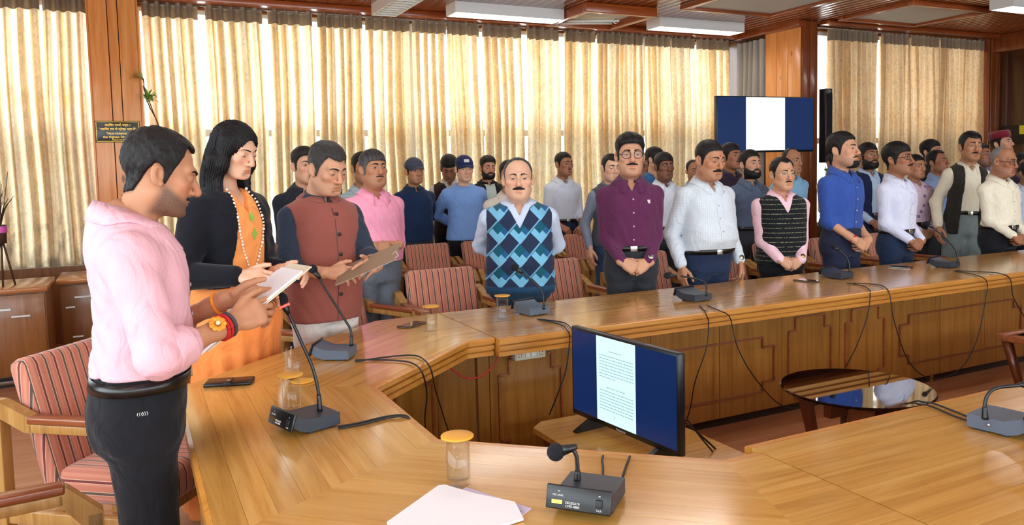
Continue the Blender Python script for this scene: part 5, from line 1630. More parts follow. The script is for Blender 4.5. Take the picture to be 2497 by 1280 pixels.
HAND_CACHE = {}
def place_hand(sk, side, W, E, hx, hz, pose, flen, fr, col, h):
    """adds a hand with its forearm to the body mesh; hx finger direction, hz back-of-hand direction"""
    hx = np.array(hx, float); hx /= np.linalg.norm(hx); hz = np.array(hz, float); hz = hz - hx * (hz @ hx); hz /= np.linalg.norm(hz)
    hy = np.cross(hz, hx)
    R = np.stack([hx, hy, hz], 1)
    fd = (np.array(E) - np.array(W)); L = np.linalg.norm(fd); fd = fd / L
    loc = R.T @ fd
    if side < 0: loc = loc * np.array((1, -1, 1))      # mirrored hand
    key = (pose, tuple(np.round(loc, 1)), round(flen, 2), round(fr, 3), h)
    if key not in HAND_CACHE: HAND_CACHE[key] = hand(pose, loc / np.linalg.norm(loc), flen, fr, h)
    v, q = HAND_CACHE[key]
    v = v.copy()
    if side < 0: v[:, 1] *= -1; q = q[:, ::-1]
    # knuckles and finger tips a little redder
    c = np.array(col, np.float32) * np.ones((len(v), 1), np.float32)
    tip = np.clip((v[:, 0] - 0.11) / 0.05, 0, 1)[:, None]
    c = c * (1 + tip * np.array((0.10, -0.04, -0.06), np.float32))
    sk.add((v @ R.T + np.array(W)).astype(np.float32), q, c)

# ---------------------------------------------------------------- torso profile (stature 1.70)
TZ_ = [0.72, 0.80, 0.88, 0.96, 1.02, 1.08, 1.16, 1.24, 1.31, 1.365, 1.405, 1.44, 1.47]
TA_ = [.150, .158, .162, .152, .144, .140, .145, .152, .150, .120, .080, .060, .052]
TB_ = [.110, .116, .120, .110, .104, .101, .104, .108, .106, .092, .072, .060, .054]
TC_ = [-.01, -.012, -.012, -.004, .004, .009, .013, .014, .006, -.008, -.020, -.026, -.028]
class Body:
    def __init__(s, sp):
        w, be = sp.get('w', 1.0), sp.get('belly', 0.0)
        z = np.array(TZ_)
        g = np.exp(-((z - 1.05) / 0.11) ** 2)
        s.z = z; s.a = np.array(TA_) * w + be * 0.45 * g; s.b = np.array(TB_) * (0.5 + 0.5 * w) + be * 0.55 * g; s.c = np.array(TC_) + be * 0.5 * g
        s.w = w
    def torso(s, off):
        def fn(x, y, z):
            zz = z.ravel()
            a = (np.interp(zz, s.z, s.a) + off)[None, None, :].astype(np.float32); b = (np.interp(zz, s.z, s.b) + off)[None, None, :].astype(np.float32); c = np.interp(zz, s.z, s.c)[None, None, :].astype(np.float32)
            n = 2.35
            r = ((np.abs(x) / a) ** n + (np.abs(y - c) / b) ** n) ** (1 / n)
            return (r - 1) * np.minimum(a, b) * 0.92
        return fn
    def ring(s, z, off, n=48):
        a = np.interp(z, s.z, s.a) + off; b = np.interp(z, s.z, s.b) + off; c = np.interp(z, s.z, s.c)
        t = np.linspace(0, 2 * math.pi, n, endpoint=False)
        e = 2 / 2.35
        return np.stack([a * np.sign(np.cos(t)) * np.abs(np.cos(t)) ** e, c + b * np.sign(np.sin(t)) * np.abs(np.sin(t)) ** e, np.full(n, z)], 1)

def fold_noise(x, y, z, seed, amp):
    """soft creases of cloth: warped ridges, stronger where they cross"""
    q = 1.6 * np.sin(7.0 * x + 6.0 * y + seed) + 1.2 * np.sin(5.0 * z - 9.0 * x + 2.1 * seed)
    r1 = 1 - 2 * np.abs(np.sin(38 * z + 27 * x * np.sign(x + 1e-6) + q + seed))
    r2 = 1 - 2 * np.abs(np.sin(44 * x - 23 * z + 1.4 * q + 1.3 * seed))
    m = 0.5 + 0.5 * np.sin(6.5 * z + 5 * x + 3 * y + 2.7 * seed)
    return amp * (0.75 * r1 * m + 0.55 * r2 * (1 - m) + 0.35 * np.sin(24 * z + 9 * y - q))

def garment(body, sp, arms, off, z0, seed, h, sleeve=None, neck=0.066, vneck=None, armhole=False, openf=None, amp=0.003, top=None, shoulder=0.0, sr=1.0, flare=0.0, vw=0.42):
    """torso garment field.  sleeve: fraction of the forearm covered (None = sleeveless, negative = short)"""
    pts = [(-0.25 * body.w, -0.19, z0), (0.25 * body.w, 0.22 + sp.get('belly', 0), 1.47)]
    if sleeve is not None:
        for S, E, W in arms:
            pts += [S, E, np.array(E) + (np.array(W) - np.array(E)) * max(sleeve, 0)]
    pts = np.array(pts, float)
    f = Field(pts.min(0) - 0.085, pts.max(0) + 0.085, h)
    f.op(body.torso(off))
    for s in (-1, 1):
        f.cap((s * 0.060, -0.022, 1.354), (s * (0.146 + shoulder) * body.w, -0.018, 1.314), 0.034 + off, 0.045 + off, 0.040)
    if flare:
        f.op(lambda x, y, z: np.sqrt((x / 1.25) ** 2 + (y + 0.01) ** 2) - (0.13 + off + flare * np.clip(1.02 - z, 0, 1)), (-0.4, -0.4, z0 - 0.1), (0.4, 0.4, 1.06), 0.03)
    f.op(lambda x, y, z: z0 - z + 0 * x + 0 * y, None, None, 0.006, 'i')
    if sleeve is not None:
        for S, E, W in arms:
            S, E, W = [np.array(q, float) for q in (S, E, W)]
            if sleeve >= 0:
                f.cap(S, E, (0.049 + off * 0.6) * sr, (0.041 + off * 0.5) * sr, 0.030)
                e2 = E + (W - E) * sleeve
                r1 = 0.041 + (0.032 - 0.041) * sleeve
                f.cap(E, e2 - (e2 - E) * 0.06, (0.041 + off * 0.5) * sr, (r1 + 0.004) * sr, 0.02)
                u = (W - E) / np.linalg.norm(W - E)
                if sleeve > 0.05: f.cap(e2 - u * 0.045, e2 - u * 0.008, (r1 + 0.0045) * sr, (r1 + 0.003) * sr, 0.004)
            else:
                e2 = S + (E - S) * (-sleeve)
                f.cap(S, e2, (0.050 + off * 0.6) * sr, (0.049 + off) * sr, 0.030)
    if amp:
        sl, g = f.grid()
        f.D += fold_noise(*g, seed, amp).astype(np.float32)
    if armhole:
        for s in (-1, 1):
            f.ell((s * 0.222 * body.w, -0.014, 1.272), (0.078, 0.12, 0.122), 0.012, 's')
    f.op(lambda x, y, z: (z - (1.420 - 0.28 * (y + 0.03))) * 0.96 + 0 * x, None, None, 0.006, 'i')
    # neck opening
    f.cap((0, -0.022, 1.388), (0, -0.03, 1.60), neck, neck + 0.012, 0.008, 's')
    f.ell((0, 0.03, 1.42), (neck * 0.85, 0.06, 0.040), 0.012, 's')
    if vneck:
        def vf(x, y, z):
            return np.maximum(np.abs(x) - (z - (1.40 - vneck)) * vw, -(y - 0.0)) * 0.85
        f.op(vf, (-0.2, 0.0, 1.38 - vneck), (0.2, 0.3, 1.6), 0.006, 's')
    if openf:
        zt, wt, wb = openf
        def of(x, y, z):
            t = np.clip((zt - z) / (zt - z0), 0, 1)
            return np.maximum(np.abs(x) - (wt + (wb - wt) * t), -(y - 0.0)) * 0.9
        f.op(of, (-0.3, 0.0, z0 - 0.1), (0.3, 0.4, 1.6), 0.008, 's')
    return f

def trouser_field(body, z1, h, st=0.088, wide=1.0, skirt=False, seed=0.0):
    f = Field((-0.30, -0.24, 0.03), (0.30, 0.26, z1 + 0.03), h)
    if skirt:
        f.op(lambda x, y, z: np.sqrt((x / 1.12) ** 2 + ((y + 0.0) / 0.95) ** 2) - (0.148 + 0.075 * np.clip((0.98 - z) / 0.9, 0, 1) + 0.035 * np.exp(-((z - 0.86) / 0.12) ** 2)))
        sl, g = f.grid()
        f.D += (0.006 * np.sin(15 * np.arctan2(g[1], g[0]) + 4 * g[2])).astype(np.float32) * np.clip((0.95 - g[2]) * 3, 0, 1)
    else:
        f.op(body.torso(0.004), None, None, 0)
        f.op(lambda x, y, z: 0.775 - z + 0 * x + 0 * y, None, None, 0.04, 'i')
        for s in (-1, 1):
            f.cap((s * 0.076, -0.008, 0.86), (s * st, 0.004, 0.47), 0.090 * wide, 0.069 * wide, 0.03)
            f.cap((s * st, 0.004, 0.47), (s * (st + 0.005), -0.012, 0.05), 0.070 * wide, 0.058 * wide, 0.03)
        f.ell((0.055, -0.055, 0.86), (0.085, 0.075, 0.10), 0.03); f.ell((-0.055, -0.055, 0.86), (0.085, 0.075, 0.10), 0.03)
        sl, g = f.grid()
        f.D += fold_noise(*g, seed, 0.0022).astype(np.float32)
    f.op(lambda x, y, z: np.maximum(z - z1, 0.045 - z) + 0 * x + 0 * y, None, None, 0.004, 'i')
    return f

def collar_mesh(f, style, neck=0.064, zc=1.398, gap=0.34, pt=1.0):
    n = 45
    ph = np.linspace(-math.pi + gap, math.pi - gap, n)
    base = zc + 0.020 * np.cos(ph) + 0.002
    t = np.clip((np.abs(ph) - 1.5) / (math.pi - gap - 1.5), 0, 1); t = t * t * (3 - 2 * t)
    rows = []
    if style == 'shirt':
        spec = [(1.02, -0.010), (0.96, 0.038), (1.02, 0.044), (1.17, 0.018), (None, None)]
    elif style == 'band':
        spec = [(1.06, -0.008), (1.03, 0.014), (1.01, 0.036), (1.07, 0.036), (1.12, -0.008)]
    else:   # round knit rib
        spec = [(1.00, -0.002), (1.00, 0.010), (1.06, 0.016), (1.14, 0.010), (1.18, -0.004)]
    for r, dz in spec:
        if r is None:
            rr = neck * (1.32 + 0.45 * t ** 2 * pt); zz = base - 0.008 - 0.052 * t ** 1.5 * pt
        else:
            rr = neck * r * np.ones(n); zz = base + dz - (0.014 * t if style == 'shirt' else 0)
        rows.append(np.stack([rr * np.sin(ph), -0.022 - rr * np.cos(ph) * 1.04, zz], 1))
    if style == 'round':
        pass
    P = np.stack(rows, 1)      # n x rows x 3
    sh = P.shape
    Q = P.reshape(-1, 3)
    if style == 'shirt' or style == 'band':
        cen = np.array((0, -0.024))
        for row in range(3 if style == 'shirt' else 4, sh[1]):
            idx = np.arange(sh[0]) * sh[1] + row
            R = Q[idx]
            dr = R[:, :2] - cen; L = np.linalg.norm(dr, axis=1, keepdims=True); dr = dr / L
            add_ = np.zeros(len(idx))
            for _ in range(12):
                T = R.copy(); T[:, :2] += dr * add_[:, None]
                d = f.sample(T)
                add_ += np.clip(0.004 - d, 0, 0.008)
            k = np.array((1, 2, 3, 2, 1), float); k /= k.sum()
            ad = np.convolve(np.pad(add_, 2, mode='edge'), k, mode='valid')
            add_ = np.maximum(np.minimum(np.maximum(ad, add_), 0.035), 0)
            over = np.maximum(ad, 0) - 0.035
            Q[idx, :2] = R[:, :2] + dr * add_[:, None]
            Q[idx, 2] += np.clip(over, 0, 0.03) * 0.8
    return Q, grid_faces(sh[0], sh[1])[:, ::-1]

def front_strip(f, x0, x1, z0, z1, off, nu=4, nv=16, skew=0.0):
    X = np.linspace(x0, x1, nu)[:, None] * np.ones((1, nv)); Z = np.linspace(z0, z1, nv)[None, :] * np.ones((nu, 1))
    return surf_patch(f, X + skew * (Z - z0), Z, off * np.ones((nu, nv)))

def rect_ring(ring0, ring1):
    n = len(ring0)
    V = np.concatenate([ring0, ring1]); i = np.arange(n); j = (i + 1) % n
    return V, np.stack([i, j, j + n, i + n], 1).astype(np.int32)

CLOTH = {}
def cmat(key, *a, **k):
    if key not in CLOTH: CLOTH[key] = cloth(key, *a, **k)
    return CLOTH[key]

SHOE = MB().box((-0.045, -0.09, 0), (0.045, 0.175, 0.05), bev=0.022).sphere((0, -0.035, 0.06), (0.042, 0.055, 0.05), 10).mesh('shoe')
M['leather'] = plain('black_leather', srgb(20, 17, 15), 0.3)
M['buckle'] = plain('buckle_metal', srgb(180, 176, 168), 0.25, 0.9)
M['button'] = plain('button', srgb(200, 195, 190), 0.4)
M['button_dark'] = plain('dark_button', srgb(60, 40, 40), 0.4)
M['metal_frame'] = plain('pale_gold_frame', srgb(206, 190, 150), 0.25, 0.9)
M['dark_frame'] = plain('dark_spectacle_frame', srgb(24, 20, 22), 0.35)
M['red_thread'] = plain('red_thread', srgb(190, 30, 30), 0.8)
M['orange'] = plain('orange_flower', srgb(240, 150, 40), 0.7)
M['watch_steel'] = plain('watch_steel', srgb(200, 198, 190), 0.2, 0.9)
M['watch_gold'] = plain('watch_gold', srgb(212, 176, 90), 0.2, 0.9)
SHOE.materials.append(M['leather'])

def person(sp):
    st = sp['st']; s = st / 1.70
    det = sp.get('det', 1)                       # 2 near, 1 front row, 0 back rows
    hh, hb, hn = {2: (0.0026, 0.0072, 0.0028), 1: (0.0032, 0.0095, 0.0034), 0: (0.0044, 0.0150, 0.0050)}[det]
    seed = sp.get('seed', 1.0)
    root = empty('person', (sp['x'], sp['y'], 0), sp['yaw'] - H90)
    if 'lean' in sp:
        root.rotation_euler = (math.radians(sp['lean'][0]), math.radians(sp['lean'][1]), sp['yaw'] - H90)
    col = np.array(sp['skin'], np.float32); hcol = np.array(sp.get('hcol', (0.012, 0.010, 0.010)), np.float32)
    hs = sp.get('hs', 1.06)
    ho = np.array((0, sp.get('hfwd', 0.012), 1.70 - 0.118 * hs - sp.get('hdrop', 0.0)))
    body = Body(sp)
    def hx(P): return (head_deform(P, sp) * hs + ho).astype(np.float32)
    def add(name, v, q, mat, c=None, parent=root, smooth=True, solid=0.0):
        me = np_mesh(name, np.asarray(v) * s, q, smooth, c)
        o = link(name, me, mat, parent)
        if solid:
            md_ = o.modifiers.new('thickness', 'SOLIDIFY'); md_.thickness = solid; md_.offset = 0
        return o
    sk = Skin()
    # ---- head
    f, skull = head(sp, hh)
    v, q = f.nets()
    c = np.ones((len(v), 1), np.float32) * col
    x, y, z = v.T
    lip = np.exp(-(x / 0.020) ** 4) * np.exp(-((z + 0.0645 + sp.get('mouth', 0) / 2) / ((0.0095 + sp.get('mouth', 0)) * (1 - 0.35 * np.clip(np.abs(x) / 0.022, 0, 1)))) ** 4) * (y > 0.06)
    c = c * (1 - lip[:, None] * 0.75) + lip[:, None] * 0.75 * col * np.array(sp.get('lip', (0.92, 0.64, 0.60)), np.float32)
    cheek = np.exp(-((np.abs(x) - 0.04) / 0.022) ** 2 - ((z + 0.022) / 0.022) ** 2) * (y > 0.02) + np.exp(-(x / 0.016) ** 2 - ((z + 0.03) / 0.014) ** 2) * (y > 0.08)
    c = c * (1 + cheek[:, None] * np.array((0.06, -0.07, -0.08), np.float32))
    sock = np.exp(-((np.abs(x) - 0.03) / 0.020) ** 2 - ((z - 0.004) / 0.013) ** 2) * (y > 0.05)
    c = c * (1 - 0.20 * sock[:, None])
    zt_ = -0.020 - 0.034 * np.clip((y - 0.006) / 0.066, 0, 1)
    sst = lambda q_: np.clip(q_, 0, 1) ** 2 * (3 - 2 * np.clip(q_, 0, 1))
    jawm = sst((zt_ - z) / 0.026 + 0.35) * sst((z + 0.135) / 0.03) * sst((y - 0.25 * (z + 0.06) + 0.012) / 0.034) * (1 - lip)
    jawm = np.maximum(jawm, np.exp(-(x / 0.030) ** 4) * np.exp(-((z + 0.050) / 0.008) ** 2) * (y > 0.07))
    jawm = jawm * (0.78 + 0.22 * np.random.default_rng(5).random(len(x)))
    stub = sp.get('stubble', 0.12)
    c = c * (1 - stub * jawm[:, None]) + stub * jawm[:, None] * (hcol * 0.9 + 0.02)
    if sp.get('hair', 'short') is not None and sp.get('hair') != 'long':
        reg = hair_region(x, y, z, sp.get('hair', 'short'))
        k_ = np.clip(0.5 - reg / 0.018, 0, 1) * (z > -0.11) * np.clip(1.6 - np.abs(x) / 0.06 * (np.abs(y + 0.012) < 0.028), 0, 1)
        k_ = k_[:, None] * sp.get('scalp', 0.92)
        c = c * (1 - k_) + k_ * hcol
    sk.add(hx(v), q, c)
    # ---- eyes, brows, facial hair
    for e in (-1, 1):
        ev, eq, ec = eye_patch(e, sp.get('eye', 0.30) * 1.2, math.radians(sp.get('gaze', 0)), math.radians(sp.get('gazez', -4)))
        add('eye', hx(ev), eq, M['eye'], ec)
    def furry(name, vq, colr): add(name, hx(vq[0]), vq[1], M['hair'], np.ones((len(vq[0]), 1)) * colr)
    bcol = np.array(sp.get('bcol', hcol))
    if det > 0 or sp.get('face', True):
        for e in (-1, 1): furry('eyebrow', brow(f, e, sp.get('brow', 0.0085) * 1.25, sp.get('btilt', 0.0)), bcol)
    if 'mous' in sp: furry('moustache', moustache(f, sp['mous'][0] * 1.22, sp['mous'][1] * 1.3, *sp['mous'][2:]), np.array(sp.get('mcol', hcol)))
    D_face = f.D.copy()
    gx = f.grid()[1]
    if 'beard' in sp:
        t = sp['beard']
        g = Field(f.lo, f.lo + (np.array(f.n) - 1) * f.h, f.h)
        x_, y_, z_ = gx
        zt = -0.014 - 0.044 * np.clip((y_ - 0.006) / 0.066, 0, 1)
        low = np.maximum(np.maximum(z_ - zt, -(z_ + 0.126)), -(y_ - 0.002 - 0.25 * (z_ + 0.05)))
        hole = 0.0125 - np.sqrt((x_ / 1.9) ** 2 + (z_ + 0.065) ** 2)
        hole = np.where(y_ > 0.05, hole, -0.05)
        g.D = smax(smax(D_face - t * (0.15 + 0.6 * np.clip(-(z_ + 0.03) / 0.06, 0, 1)) - 0.0012 * wob(x_, y_, z_, 300, seed), low, 0.006), hole, 0.004).astype(np.float32)
        bv, bq = g.nets()
        if len(bv): add('beard', hx(bv), bq, M['hair'], np.ones((len(bv), 1)) * bcol)
    if sp.get('goatee'):
        g = Field(f.lo, f.lo + (np.array(f.n) - 1) * f.h, f.h)
        x_, y_, z_ = gx
        low = np.maximum(np.maximum(z_ + 0.078, -(z_ + 0.125)), np.maximum(np.abs(x_) - 0.034, 0.04 - y_))
        g.D = smax(D_face - sp['goatee'], low, 0.006).astype(np.float32)
        bv, bq = g.nets()
        if len(bv): add('goatee', hx(bv), bq, M['hair'], np.ones((len(bv), 1)) * bcol)
    # ---- hair
    if sp.get('hair', 'short') == 'long':
        g = Field((-0.15, -0.165, -0.30), (0.15, 0.135, 0.16), hh * 1.3)
        g.ell((0, -0.016, 0.038), (0.085, 0.103, 0.088), 0.02)
        g.ell((0, -0.060, -0.06), (0.090, 0.062, 0.13), 0.03); g.ell((0, -0.072, -0.17), (0.088, 0.044, 0.10), 0.03)
        for e in (-1, 1):
            g.cap((e * 0.068, 0.010, 0.05), (e * 0.078, 0.020, -0.06), 0.024, 0.024, 0.03); g.cap((e * 0.078, 0.020, -0.06), (e * 0.076, 0.026, -0.235), 0.024, 0.010, 0.03)
            g.cap((e * 0.084, -0.02, -0.05), (e * 0.090, -0.01, -0.25), 0.030, 0.014, 0.03)
        x_, y_, z_ = g.grid()[1]
        ang = np.arctan2(x_, y_ + 0.02)
        g.D = g.D + (0.0022 * np.sin(70 * ang + 10 * z_) + 0.0014 * np.sin(131 * ang - 14 * z_ + 1.0)).astype(np.float32)
        g.ell((0, 0.105, -0.028), (0.0585, 0.085, 0.102), 0.008, 's')
        g.ell((0, 0.10, -0.16), (0.052, 0.08, 0.12), 0.01, 's')
        g.ell((0, 0.012, 0.135), (0.0022, 0.09, 0.012), 0.003, 's')
        bv, bq = g.nets()
        sh = 0.85 + 0.3 * np.random.default_rng(1).random((len(bv), 1))
        add('hair', hx(bv), bq, M['hair'], np.ones((len(bv), 1)) * hcol * sh)
    elif sp.get('hair', 'short') is not None:
        style = sp.get('hair', 'short')
        g = Field(f.lo, f.lo + (np.array(f.n) - 1) * f.h, f.h)
        x_, y_, z_ = gx
        tk, tt = sp.get('hth', 0.008) * 0.55, sp.get('htop', 0.010) * 0.75
        top = np.clip((z_ - 0.03) / 0.06, 0, 1)
        rough = sp.get('hrough', 1.0)
        th = tk + tt * top + rough * (0.0018 * wob(x_, y_, z_, 75, seed) + 0.0010 * wob(x_, y_, z_, 190, seed + 2))
        qf = np.clip((y_ + 0.02) / 0.08, 0, 1) * top * sp.get('quiff', 0.0)
        part = sp.get('part', 0.0)
        th = th + qf + part * np.clip(x_ / 0.06, -1, 1) * top
        reg = hair_region(x_, y_, z_ + 0.002 * wob(x_, y_, z_, 160, seed), style)
        g.D = smax((skull - th).astype(np.float32), (reg * 0.8).astype(np.float32), 0.010)
        g.op(lambda a, b, c_: -0.10 - c_ + 0 * a + 0 * b, None, None, 0.01, 'i')
        if sp.get('cap'): g.op(lambda a, b, c_: c_ - 0.052 + 0 * a + 0 * b, None, None, 0.01, 'i')
        bv, bq = g.nets()
        if len(bv):
            gr = sp.get('grey', 0.0)
            cc = np.ones((len(bv), 1)) * hcol
            if gr:
                k_ = np.clip(gr * (1.2 - np.clip(bv[:, 2:3] / 0.09, 0, 1)) + 0.15 * gr * np.sin(bv[:, 0:1] * 300), 0, 1)
                cc = cc * (1 - k_) + k_ * np.array((0.32, 0.31, 0.30))
            add('hair', hx(bv), bq, M['hair'], cc)
    # ---- caps
    if sp.get('cap') in ('ball', 'flat'):
        g = Field((-0.11, -0.13, 0.0), (0.11, 0.20, 0.16), hh * 1.2)
        g.ell((0, -0.012, 0.038), (0.086, 0.104, 0.092), 0.0)
        g.op(lambda a, b, c_: (0.040 - 0.10 * b * 0.2) - c_ + 0 * a, None, None, 0.004, 'i')
        cv, cq = g.nets()
        o = add('cap', hx(cv), cq, sp['capmat'])
        t = np.linspace(-1, 1, 15); r_ = np.linspace(0, 1, 6)
        Tm, Rm = np.meshgrid(t, r_, indexing='ij')
        bx_ = 0.080 * Tm * (1 - 0.12 * Rm); by_ = 0.052 * np.cos(Tm * 1.15) + 0.012 + Rm * 0.070 * np.cos(Tm * 1.25) ** 0.8
        bz_ = 0.047 - 0.022 * Rm ** 1.4 - 0.024 * Tm ** 2 * (0.5 + 0.5 * Rm)
        bv = np.stack([bx_.ravel(), by_.ravel(), bz_.ravel()], 1)
        add('visor', hx(bv), grid_faces(15, 6), sp['capmat'], parent=o, solid=0.004)
        if sp.get('caplogo'):
            lx = np.linspace(-0.024, 0.024, 5)[:, None] * np.ones((1, 4)); lz = np.linspace(0.066, 0.092, 4)[None, :] * np.ones((5, 1))
            lv, lq = surf_patch(g, lx, lz, 0.0015 * np.ones((5, 4)))
            add('emblem', hx(lv), lq, M['print_white'], parent=o)
    elif sp.get('cap') == 'round':
        n = 40
        t = np.linspace(0, 2 * math.pi, n, endpoint=False)
        rows = []
        for r_, zz in ((0.99, 0.050), (1.03, 0.054), (1.05, 0.085), (1.03, 0.118), (0.90, 0.126), (0.45, 0.130), (0.05, 0.130)):
            rows.append(np.stack([0.082 * r_ * np.cos(t), -0.014 + 0.100 * r_ * np.sin(t), np.full(n, zz)], 1))
        V = np.concatenate(rows); F_ = []
        for i in range(len(rows) - 1):
            a = np.arange(n) + i * n; b = (np.arange(n) + 1) % n + i * n
            F_.append(np.stack([a, b, b + n, a + n], 1))
        add('cap', hx(V), np.concatenate(F_).astype(np.int32), sp['capmat'])
    # ---- spectacles
    if 'specs' in sp:
        mt, rx, rz_, sq = sp['specs']
        gl_ = []
        yb = 0.093
        V, Fq, n0 = [], [], 0
        def tube_np(pts, r, closed=False):
            mb = MB()
            mb.tube(pts + ([pts[0]] if closed else []), r, 6, caps=not closed)
            return np.array([tuple(p) for p in mb.v]), mb.f
        mb = MB()
        for e in (-1, 1):
            t = np.linspace(0, 2 * math.pi, 25)
            px = e * 0.033 + rx * np.sign(np.cos(t)) * np.abs(np.cos(t)) ** sq; pz = 0.001 + rz_ * np.sign(np.sin(t)) * np.abs(np.sin(t)) ** sq
            py = yb - 0.010 * ((px / 0.06) ** 2)
            P = hx(np.stack([px, py, pz], 1))
            mb.tube([tuple(p) for p in P], 0.0013 if mt == 'metal_frame' else 0.0019, 6, caps=False)
            T_ = hx(np.array([(e * (0.033 + rx), yb - 0.012, 0.005), (e * 0.076, 0.055, 0.006), (e * 0.080, 0.0, 0.006), (e * 0.080, -0.018, -0.004)]))
            mb.tube([tuple(p) for p in T_], 0.0014 if mt == 'metal_frame' else 0.0022, 6)
            lens = hx(np.stack([px[:-1], py[:-1], pz[:-1]], 1))
            lv = np.concatenate([lens, lens.mean(0, keepdims=True)]); k2 = np.arange(24)
            gl_.append((lv, np.stack([k2, (k2 + 1) % 24, np.full(24, 24)], 1).astype(np.int32)))
        B_ = hx(np.array([(-0.033 + rx, yb, 0.004), (0, yb + 0.004, 0.007), (0.033 - rx, yb, 0.004)]))
        mb.tube([tuple(p) for p in B_], 0.0014, 6)
        me = mb.mesh('spectacles')
        me.transform(Matrix.Scale(s, 4))
        so = link('spectacles', me, M[mt], root)
        for lv, lq in gl_: add('lens', lv, lq, M['lens'], parent=so)
    # ---- arms
    sw = 0.156 * body.w
    arms = []
    pose = sp.get('pose', 'clasp')
    WR = {'clasp': [((0.085, 0.185, 0.905), (-0.8, 0.12, -0.45), (0.15, 0.95, 0.25), 'clasp'), ((-0.085, 0.165, 0.895), (0.8, 0.15, -0.42), (-0.1, 0.95, 0.2), 'clasp')],
          'low': [((0.075, 0.19, 0.80), (-0.75, 0.15, -0.55), (0.1, 0.95, 0.3), 'clasp'), ((-0.080, 0.17, 0.80), (0.75, 0.15, -0.55), (-0.1, 0.95, 0.3), 'clasp')],
          'behind': [((0.05, -0.205, 0.99), (-0.8, -0.1, -0.5), (0, -1, 0), 'relax'), ((-0.06, -0.19, 0.97), (0.8, -0.1, -0.5), (0, -1, 0), 'relax')],
          'sides': [((0.235, 0.05, 0.845), (0.03, 0.12, -1), (1, 0.2, 0), 'relax'), ((-0.235, 0.05, 0.845), (-0.05, 0.12, -1), (-1, 0.2, 0), 'relax')],
          }.get(pose) or sp['hands']
    be = sp.get('belly', 0.0)
    ex = sp.get('elbow', [(1.0, -0.5, -0.1), (-1.0, -0.5, -0.1)] if pose == 'behind' else [(0.42, -1.0, -0.1), (-0.42, -1.0, -0.1)])
    for i, sd in enumerate((1, -1)):
        S = np.array((sd * sw, -0.018, 1.312))
        W = np.array(WR[i][0], float)
        if pose in ('clasp', 'low'): W[1] += be * 0.8
        E, W = ik(S, W, 0.270 * sp.get('armL', 1.0), 0.245 * sp.get('armL', 1.0), ex[i])
        arms.append((S, E, W))
    slv = sp['shirt'].get('sleeve', 0.97)
    slh = 0.97 if slv is None or slv < 0 else slv
    for i, sd in enumerate((1, -1)):
        S, E, W = arms[i]
        full = np.linalg.norm(E - W)
        flen = full * (1.0 if slh < 0.6 else 0.30)
        place_hand(sk, sd, W, E, WR[i][1], WR[i][2], WR[i][3], flen, 0.037 if slh < 0.6 else 0.027, col, hn)
    # ---- inner body (under the clothes), joined to head and hands
    g = Field((-0.42, -0.36, 0.05), (0.42, 0.46, 1.46), 0.024)
    g.op(body.torso(-0.022))
    g.op(lambda x, y, z: 0.85 - z + 0 * x + 0 * y, None, None, 0.03, 'i')
    for i in (0, 1):
        S, E, W = arms[i]
        g.cap(S, E, 0.032, 0.029, 0.02); g.cap(E, W, 0.029, 0.020, 0.02)
    for e in (-1, 1):
        g.cap((e * 0.080, -0.005, 0.88), (e * 0.088, 0.004, 0.47), 0.060, 0.046, 0.03); g.cap((e * 0.088, 0.004, 0.47), (e * 0.095, -0.012, 0.07), 0.046, 0.034, 0.02)
    bv, bq = g.nets()
    sk.add(bv, bq, col)
    link('body', sk.mesh('body', s), M['skin'], root)
    # ---- shirt
    sh = sp['shirt']
    tuck = sh.get('hem', 0.985)
    fs = garment(body, sp, arms, sh.get('off', 0.010), tuck, seed, hb, sleeve=slv, neck=sh.get('neck', 0.064), vneck=sh.get('v', 0.055), amp=sh.get('amp', 0.003), sr=sh.get('sr', 1.0), flare=sh.get('flare', 0.0))
    v, q = fs.nets()
    so = add('shirt' if sh.get('name') is None else sh['name'], v, q, sh['mat'])
    if sh.get('collar', 'shirt'):
        cv, cq = collar_mesh(fs, sh.get('collar', 'shirt'), gap=sh.get('gap', 0.30 if sh.get('collar', 'shirt') == 'shirt' else (0.04 if sh.get('collar') == 'round' else 0.16)), pt=sh.get('pt', 1.0))
        add('collar', cv, cq, sh.get('cmat', sh['mat']), parent=so, solid=0.003)
    if det > 0 and sh.get('placket', True) and 'vest' not in sp:
        zt = 1.345 - (sh.get('v') or 0.0) * 0.4
        pv, pq = front_strip(fs, -0.016, 0.016, tuck + 0.008, zt, 0.0022)
        add('placket', pv, pq, sh['mat'], parent=so)
        for zb in np.arange(tuck + 0.05, zt, 0.085):
            yb = fs.front(0, zb)
            mb = MB().tube([(0, (yb + 0.001) * s, zb * s), (0, (yb + 0.0055) * s, zb * s)], 0.0055 * s, 8)
            mb.build('button', sh.get('bmat', M['button']), so)
    if det > 0 and sh.get('pocket') and 'vest' not in sp:
        pv, pq = front_strip(fs, -0.125, -0.035, 1.185, 1.285, 0.0028, 7, 7)
        add('pocket', pv, pq, sh['mat'], parent=so)
        if sh.get('pen'):
            yb = fs.front(-0.10, 1.27)
            box('pocket_card', (-0.108 * s, (yb + 0.002) * s, 1.262 * s), (-0.090 * s, (yb + 0.006) * s, 1.285 * s), sh['pen'], so)
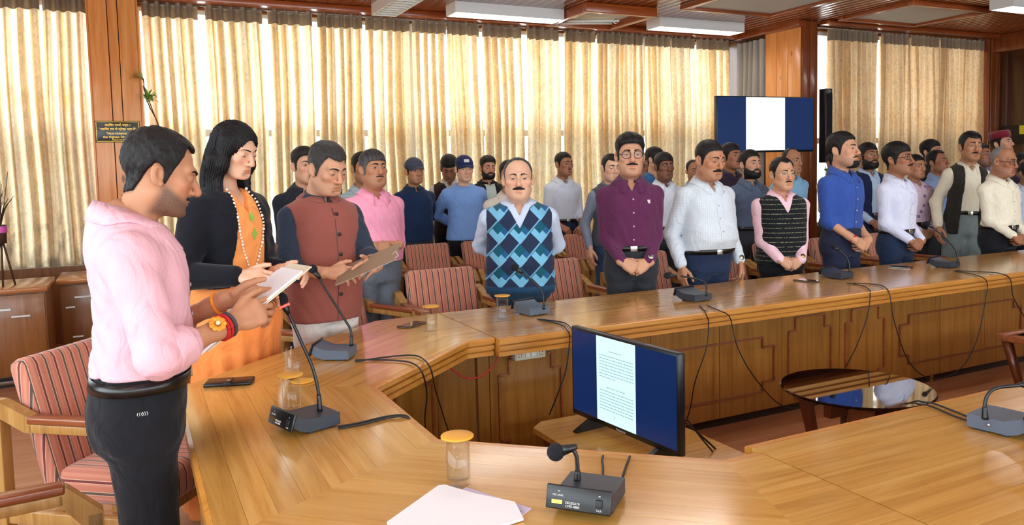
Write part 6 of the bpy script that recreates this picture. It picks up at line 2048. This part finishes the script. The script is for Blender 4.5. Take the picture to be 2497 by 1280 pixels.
    if slh < 0.6:
        for i in (0, 1):        # turned-up cuffs
            S, E, W = arms[i]
            u = (W - E) / np.linalg.norm(W - E); e2 = E + (W - E) * slv
            fc = Field(np.minimum(e2 - u * 0.05, e2 + u * 0.02) - 0.075, np.maximum(e2 - u * 0.05, e2 + u * 0.02) + 0.075, max(0.005, hb * 0.8))
            r1 = (0.046 - 0.009 * slv) * sh.get('sr', 1.0) + 0.006
            fc.cap(e2 - u * 0.055, e2 + u * 0.012, r1 + 0.003, r1, 0.0)
            pl0 = e2 - u * 0.058
            fc.op(lambda x, y, z: -((x - pl0[0]) * u[0] + (y - pl0[1]) * u[1] + (z - pl0[2]) * u[2]), None, None, 0.004, 'i')
            pl1 = e2 + u * 0.004
            fc.op(lambda x, y, z: ((x - pl1[0]) * u[0] + (y - pl1[1]) * u[1] + (z - pl1[2]) * u[2]), None, None, 0.004, 'i')
            cv, cq = fc.nets()
            if len(cv): add('cuff', cv, cq, sh['mat'], parent=so)
    # ---- trousers or skirt, belt, shoes
    tr = sp.get('trousers')
    ft = trouser_field(body, sp.get('waist', 1.0), max(hb * 1.25, 0.010), wide=sp.get('tw', 1.0), skirt=sp.get('skirt', False), seed=seed)
    v, q = ft.nets()
    to = add('skirt' if sp.get('skirt') else 'trousers', v, q, tr)
    if sp.get('belt', sh.get('hem', 0.985) >= 0.94):
        zb = sp.get('waist', 1.0) - 0.022
        r0 = body.ring(zb - 0.017, 0.0105); r1 = body.ring(zb + 0.017, 0.0105)
        bv, bq = rect_ring(r0, r1)
        bo = add('belt', bv, bq, sp.get('beltmat', M['leather']), solid=0.004)
        yb = float(np.interp(zb, body.z, body.c) + np.interp(zb, body.z, body.b)) + 0.011
        box('buckle', (-0.022 * s, yb * s, (zb - 0.018) * s), (0.022 * s, (yb + 0.006) * s, (zb + 0.018) * s), sp.get('bucklemat', M['buckle']), bo, bev=0.002)
    for e in (-1, 1):
        o = link('shoe', SHOE, None, root, (e * 0.096 * s, -0.005, 0.0)); o.scale = (s, s, s)
    # ---- waistcoats, jackets
    if 'vest' in sp:
        ve = sp['vest']
        fv = garment(body, sp, arms, ve.get('off', 0.020), ve.get('hem', 0.93), seed + 3, hb, sleeve=ve.get('sleeve'), neck=ve.get('neck', 0.078), vneck=ve.get('v'), armhole=ve.get('sleeve') is None, openf=ve.get('open'), amp=ve.get('amp', 0.002), flare=ve.get('flare', 0.0), sr=ve.get('sr', 1.1), vw=ve.get('vw', 0.42))
        v, q = fv.nets()
        vo = add(ve['name'], v, q, ve['mat'])
        if ve.get('collar'):
            cv, cq = collar_mesh(fv, ve['collar'], neck=0.070, zc=1.392, gap=0.22)
            add('collar', cv, cq, ve['mat'], parent=vo, solid=0.005)
        if ve.get('front') and det > 0:
            pv, pq = front_strip(fv, -0.0022, 0.0022, ve.get('hem', 0.93) + 0.01, 1.385, 0.0012, 3, 22)
            add('front_seam', pv, pq, M['button_dark'], parent=vo)
            for zb in (0.93, 1.03, 1.13, 1.23, 1.33):
                if zb < ve.get('hem', 0.93) + 0.04: continue
                yb = fv.front(-0.014, zb)
                MB().tube([(-0.014 * s, yb * s, zb * s), (-0.014 * s, (yb + 0.006) * s, zb * s)], 0.0095 * s, 12).build('button', M['button_dark'], vo)
            for z_, a, b in ((1.255, -0.125, -0.055), (0.98, -0.15, -0.06), (0.98, 0.06, 0.15)):
                pv, pq = front_strip(fv, a, b, z_, z_ + 0.010, 0.0026, 7, 3)
                add('pocket_welt', pv, pq, ve['mat'], parent=vo)
        if ve.get('rib') and det > 0:
            r0 = body.ring(ve.get('hem', 0.93) + 0.002, ve.get('off', 0.02) - 0.001); r1 = body.ring(ve.get('hem', 0.93) + 0.055, ve.get('off', 0.02) + 0.003)
            bv, bq = rect_ring(r0, r1)
            add('hem_rib', bv, bq, ve['rib'], parent=vo, solid=0.006)
    sp['_arms'] = arms; sp['_s'] = s; sp['_root'] = root; sp['_fs'] = fs; sp['_add'] = add; sp['_hx'] = hx; sp['_shirt'] = so; sp['_body'] = body
    if 'watch' in sp:
        for sd, mt in sp['watch']:
            S, E, W = arms[0 if sd > 0 else 1]
            u = (E - W) / np.linalg.norm(E - W); c0 = W + u * 0.018
            wm = frame_mtx(c0 * s, u, z=(0, 0.9, 0.3))
            wo = MB().tube([(-0.008 * s, 0, 0), (0.008 * s, 0, 0)], 0.0335 * s, 18, caps=False, mtx=wm).build('watch' if mt.startswith('watch') else 'wrist_thread', M[mt], root)
            md_ = wo.modifiers.new('thickness', 'SOLIDIFY'); md_.thickness = 0.004
            if mt.startswith('watch'):
                MB().tube([(0, 0, 0.031 * s), (0, 0, 0.041 * s)], 0.019 * s, 18, mtx=wm).build('watch_case', M[mt], wo)
    tag(root, sp['label'], 'person', sp.get('group'))
    return root
# ------------------------------------------------------------------ the people
FAIR, MID, TAN, BRN, DRK = srgb(226, 178, 148), srgb(208, 156, 124), srgb(188, 134, 100), srgb(162, 110, 80), srgb(126, 82, 60)
BLK = (0.010, 0.009, 0.010); DGR = (0.030, 0.027, 0.027); BRH = (0.035, 0.022, 0.014); GRY = (0.20, 0.19, 0.19)
def sh(key, rgb, **k):
    cl = {a: k.pop(a) for a in ('kind', 'scale', 'bump', 'rough') if a in k}
    if 'col2' in k: cl['col2'] = srgb(*k.pop('col2'))
    return dict(mat=cmat(key, srgb(*rgb), **cl), **k)
T_BLACK = cmat('black_trouser_cloth', srgb(24, 25, 30)); T_NAVY = cmat('navy_trouser_cloth', srgb(34, 48, 76)); T_GREY = cmat('grey_trouser_cloth', srgb(104, 112, 122)); T_TEAL = cmat('dark_teal_trouser_cloth', srgb(36, 62, 82)); T_WHITE = cmat('white_trouser_cloth', srgb(236, 232, 224)); T_SAGE = cmat('grey_green_trouser_cloth', srgb(128, 142, 142)); T_CHAR = cmat('charcoal_trouser_cloth', srgb(52, 54, 60))
SPEC = {}
def P(key, label, **k):
    d = dict(POS[key]); d.update(k); d['label'] = label; d['seed'] = len(SPEC) * 1.37 + 0.5
    SPEC[key] = d
    person(d)
    return d

# --- three people at the head of the table
P('pink', 'bearded person in a pale pink shirt with rolled sleeves, reading from a folder in profile', det=2, skin=TAN, hair='recede', hth=0.011, htop=0.011, hrough=1.6, stubble=0.80, mous=(0.026, 0.009, 0.004, 0.003),
  eye=0.10, gazez=-30, hpitch=17, hfwd=0.05, hs=1.0, hdrop=0.036, w=1.06, belly=0.02, brow=0.0095, fw=0.98, nose=1.12,
  shirt=sh('pale_pink_cotton', (234, 184, 196), sleeve=0.34, amp=0.0048, off=0.014, sr=1.14, v=0.045, hem=0.99, pt=1.15), trousers=T_BLACK, waist=0.985, pose='hold', tw=1.02,
  hands=[((0.135, 0.24, 1.11), (-0.28, 0.92, 0.22), (0.85, 0.15, 0.45), 'hold'), ((-0.03, 0.25, 1.15), (0.12, 0.95, 0.05), (-0.85, 0.0, 0.5), 'hold')], elbow=[(0.55, -0.8, -0.3), (-0.55, -0.8, -0.2)])
P('woman', 'person with long black hair in an orange sari and black cardigan, head bowed over papers', det=2, skin=FAIR, hair='long', hcol=(0.008, 0.007, 0.008), eye=0.13, gazez=-28, hpitch=20, hyaw=-4, w=0.96, hs=0.98, fw=0.93, jaw=0.84, nose=0.95, stubble=0.0, brow=0.0055, lip=(0.95, 0.52, 0.50),
  shirt=dict(mat=cmat('orange_sari_silk', srgb(250, 164, 92), rough=0.6), name='sari_drape', sleeve=None, collar=None, v=0.10, hem=0.95, placket=False), trousers=cmat('orange_sari_skirt', srgb(246, 148, 76), rough=0.65), skirt=True, belt=False,
  vest=dict(name='cardigan', mat=cmat('black_knit', srgb(18, 20, 28), bump=0.15), sleeve=0.96, off=0.020, hem=0.80, open=(1.40, 0.050, 0.125), neck=0.085, amp=0.003, sr=1.12), pose='hold',
  hands=[((0.175, 0.235, 1.065), (-0.2, 0.95, 0.0), (0.6, 0.1, 0.75), 'hold'), ((-0.05, 0.27, 1.06), (0.1, 0.95, 0.05), (-0.6, 0, 0.75), 'hold')])
P('brown', 'person in a brown waistcoat over a dark shirt, reading aloud from a brown board', det=2, skin=MID, hair='widow', hth=0.009, htop=0.012, hrough=1.5, hcol=DGR, grey=0.10, eye=0.11, gazez=-30, hpitch=20, hyaw=-12, w=1.06, belly=0.03, jaw=1.06, fat=0.012, mouth=0.003, stubble=0.10, hs=1.08,
  shirt=sh('slate_kurta_cotton', (46, 56, 72), sleeve=0.28, amp=0.0035, sr=1.12, collar='band', v=0.02, hem=0.80), trousers=T_WHITE, belt=False, tw=1.12,
  vest=dict(name='waistcoat', mat=cmat('russet_wool', srgb(160, 94, 82), kind='melange', col2=srgb(134, 74, 66), bump=0.1), off=0.024, hem=0.79, collar='band', front=True, amp=0.0018), pose='hold',
  hands=[((0.135, 0.30, 1.065), (-0.55, 0.82, 0.05), (0.55, 0.45, 0.65), 'hold'), ((-0.085, 0.385, 1.085), (0.72, 0.62, 0.10), (-0.45, 0.55, 0.65), 'hold')])

# --- front row behind the far table
P('argyle', 'balding person with a moustache in a blue argyle sweater vest, hands behind the back', skin=FAIR, hair='balding', scalp=0.75, hth=0.006, htop=0.002, hcol=DGR, grey=0.25, mous=(0.028, 0.0125, 0.004, 0.006), mcol=BLK, fat=0.018, jaw=1.12, fw=1.06, hs=1.16, w=1.26, belly=0.05, eye=0.26, gaze=-10, pose='behind', hyaw=0, stubble=0.1,
  shirt=sh('pale_blue_cotton', (206, 222, 246), amp=0.003, sr=1.12, v=0.07), trousers=T_TEAL, vest=dict(name='sweater_vest', mat=cmat('argyle_knit', srgb(38, 50, 78), kind='argyle', bump=0.12), v=0.15, vw=0.52, off=0.022, hem=0.82, rib=cmat('dark_teal_rib', srgb(32, 66, 96))))
P('maroon', 'person with round glasses and a moustache in a maroon shirt, hands clasped', skin=MID, hair='short', htop=0.016, hth=0.010, quiff=0.008, hrough=1.8, mous=(0.027, 0.011, 0.004, 0.005), specs=('dark_frame', 0.0235, 0.0200, 0.85), fat=0.006, jaw=1.06, w=1.04, belly=0.015, eye=0.21, hs=1.12, mouth=0.002, stubble=0.18,
  shirt=sh('maroon_cotton', (96, 42, 80), kind='windowpane', col2=(84, 36, 72), scale=1.2, amp=0.0028, pocket=True, pen=M['print_white'], v=0.07), trousers=T_CHAR, watch=[(-1, 'watch_steel')])
P('check', 'person with a moustache in a pale checked shirt looking down at the table', skin=TAN, hair='short', hth=0.004, htop=0.006, hrough=0.6, mous=(0.029, 0.012, 0.007, 0.006), fat=0.014, jaw=1.06, w=1.08, belly=0.07, eye=0.16, gazez=-25, hpitch=10, hyaw=-6, hs=1.13, stubble=0.16, pose='sides', waist=0.96,
  shirt=sh('pale_check_cotton', (222, 232, 240), kind='windowpane', col2=(176, 194, 214), scale=1.0, amp=0.003, hem=0.945, pocket=True, v=0.07, sr=1.1), trousers=T_NAVY, watch=[(1, 'red_thread'), (-1, 'watch_steel')],
  hands=None)
P('stripe', 'spectacled person in a black striped sweater vest over a pink shirt, hands clasped', skin=MID, hair='recede', hcol=BLK, hth=0.006, htop=0.006, mous=(0.022, 0.009, 0.004, 0.0045), specs=('metal_frame', 0.0245, 0.0165, 0.6), w=1.12, belly=0.02, eye=0.24, gaze=10, hyaw=-8, hs=1.12, stubble=0.1, mouth=0.002,
  shirt=sh('light_pink_cotton', (246, 206, 218), amp=0.003, sr=1.1, v=0.06), trousers=T_BLACK, vest=dict(name='sweater_vest', mat=cmat('black_striped_knit', srgb(20, 24, 28), kind='stripes_h', col2=srgb(150, 150, 120), bump=0.12), v=0.14, vw=0.48, off=0.021, hem=0.86), watch=[(-1, 'watch_gold')])
P('blue', 'person with a goatee in a royal blue shirt, looking up to the right', skin=MID, hair='short', hth=0.008, htop=0.012, hrough=1.2, mous=(0.025, 0.008, 0.006, 0.004), goatee=0.006, stubble=0.35, eye=0.3, gazez=6, hpitch=-4, hyaw=-8, hs=1.13, w=1.0,
  shirt=sh('royal_blue_cotton', (52, 84, 164), amp=0.0028, sleeve=0.15, sr=1.1, v=0.05), trousers=cmat('dark_navy_cloth', srgb(36, 42, 66)), belt=False, watch=[(1, 'red_thread')])
P('lav', 'person with a moustache and half-rim glasses in a pale lavender shirt', skin=BRN, hair='fringe', hth=0.013, htop=0.014, hrough=1.0, mous=(0.026, 0.010, 0.004, 0.005), specs=('dark_frame', 0.0225, 0.0125, 0.6), eye=0.26, gazez=4, hpitch=-5, hyaw=-6, mouth=0.004, hs=1.14, w=1.0, stubble=0.15,
  shirt=sh('lavender_white_cotton', (222, 226, 248), amp=0.003, pocket=True, v=0.05), trousers=T_NAVY, watch=[])
P('dark', 'thin person with a moustache in an open dark waistcoat over a cream shirt', skin=TAN, hair='widow', hth=0.012, htop=0.010, hrough=0.8, mous=(0.025, 0.009, 0.005, 0.0045), eye=0.32, hyaw=-4, fw=0.94, jaw=0.94, hs=1.12, w=0.90, mouth=0.003, stubble=0.15, lean=(2, -4), btilt=0.003,
  shirt=sh('cream_cotton', (244, 238, 214), amp=0.0035, v=0.06, sr=1.12), trousers=T_SAGE, tw=1.1, pose='sides', vest=dict(name='waistcoat', mat=cmat('dark_olive_wool', srgb(48, 46, 42)), open=(1.40, 0.06, 0.085), off=0.026, hem=0.78, amp=0.002, neck=0.082))
P('cream', 'grey-haired balding person with dark glasses in a cream shirt, looking down', skin=BRN, hair='bald', scalp=0.5, hcol=GRY, bcol=DGR, hth=0.006, htop=0.0, eye=0.16, gazez=-20, hpitch=8, hyaw=-6, specs=('dark_frame', 0.0235, 0.0145, 0.6), fat=0.01, hs=1.12, w=1.05, belly=0.03, mouth=0.003, stubble=0.12,
  shirt=sh('ivory_cotton', (240, 234, 212), amp=0.0035, v=0.05, pocket=True), trousers=T_BLACK)
P('edge', 'person in a pale blue shirt cut off by the right edge', skin=BRN, det=0, shirt=sh('ice_blue_cotton', (206, 224, 246)), trousers=T_BLACK)

# --- back rows
B = dict(det=0)
P('black', 'dark-haired person in a black shirt standing behind the brown waistcoat', skin=MID, hair='short', htop=0.014, quiff=0.006, fw=0.94, jaw=0.92, hyaw=-10, shirt=sh('black_cotton', (26, 28, 38)), trousers=T_BLACK, hs=1.1, w=1.08, **B)
P('hid1', 'black hair of a person showing just above the man in the brown waistcoat', skin=TAN, hair='fringe', shirt=sh('black_cotton', (26, 28, 38)), trousers=T_BLACK, **B)
P('pink2', 'person with a thin moustache in a bright pink shirt and grey trousers, hands clasped', skin=TAN, det=1, hair='fringe', hth=0.010, htop=0.012, grey=0.3, mous=(0.022, 0.007, 0.003, 0.003), fat=0.014, jaw=1.08, hs=1.10, w=1.08, belly=0.04, eye=0.28, hyaw=-4, hpitch=-3, stubble=0.16,
  shirt=sh('bright_pink_cotton', (250, 166, 194), sleeve=0.45, amp=0.003, pocket=True, v=0.05, hem=0.93, sr=1.1, flare=0.10), trousers=T_GREY, tw=1.06, pose='hold', hands=[((0.085, 0.215, 1.05), (-0.85, 0.25, -0.12), (0.1, 0.9, 0.4), 'clasp'), ((-0.085, 0.20, 1.045), (0.85, 0.2, -0.12), (-0.1, 0.9, 0.4), 'clasp')], watch=[(1, 'watch_gold')])
P('hid2', 'person in a grey-blue striped shirt half hidden behind the second man in pink', skin=TAN, shirt=sh('grey_blue_stripe', (188, 208, 216), kind='stripes_h', col2=(120, 140, 156), scale=0.8), trousers=T_CHAR, w=1.1, **B)
P('navy', 'person in a grey baseball cap and navy zip top, hands behind the back', skin=TAN, hair='short', cap='ball', capmat=cmat('slate_cap_cotton', srgb(70, 74, 92)), pose='behind', stubble=0.25, hs=1.08, w=1.05, belly=0.03, hyaw=-4, shirt=sh('navy_fleece', (24, 46, 80), collar='band', v=0.05, hem=0.88, neck=0.07), trousers=T_CHAR, **B)
P('bowed', 'person with bowed head in a dark brown sleeveless sweater', skin=BRN, hair='fringe', hpitch=30, hth=0.012, htop=0.014, stubble=0.3, shirt=sh('off_white_check', (216, 212, 206), kind='windowpane', col2=(160, 160, 170)), trousers=T_BLACK, pose='behind', vest=dict(name='sweater_vest', mat=cmat('dark_brown_knit', srgb(46, 32, 32)), v=0.12, off=0.02, hem=0.86), **B)
P('sweater', 'person in a navy cap and light blue sweater, eyes lowered', skin=FAIR, hair='short', cap='ball', caplogo=True, capmat=cmat('navy_cap_cotton', srgb(34, 44, 86)), pose='behind', eye=0.12, hpitch=4, hs=1.08, w=1.10, stubble=0.14, shirt=sh('light_blue_knit', (126, 168, 232), collar='round', v=None, hem=0.86, off=0.016, sr=1.15, neck=0.062), trousers=T_BLACK, **B)
P('beard', 'person with a full black beard in a black jacket over a pale shirt', skin=MID, hair='short', hth=0.009, htop=0.018, quiff=0.006, beard=0.010, mous=(0.027, 0.010, 0.005, 0.004), eye=0.15, hpitch=4, stubble=0.7, shirt=sh('mint_cotton', (206, 222, 214), collar=None, v=0.04), trousers=T_BLACK, vest=dict(name='jacket', mat=cmat('black_jacket_cloth', srgb(24, 24, 28)), sleeve=0.97, open=(1.42, 0.055, 0.05), off=0.022, hem=0.86, collar='band'), **B)
P('hid3', 'person in a cream shirt, only a shoulder showing behind the argyle vest', skin=TAN, shirt=sh('stone_cotton', (226, 222, 208)), trousers=T_CHAR, w=1.1, **B)
P('white', 'person in a white shirt with hands resting on a chair back', skin=BRN, hair='short', hth=0.005, htop=0.008, hs=1.08, mous=(0.018, 0.005, 0.002, 0.002), hyaw=-14, w=1.0, shirt=sh('white_blue_cotton', (222, 232, 248), sleeve=0.45, v=0.05, pocket=True), trousers=T_NAVY, pose='hold', hands=[((0.13, 0.20, 0.93), (-0.55, 0.6, -0.45), (0.2, 0.6, 0.8), 'clasp'), ((-0.10, 0.24, 0.92), (0.5, 0.6, -0.45), (-0.2, 0.6, 0.8), 'clasp')], watch=[(1, 'red_thread')], **B)
P('grey', 'person in a dark grey vest over denim sleeves, half hidden by the maroon shirt', skin=FAIR, hair='widow', hth=0.005, htop=0.006, hs=1.08, eye=0.2, hpitch=4, shirt=sh('grey_denim', (128, 138, 158)), trousers=M['denim'], pose='sides', vest=dict(name='padded_vest', mat=cmat('dark_grey_quilt', srgb(72, 80, 90)), open=(1.42, 0.03, 0.02), off=0.028, hem=0.86, collar='band'), **B)
P('hid4', 'person in profile between the maroon and white shirts, farthest back', skin=BRN, hair='recede', shirt=sh('stone_cotton', (226, 222, 208)), trousers=T_CHAR, **B)
P('bpolo', 'tall dark-haired person in a teal blue top turned away behind the white shirt', skin=MID, hair='fringe', hyaw=-40, hth=0.010, htop=0.014, shirt=sh('teal_blue_cotton', (52, 104, 156)), trousers=T_CHAR, **B)
P('wdark', 'dark-skinned person in a plain white shirt between the maroon and checked shirts', skin=DRK, hair='fringe', hth=0.012, htop=0.010, jaw=1.05, fat=0.01, nose=1.15, hs=1.1, stubble=0.1, shirt=sh('bright_white_cotton', (228, 236, 248), v=0.05), trousers=T_CHAR, pose='behind', **B)
P('bald1', 'balding person showing only above the checked shoulder', skin=TAN, hair='balding', scalp=0.6, shirt=sh('pale_blue_cotton', (206, 222, 246)), trousers=T_CHAR, **B)
P('plum', 'person with a moustache in a dark plum checked shirt in front of the wall screen', skin=BRN, hair='fringe', mous=(0.024, 0.008, 0.004, 0.004), hs=1.12, hpitch=-4, hyaw=-6, shirt=sh('dark_plum_check', (52, 40, 56), kind='windowpane', col2=(30, 24, 36), scale=1.6), trousers=T_CHAR, w=1.05, **B)
P('gbeard', 'person with a black beard in a slate grey shirt with hands behind the back', skin=MID, hair='short', htop=0.012, beard=0.009, stubble=0.7, mous=(0.026, 0.010, 0.005, 0.004), hs=1.1, hyaw=-4, hpitch=-3, shirt=sh('slate_grey_cotton', (86, 100, 124), v=0.05), trousers=T_CHAR, pose='behind', w=0.98, **B)
P('cyan', 'bald person in a light blue checked shirt below the wall screen', skin=TAN, hair='bald', scalp=0.55, hcol=DGR, hs=1.1, hyaw=-8, shirt=sh('light_cyan_check', (150, 206, 240), kind='windowpane', col2=(120, 180, 224)), trousers=T_CHAR, pose='behind', **B)
P('nvest', 'bearded person with glasses in a navy waistcoat over a pale shirt', skin=BRN, hair='fringe', beard=0.007, stubble=0.6, mous=(0.026, 0.010, 0.004, 0.004), specs=('metal_frame', 0.022, 0.014, 0.7), hs=1.12, hpitch=-6, shirt=sh('sky_cotton', (190, 214, 244), v=0.06), trousers=T_CHAR, vest=dict(name='waistcoat', mat=cmat('navy_wool', srgb(30, 40, 74)), open=(1.42, 0.055, 0.03), off=0.024, hem=0.84), **B)
P('hid5', 'dark head just visible behind the royal blue collar', skin=BRN, shirt=sh('stone_cotton', (226, 222, 208)), trousers=T_CHAR, **B)
P('floral', 'person in a pink floral shirt hidden behind the lavender shirt', skin=TAN, shirt=sh('pink_floral_cotton', (236, 214, 232), kind='floral', col2=(150, 120, 180)), trousers=T_CHAR, w=1.15, **B)
P('green', 'person in a dark green jacket in profile before the right curtains', skin=MID, hair='fringe', hth=0.011, htop=0.014, stubble=0.4, hs=1.12, hpitch=-6, shirt=sh('dark_green_fleece', (36, 44, 38), collar='band', hem=0.86), trousers=T_CHAR, w=1.12, **B)
P('bstripe', 'person in a blue striped shirt looking up beside the open dark waistcoat', skin=BRN, hair='recede', hth=0.008, hs=1.12, hpitch=-8, shirt=sh('blue_stripe_cotton', (130, 160, 206), kind='stripes_v', col2=(176, 196, 226)), trousers=T_CHAR, **B)
P('gls2', 'spectacled person in a turquoise top just behind the open dark waistcoat', skin=BRN, specs=('metal_frame', 0.022, 0.015, 0.7), hpitch=-6, hs=1.1, stubble=0.5, shirt=sh('turquoise_cotton', (110, 190, 224)), trousers=T_CHAR, **B)
P('kullu', 'person in a round maroon cap looking up at the far right', skin=MID, hair='short', cap='round', capmat=cmat('maroon_velvet', srgb(116, 18, 40), sheen=0.4), hs=1.1, hpitch=-10, shirt=sh('lilac_cotton', (170, 160, 184)), trousers=T_CHAR, **B)
P('hid6', 'dark-haired person half hidden beside the maroon cap', skin=BRN, shirt=sh('lilac_check', (176, 176, 186), kind='windowpane', col2=(120, 120, 140)), trousers=T_CHAR, **B)
P('hid7', 'dark-haired person at the far right edge of the crowd', skin=BRN, hair='fringe', shirt=sh('plum_cotton', (60, 40, 60)), trousers=T_CHAR, **B)

# ------------------------------------------------------------------ details worn by the people near the camera
def wmat(d): return d['_root'].matrix_world
bpy.context.view_layer.update()
pk_ = SPEC['pink']; s_ = pk_['_s']
# wrist threads, flower bracelet
for i, items in ((0, ((0.020, 'grey_band', 'wrist_band'), (0.034, 'red_thread', 'wrist_thread'), (0.046, 'red_thread', 'wrist_thread'))), (1, ((0.03, 'orange', 'flower_bracelet'),))):
    S, E, W = pk_['_arms'][i]
    u = (E - W) / np.linalg.norm(E - W)
    for dd, mt, nm in items:
        c0 = (W + u * dd) * s_
        m_ = frame_mtx(c0, u, z=(0, 0, 1))
        if mt == 'grey_band' and 'grey_band' not in M: M['grey_band'] = plain('grey_band', srgb(70, 66, 74), 0.8)
        r_ = 0.0315 + dd * 0.05
        MB().tube([(0.0065 * math.cos(t) * 0 + 0.0, r_ * math.cos(t), r_ * math.sin(t)) for t in np.linspace(0, 2 * math.pi, 25)], 0.0052, 8, caps=False, mtx=m_).build(nm, M[mt], pk_['_root'])
S, E, W = pk_['_arms'][0]
u = (E - W) / np.linalg.norm(E - W)
fm = frame_mtx((W + u * 0.066) * s_, (0.75, 0.1, 0.6), z=u) @ Matrix.Translation((0.036, 0, 0))
fb = MB()
M['flower_mid'] = plain('flower_centre', srgb(246, 220, 170), 0.6)
bo_ = MB().sphere((0.008, 0, 0), 0.007, 10, fm).build('flower_centre', M['flower_mid'], pk_['_root'])
pm_ = None
for k in range(9):
    a = k * 2 * math.pi / 9
    MB().sphere((0.003, 0.016 * math.cos(a), 0.016 * math.sin(a)), (0.004, 0.0085, 0.0085), 8, fm).build('petal', M['orange'] if k % 3 else M['lid'], bo_)
# stitched chevrons above the back pocket
M['stitch'] = plain('white_stitch', srgb(225, 225, 225), 0.8)
ft_y = -0.098
cm = MB()
for k in range(6):
    sg = 1 if k < 3 else -1
    z0 = 0.90; y0 = -0.020 + 0.0052 * k
    xx = 0.178
    cm.tube([(xx, y0 + 0.0025 * sg, z0 + 0.005), (xx + 0.001, y0, z0), (xx, y0 + 0.0025 * sg, z0 - 0.005)], 0.0009, 5)
cm.build('pocket_stitching', M['stitch'], pk_['_root'])
# necklace of pearls, leaf print on the sari
wo_ = SPEC['woman']; sw_ = wo_['_s']; fs_ = wo_['_fs']
M['pearl'] = plain('pearl', srgb(240, 232, 220), 0.2, coat=0.5)
nb_ = MB()
for sd in (-1, 1):
    for t in np.linspace(0, 1, 26):
        x = sd * (0.052 * (1 - t) ** 0.8 + 0.060 * math.sin(math.pi * t) * 0.55 + 0.001); z = 1.405 - 0.36 * t
        y = max(fs_.front(x, z, 0.06), 0.045) + 0.007
        r_ = 0.0052 + 0.002 * (int(t * 25) % 4 == 0)
        nb_.sphere((x * sw_, y * sw_, z * sw_), r_, 8)
tag(nb_.build('pearl_necklace', M['pearl'], wo_['_root']), kind='stuff')
for x, z, w_, h_ in ((-0.008, 1.285, 0.028, 0.045), (-0.012, 1.215, 0.030, 0.05)):
    nu, nv = 7, 9
    U_, V_ = np.meshgrid(np.linspace(-1, 1, nu), np.linspace(-1, 1, nv), indexing='ij')
    wid = np.sqrt(np.maximum(1 - V_ ** 2, 0.02)) * (0.75 + 0.25 * np.cos(5 * V_))
    pv, pq = surf_patch(fs_, x + U_ * wid * w_ / 2, z + V_ * h_ / 2, 0.0018 * np.ones((nu, nv)))
    wo_['_add']('leaf_print', pv, pq, M['leaf'], parent=wo_['_shirt'])
S, E, W = wo_['_arms'][0]
u = (E - W) / np.linalg.norm(E - W)
MB().tube([(0, 0.031 * math.cos(t), 0.031 * math.sin(t)) for t in np.linspace(0, 2 * math.pi, 25)], 0.006, 8, caps=False, mtx=frame_mtx((W + u * 0.012) * sw_, u, z=(0, 0, 1))).build('bracelet', M['black'], wo_['_root'])
# ring of the reader in the brown waistcoat
# forehead mark of the man in the checked shirt
for kk, colr in (('check', 'red_thread'), ('wdark', 'red_thread'), ('stripe', 'red_thread')):
    d = SPEC[kk]
    q = d['_hx'](np.array([(0, 0.0905, 0.038)]))[0] * d['_s']
    MB().sphere((q[0], q[1], q[2]), (0.003, 0.003, 0.006), 8).build('forehead_mark', M[colr], d['_root'])

# ------------------------------------------------------------------ papers held in the hands
def held(name, origin, ux, uy, w, l, layers, label, cat):
    """layers: (name, thickness, material, inset, shift along l)"""
    r = empty(name, origin)
    r.rotation_euler = frame_mtx((0, 0, 0), ux, y=uy).to_euler()
    z = 0.0
    for nm, t, mt, ins, sh_ in layers:
        box(nm, (-w / 2 + ins, -l / 2 + ins + sh_, z), (w / 2 - ins, l / 2 - ins + sh_, z + t), mt, r)
        z += t + 0.0006
    tag(r, label, cat)
    return r
fo = held('document_folder', (0.288, 2.45, 1.112), (-0.15, 1, -0.03), (-0.80, -0.12, -0.55), 0.20, 0.38,
          [('back_board', 0.003, M['paper_edge'], 0.0, -0.035), ('page_stack', 0.006, M['paper'], 0.006, -0.012), ('top_page', 0.001, M['paper'], 0.004, 0.004)], 'open white document folder held by the person in the pale pink shirt', 'folder')
fo.rotation_euler = frame_mtx((0, 0, 0), (-0.15, 1, -0.03), z=(-0.55, -0.05, 0.82)).to_euler()
box('pink_slip', (-0.085, -0.03, 0.0125), (-0.03, 0.05, 0.0135), M['pink_slip'], fo)
MB().tube([(-0.07, 0.17, 0.002), (-0.075, 0.188, 0.012), (-0.07, 0.175, 0.016)], 0.0012, 5).build('binding_string', M['paper'], fo)
bb = held('reading_board', (0.975, 3.52, 1.105), (0.35, 0.9, 0.25), (0.75, -0.25, 0.35), 0.21, 0.31,
          [('board', 0.003, M['board'], 0.0, 0.0), ('page', 0.002, M['paper'], 0.004, 0.0)], 'brown card board with a page, held up by the person in the brown waistcoat', 'board')
MB().tube([(-0.09, 0.14, 0.0), (-0.10, 0.165, -0.01), (-0.09, 0.16, -0.03), (-0.085, 0.14, -0.02)], 0.0012, 5).build('binding_string', M['paper'], bb)
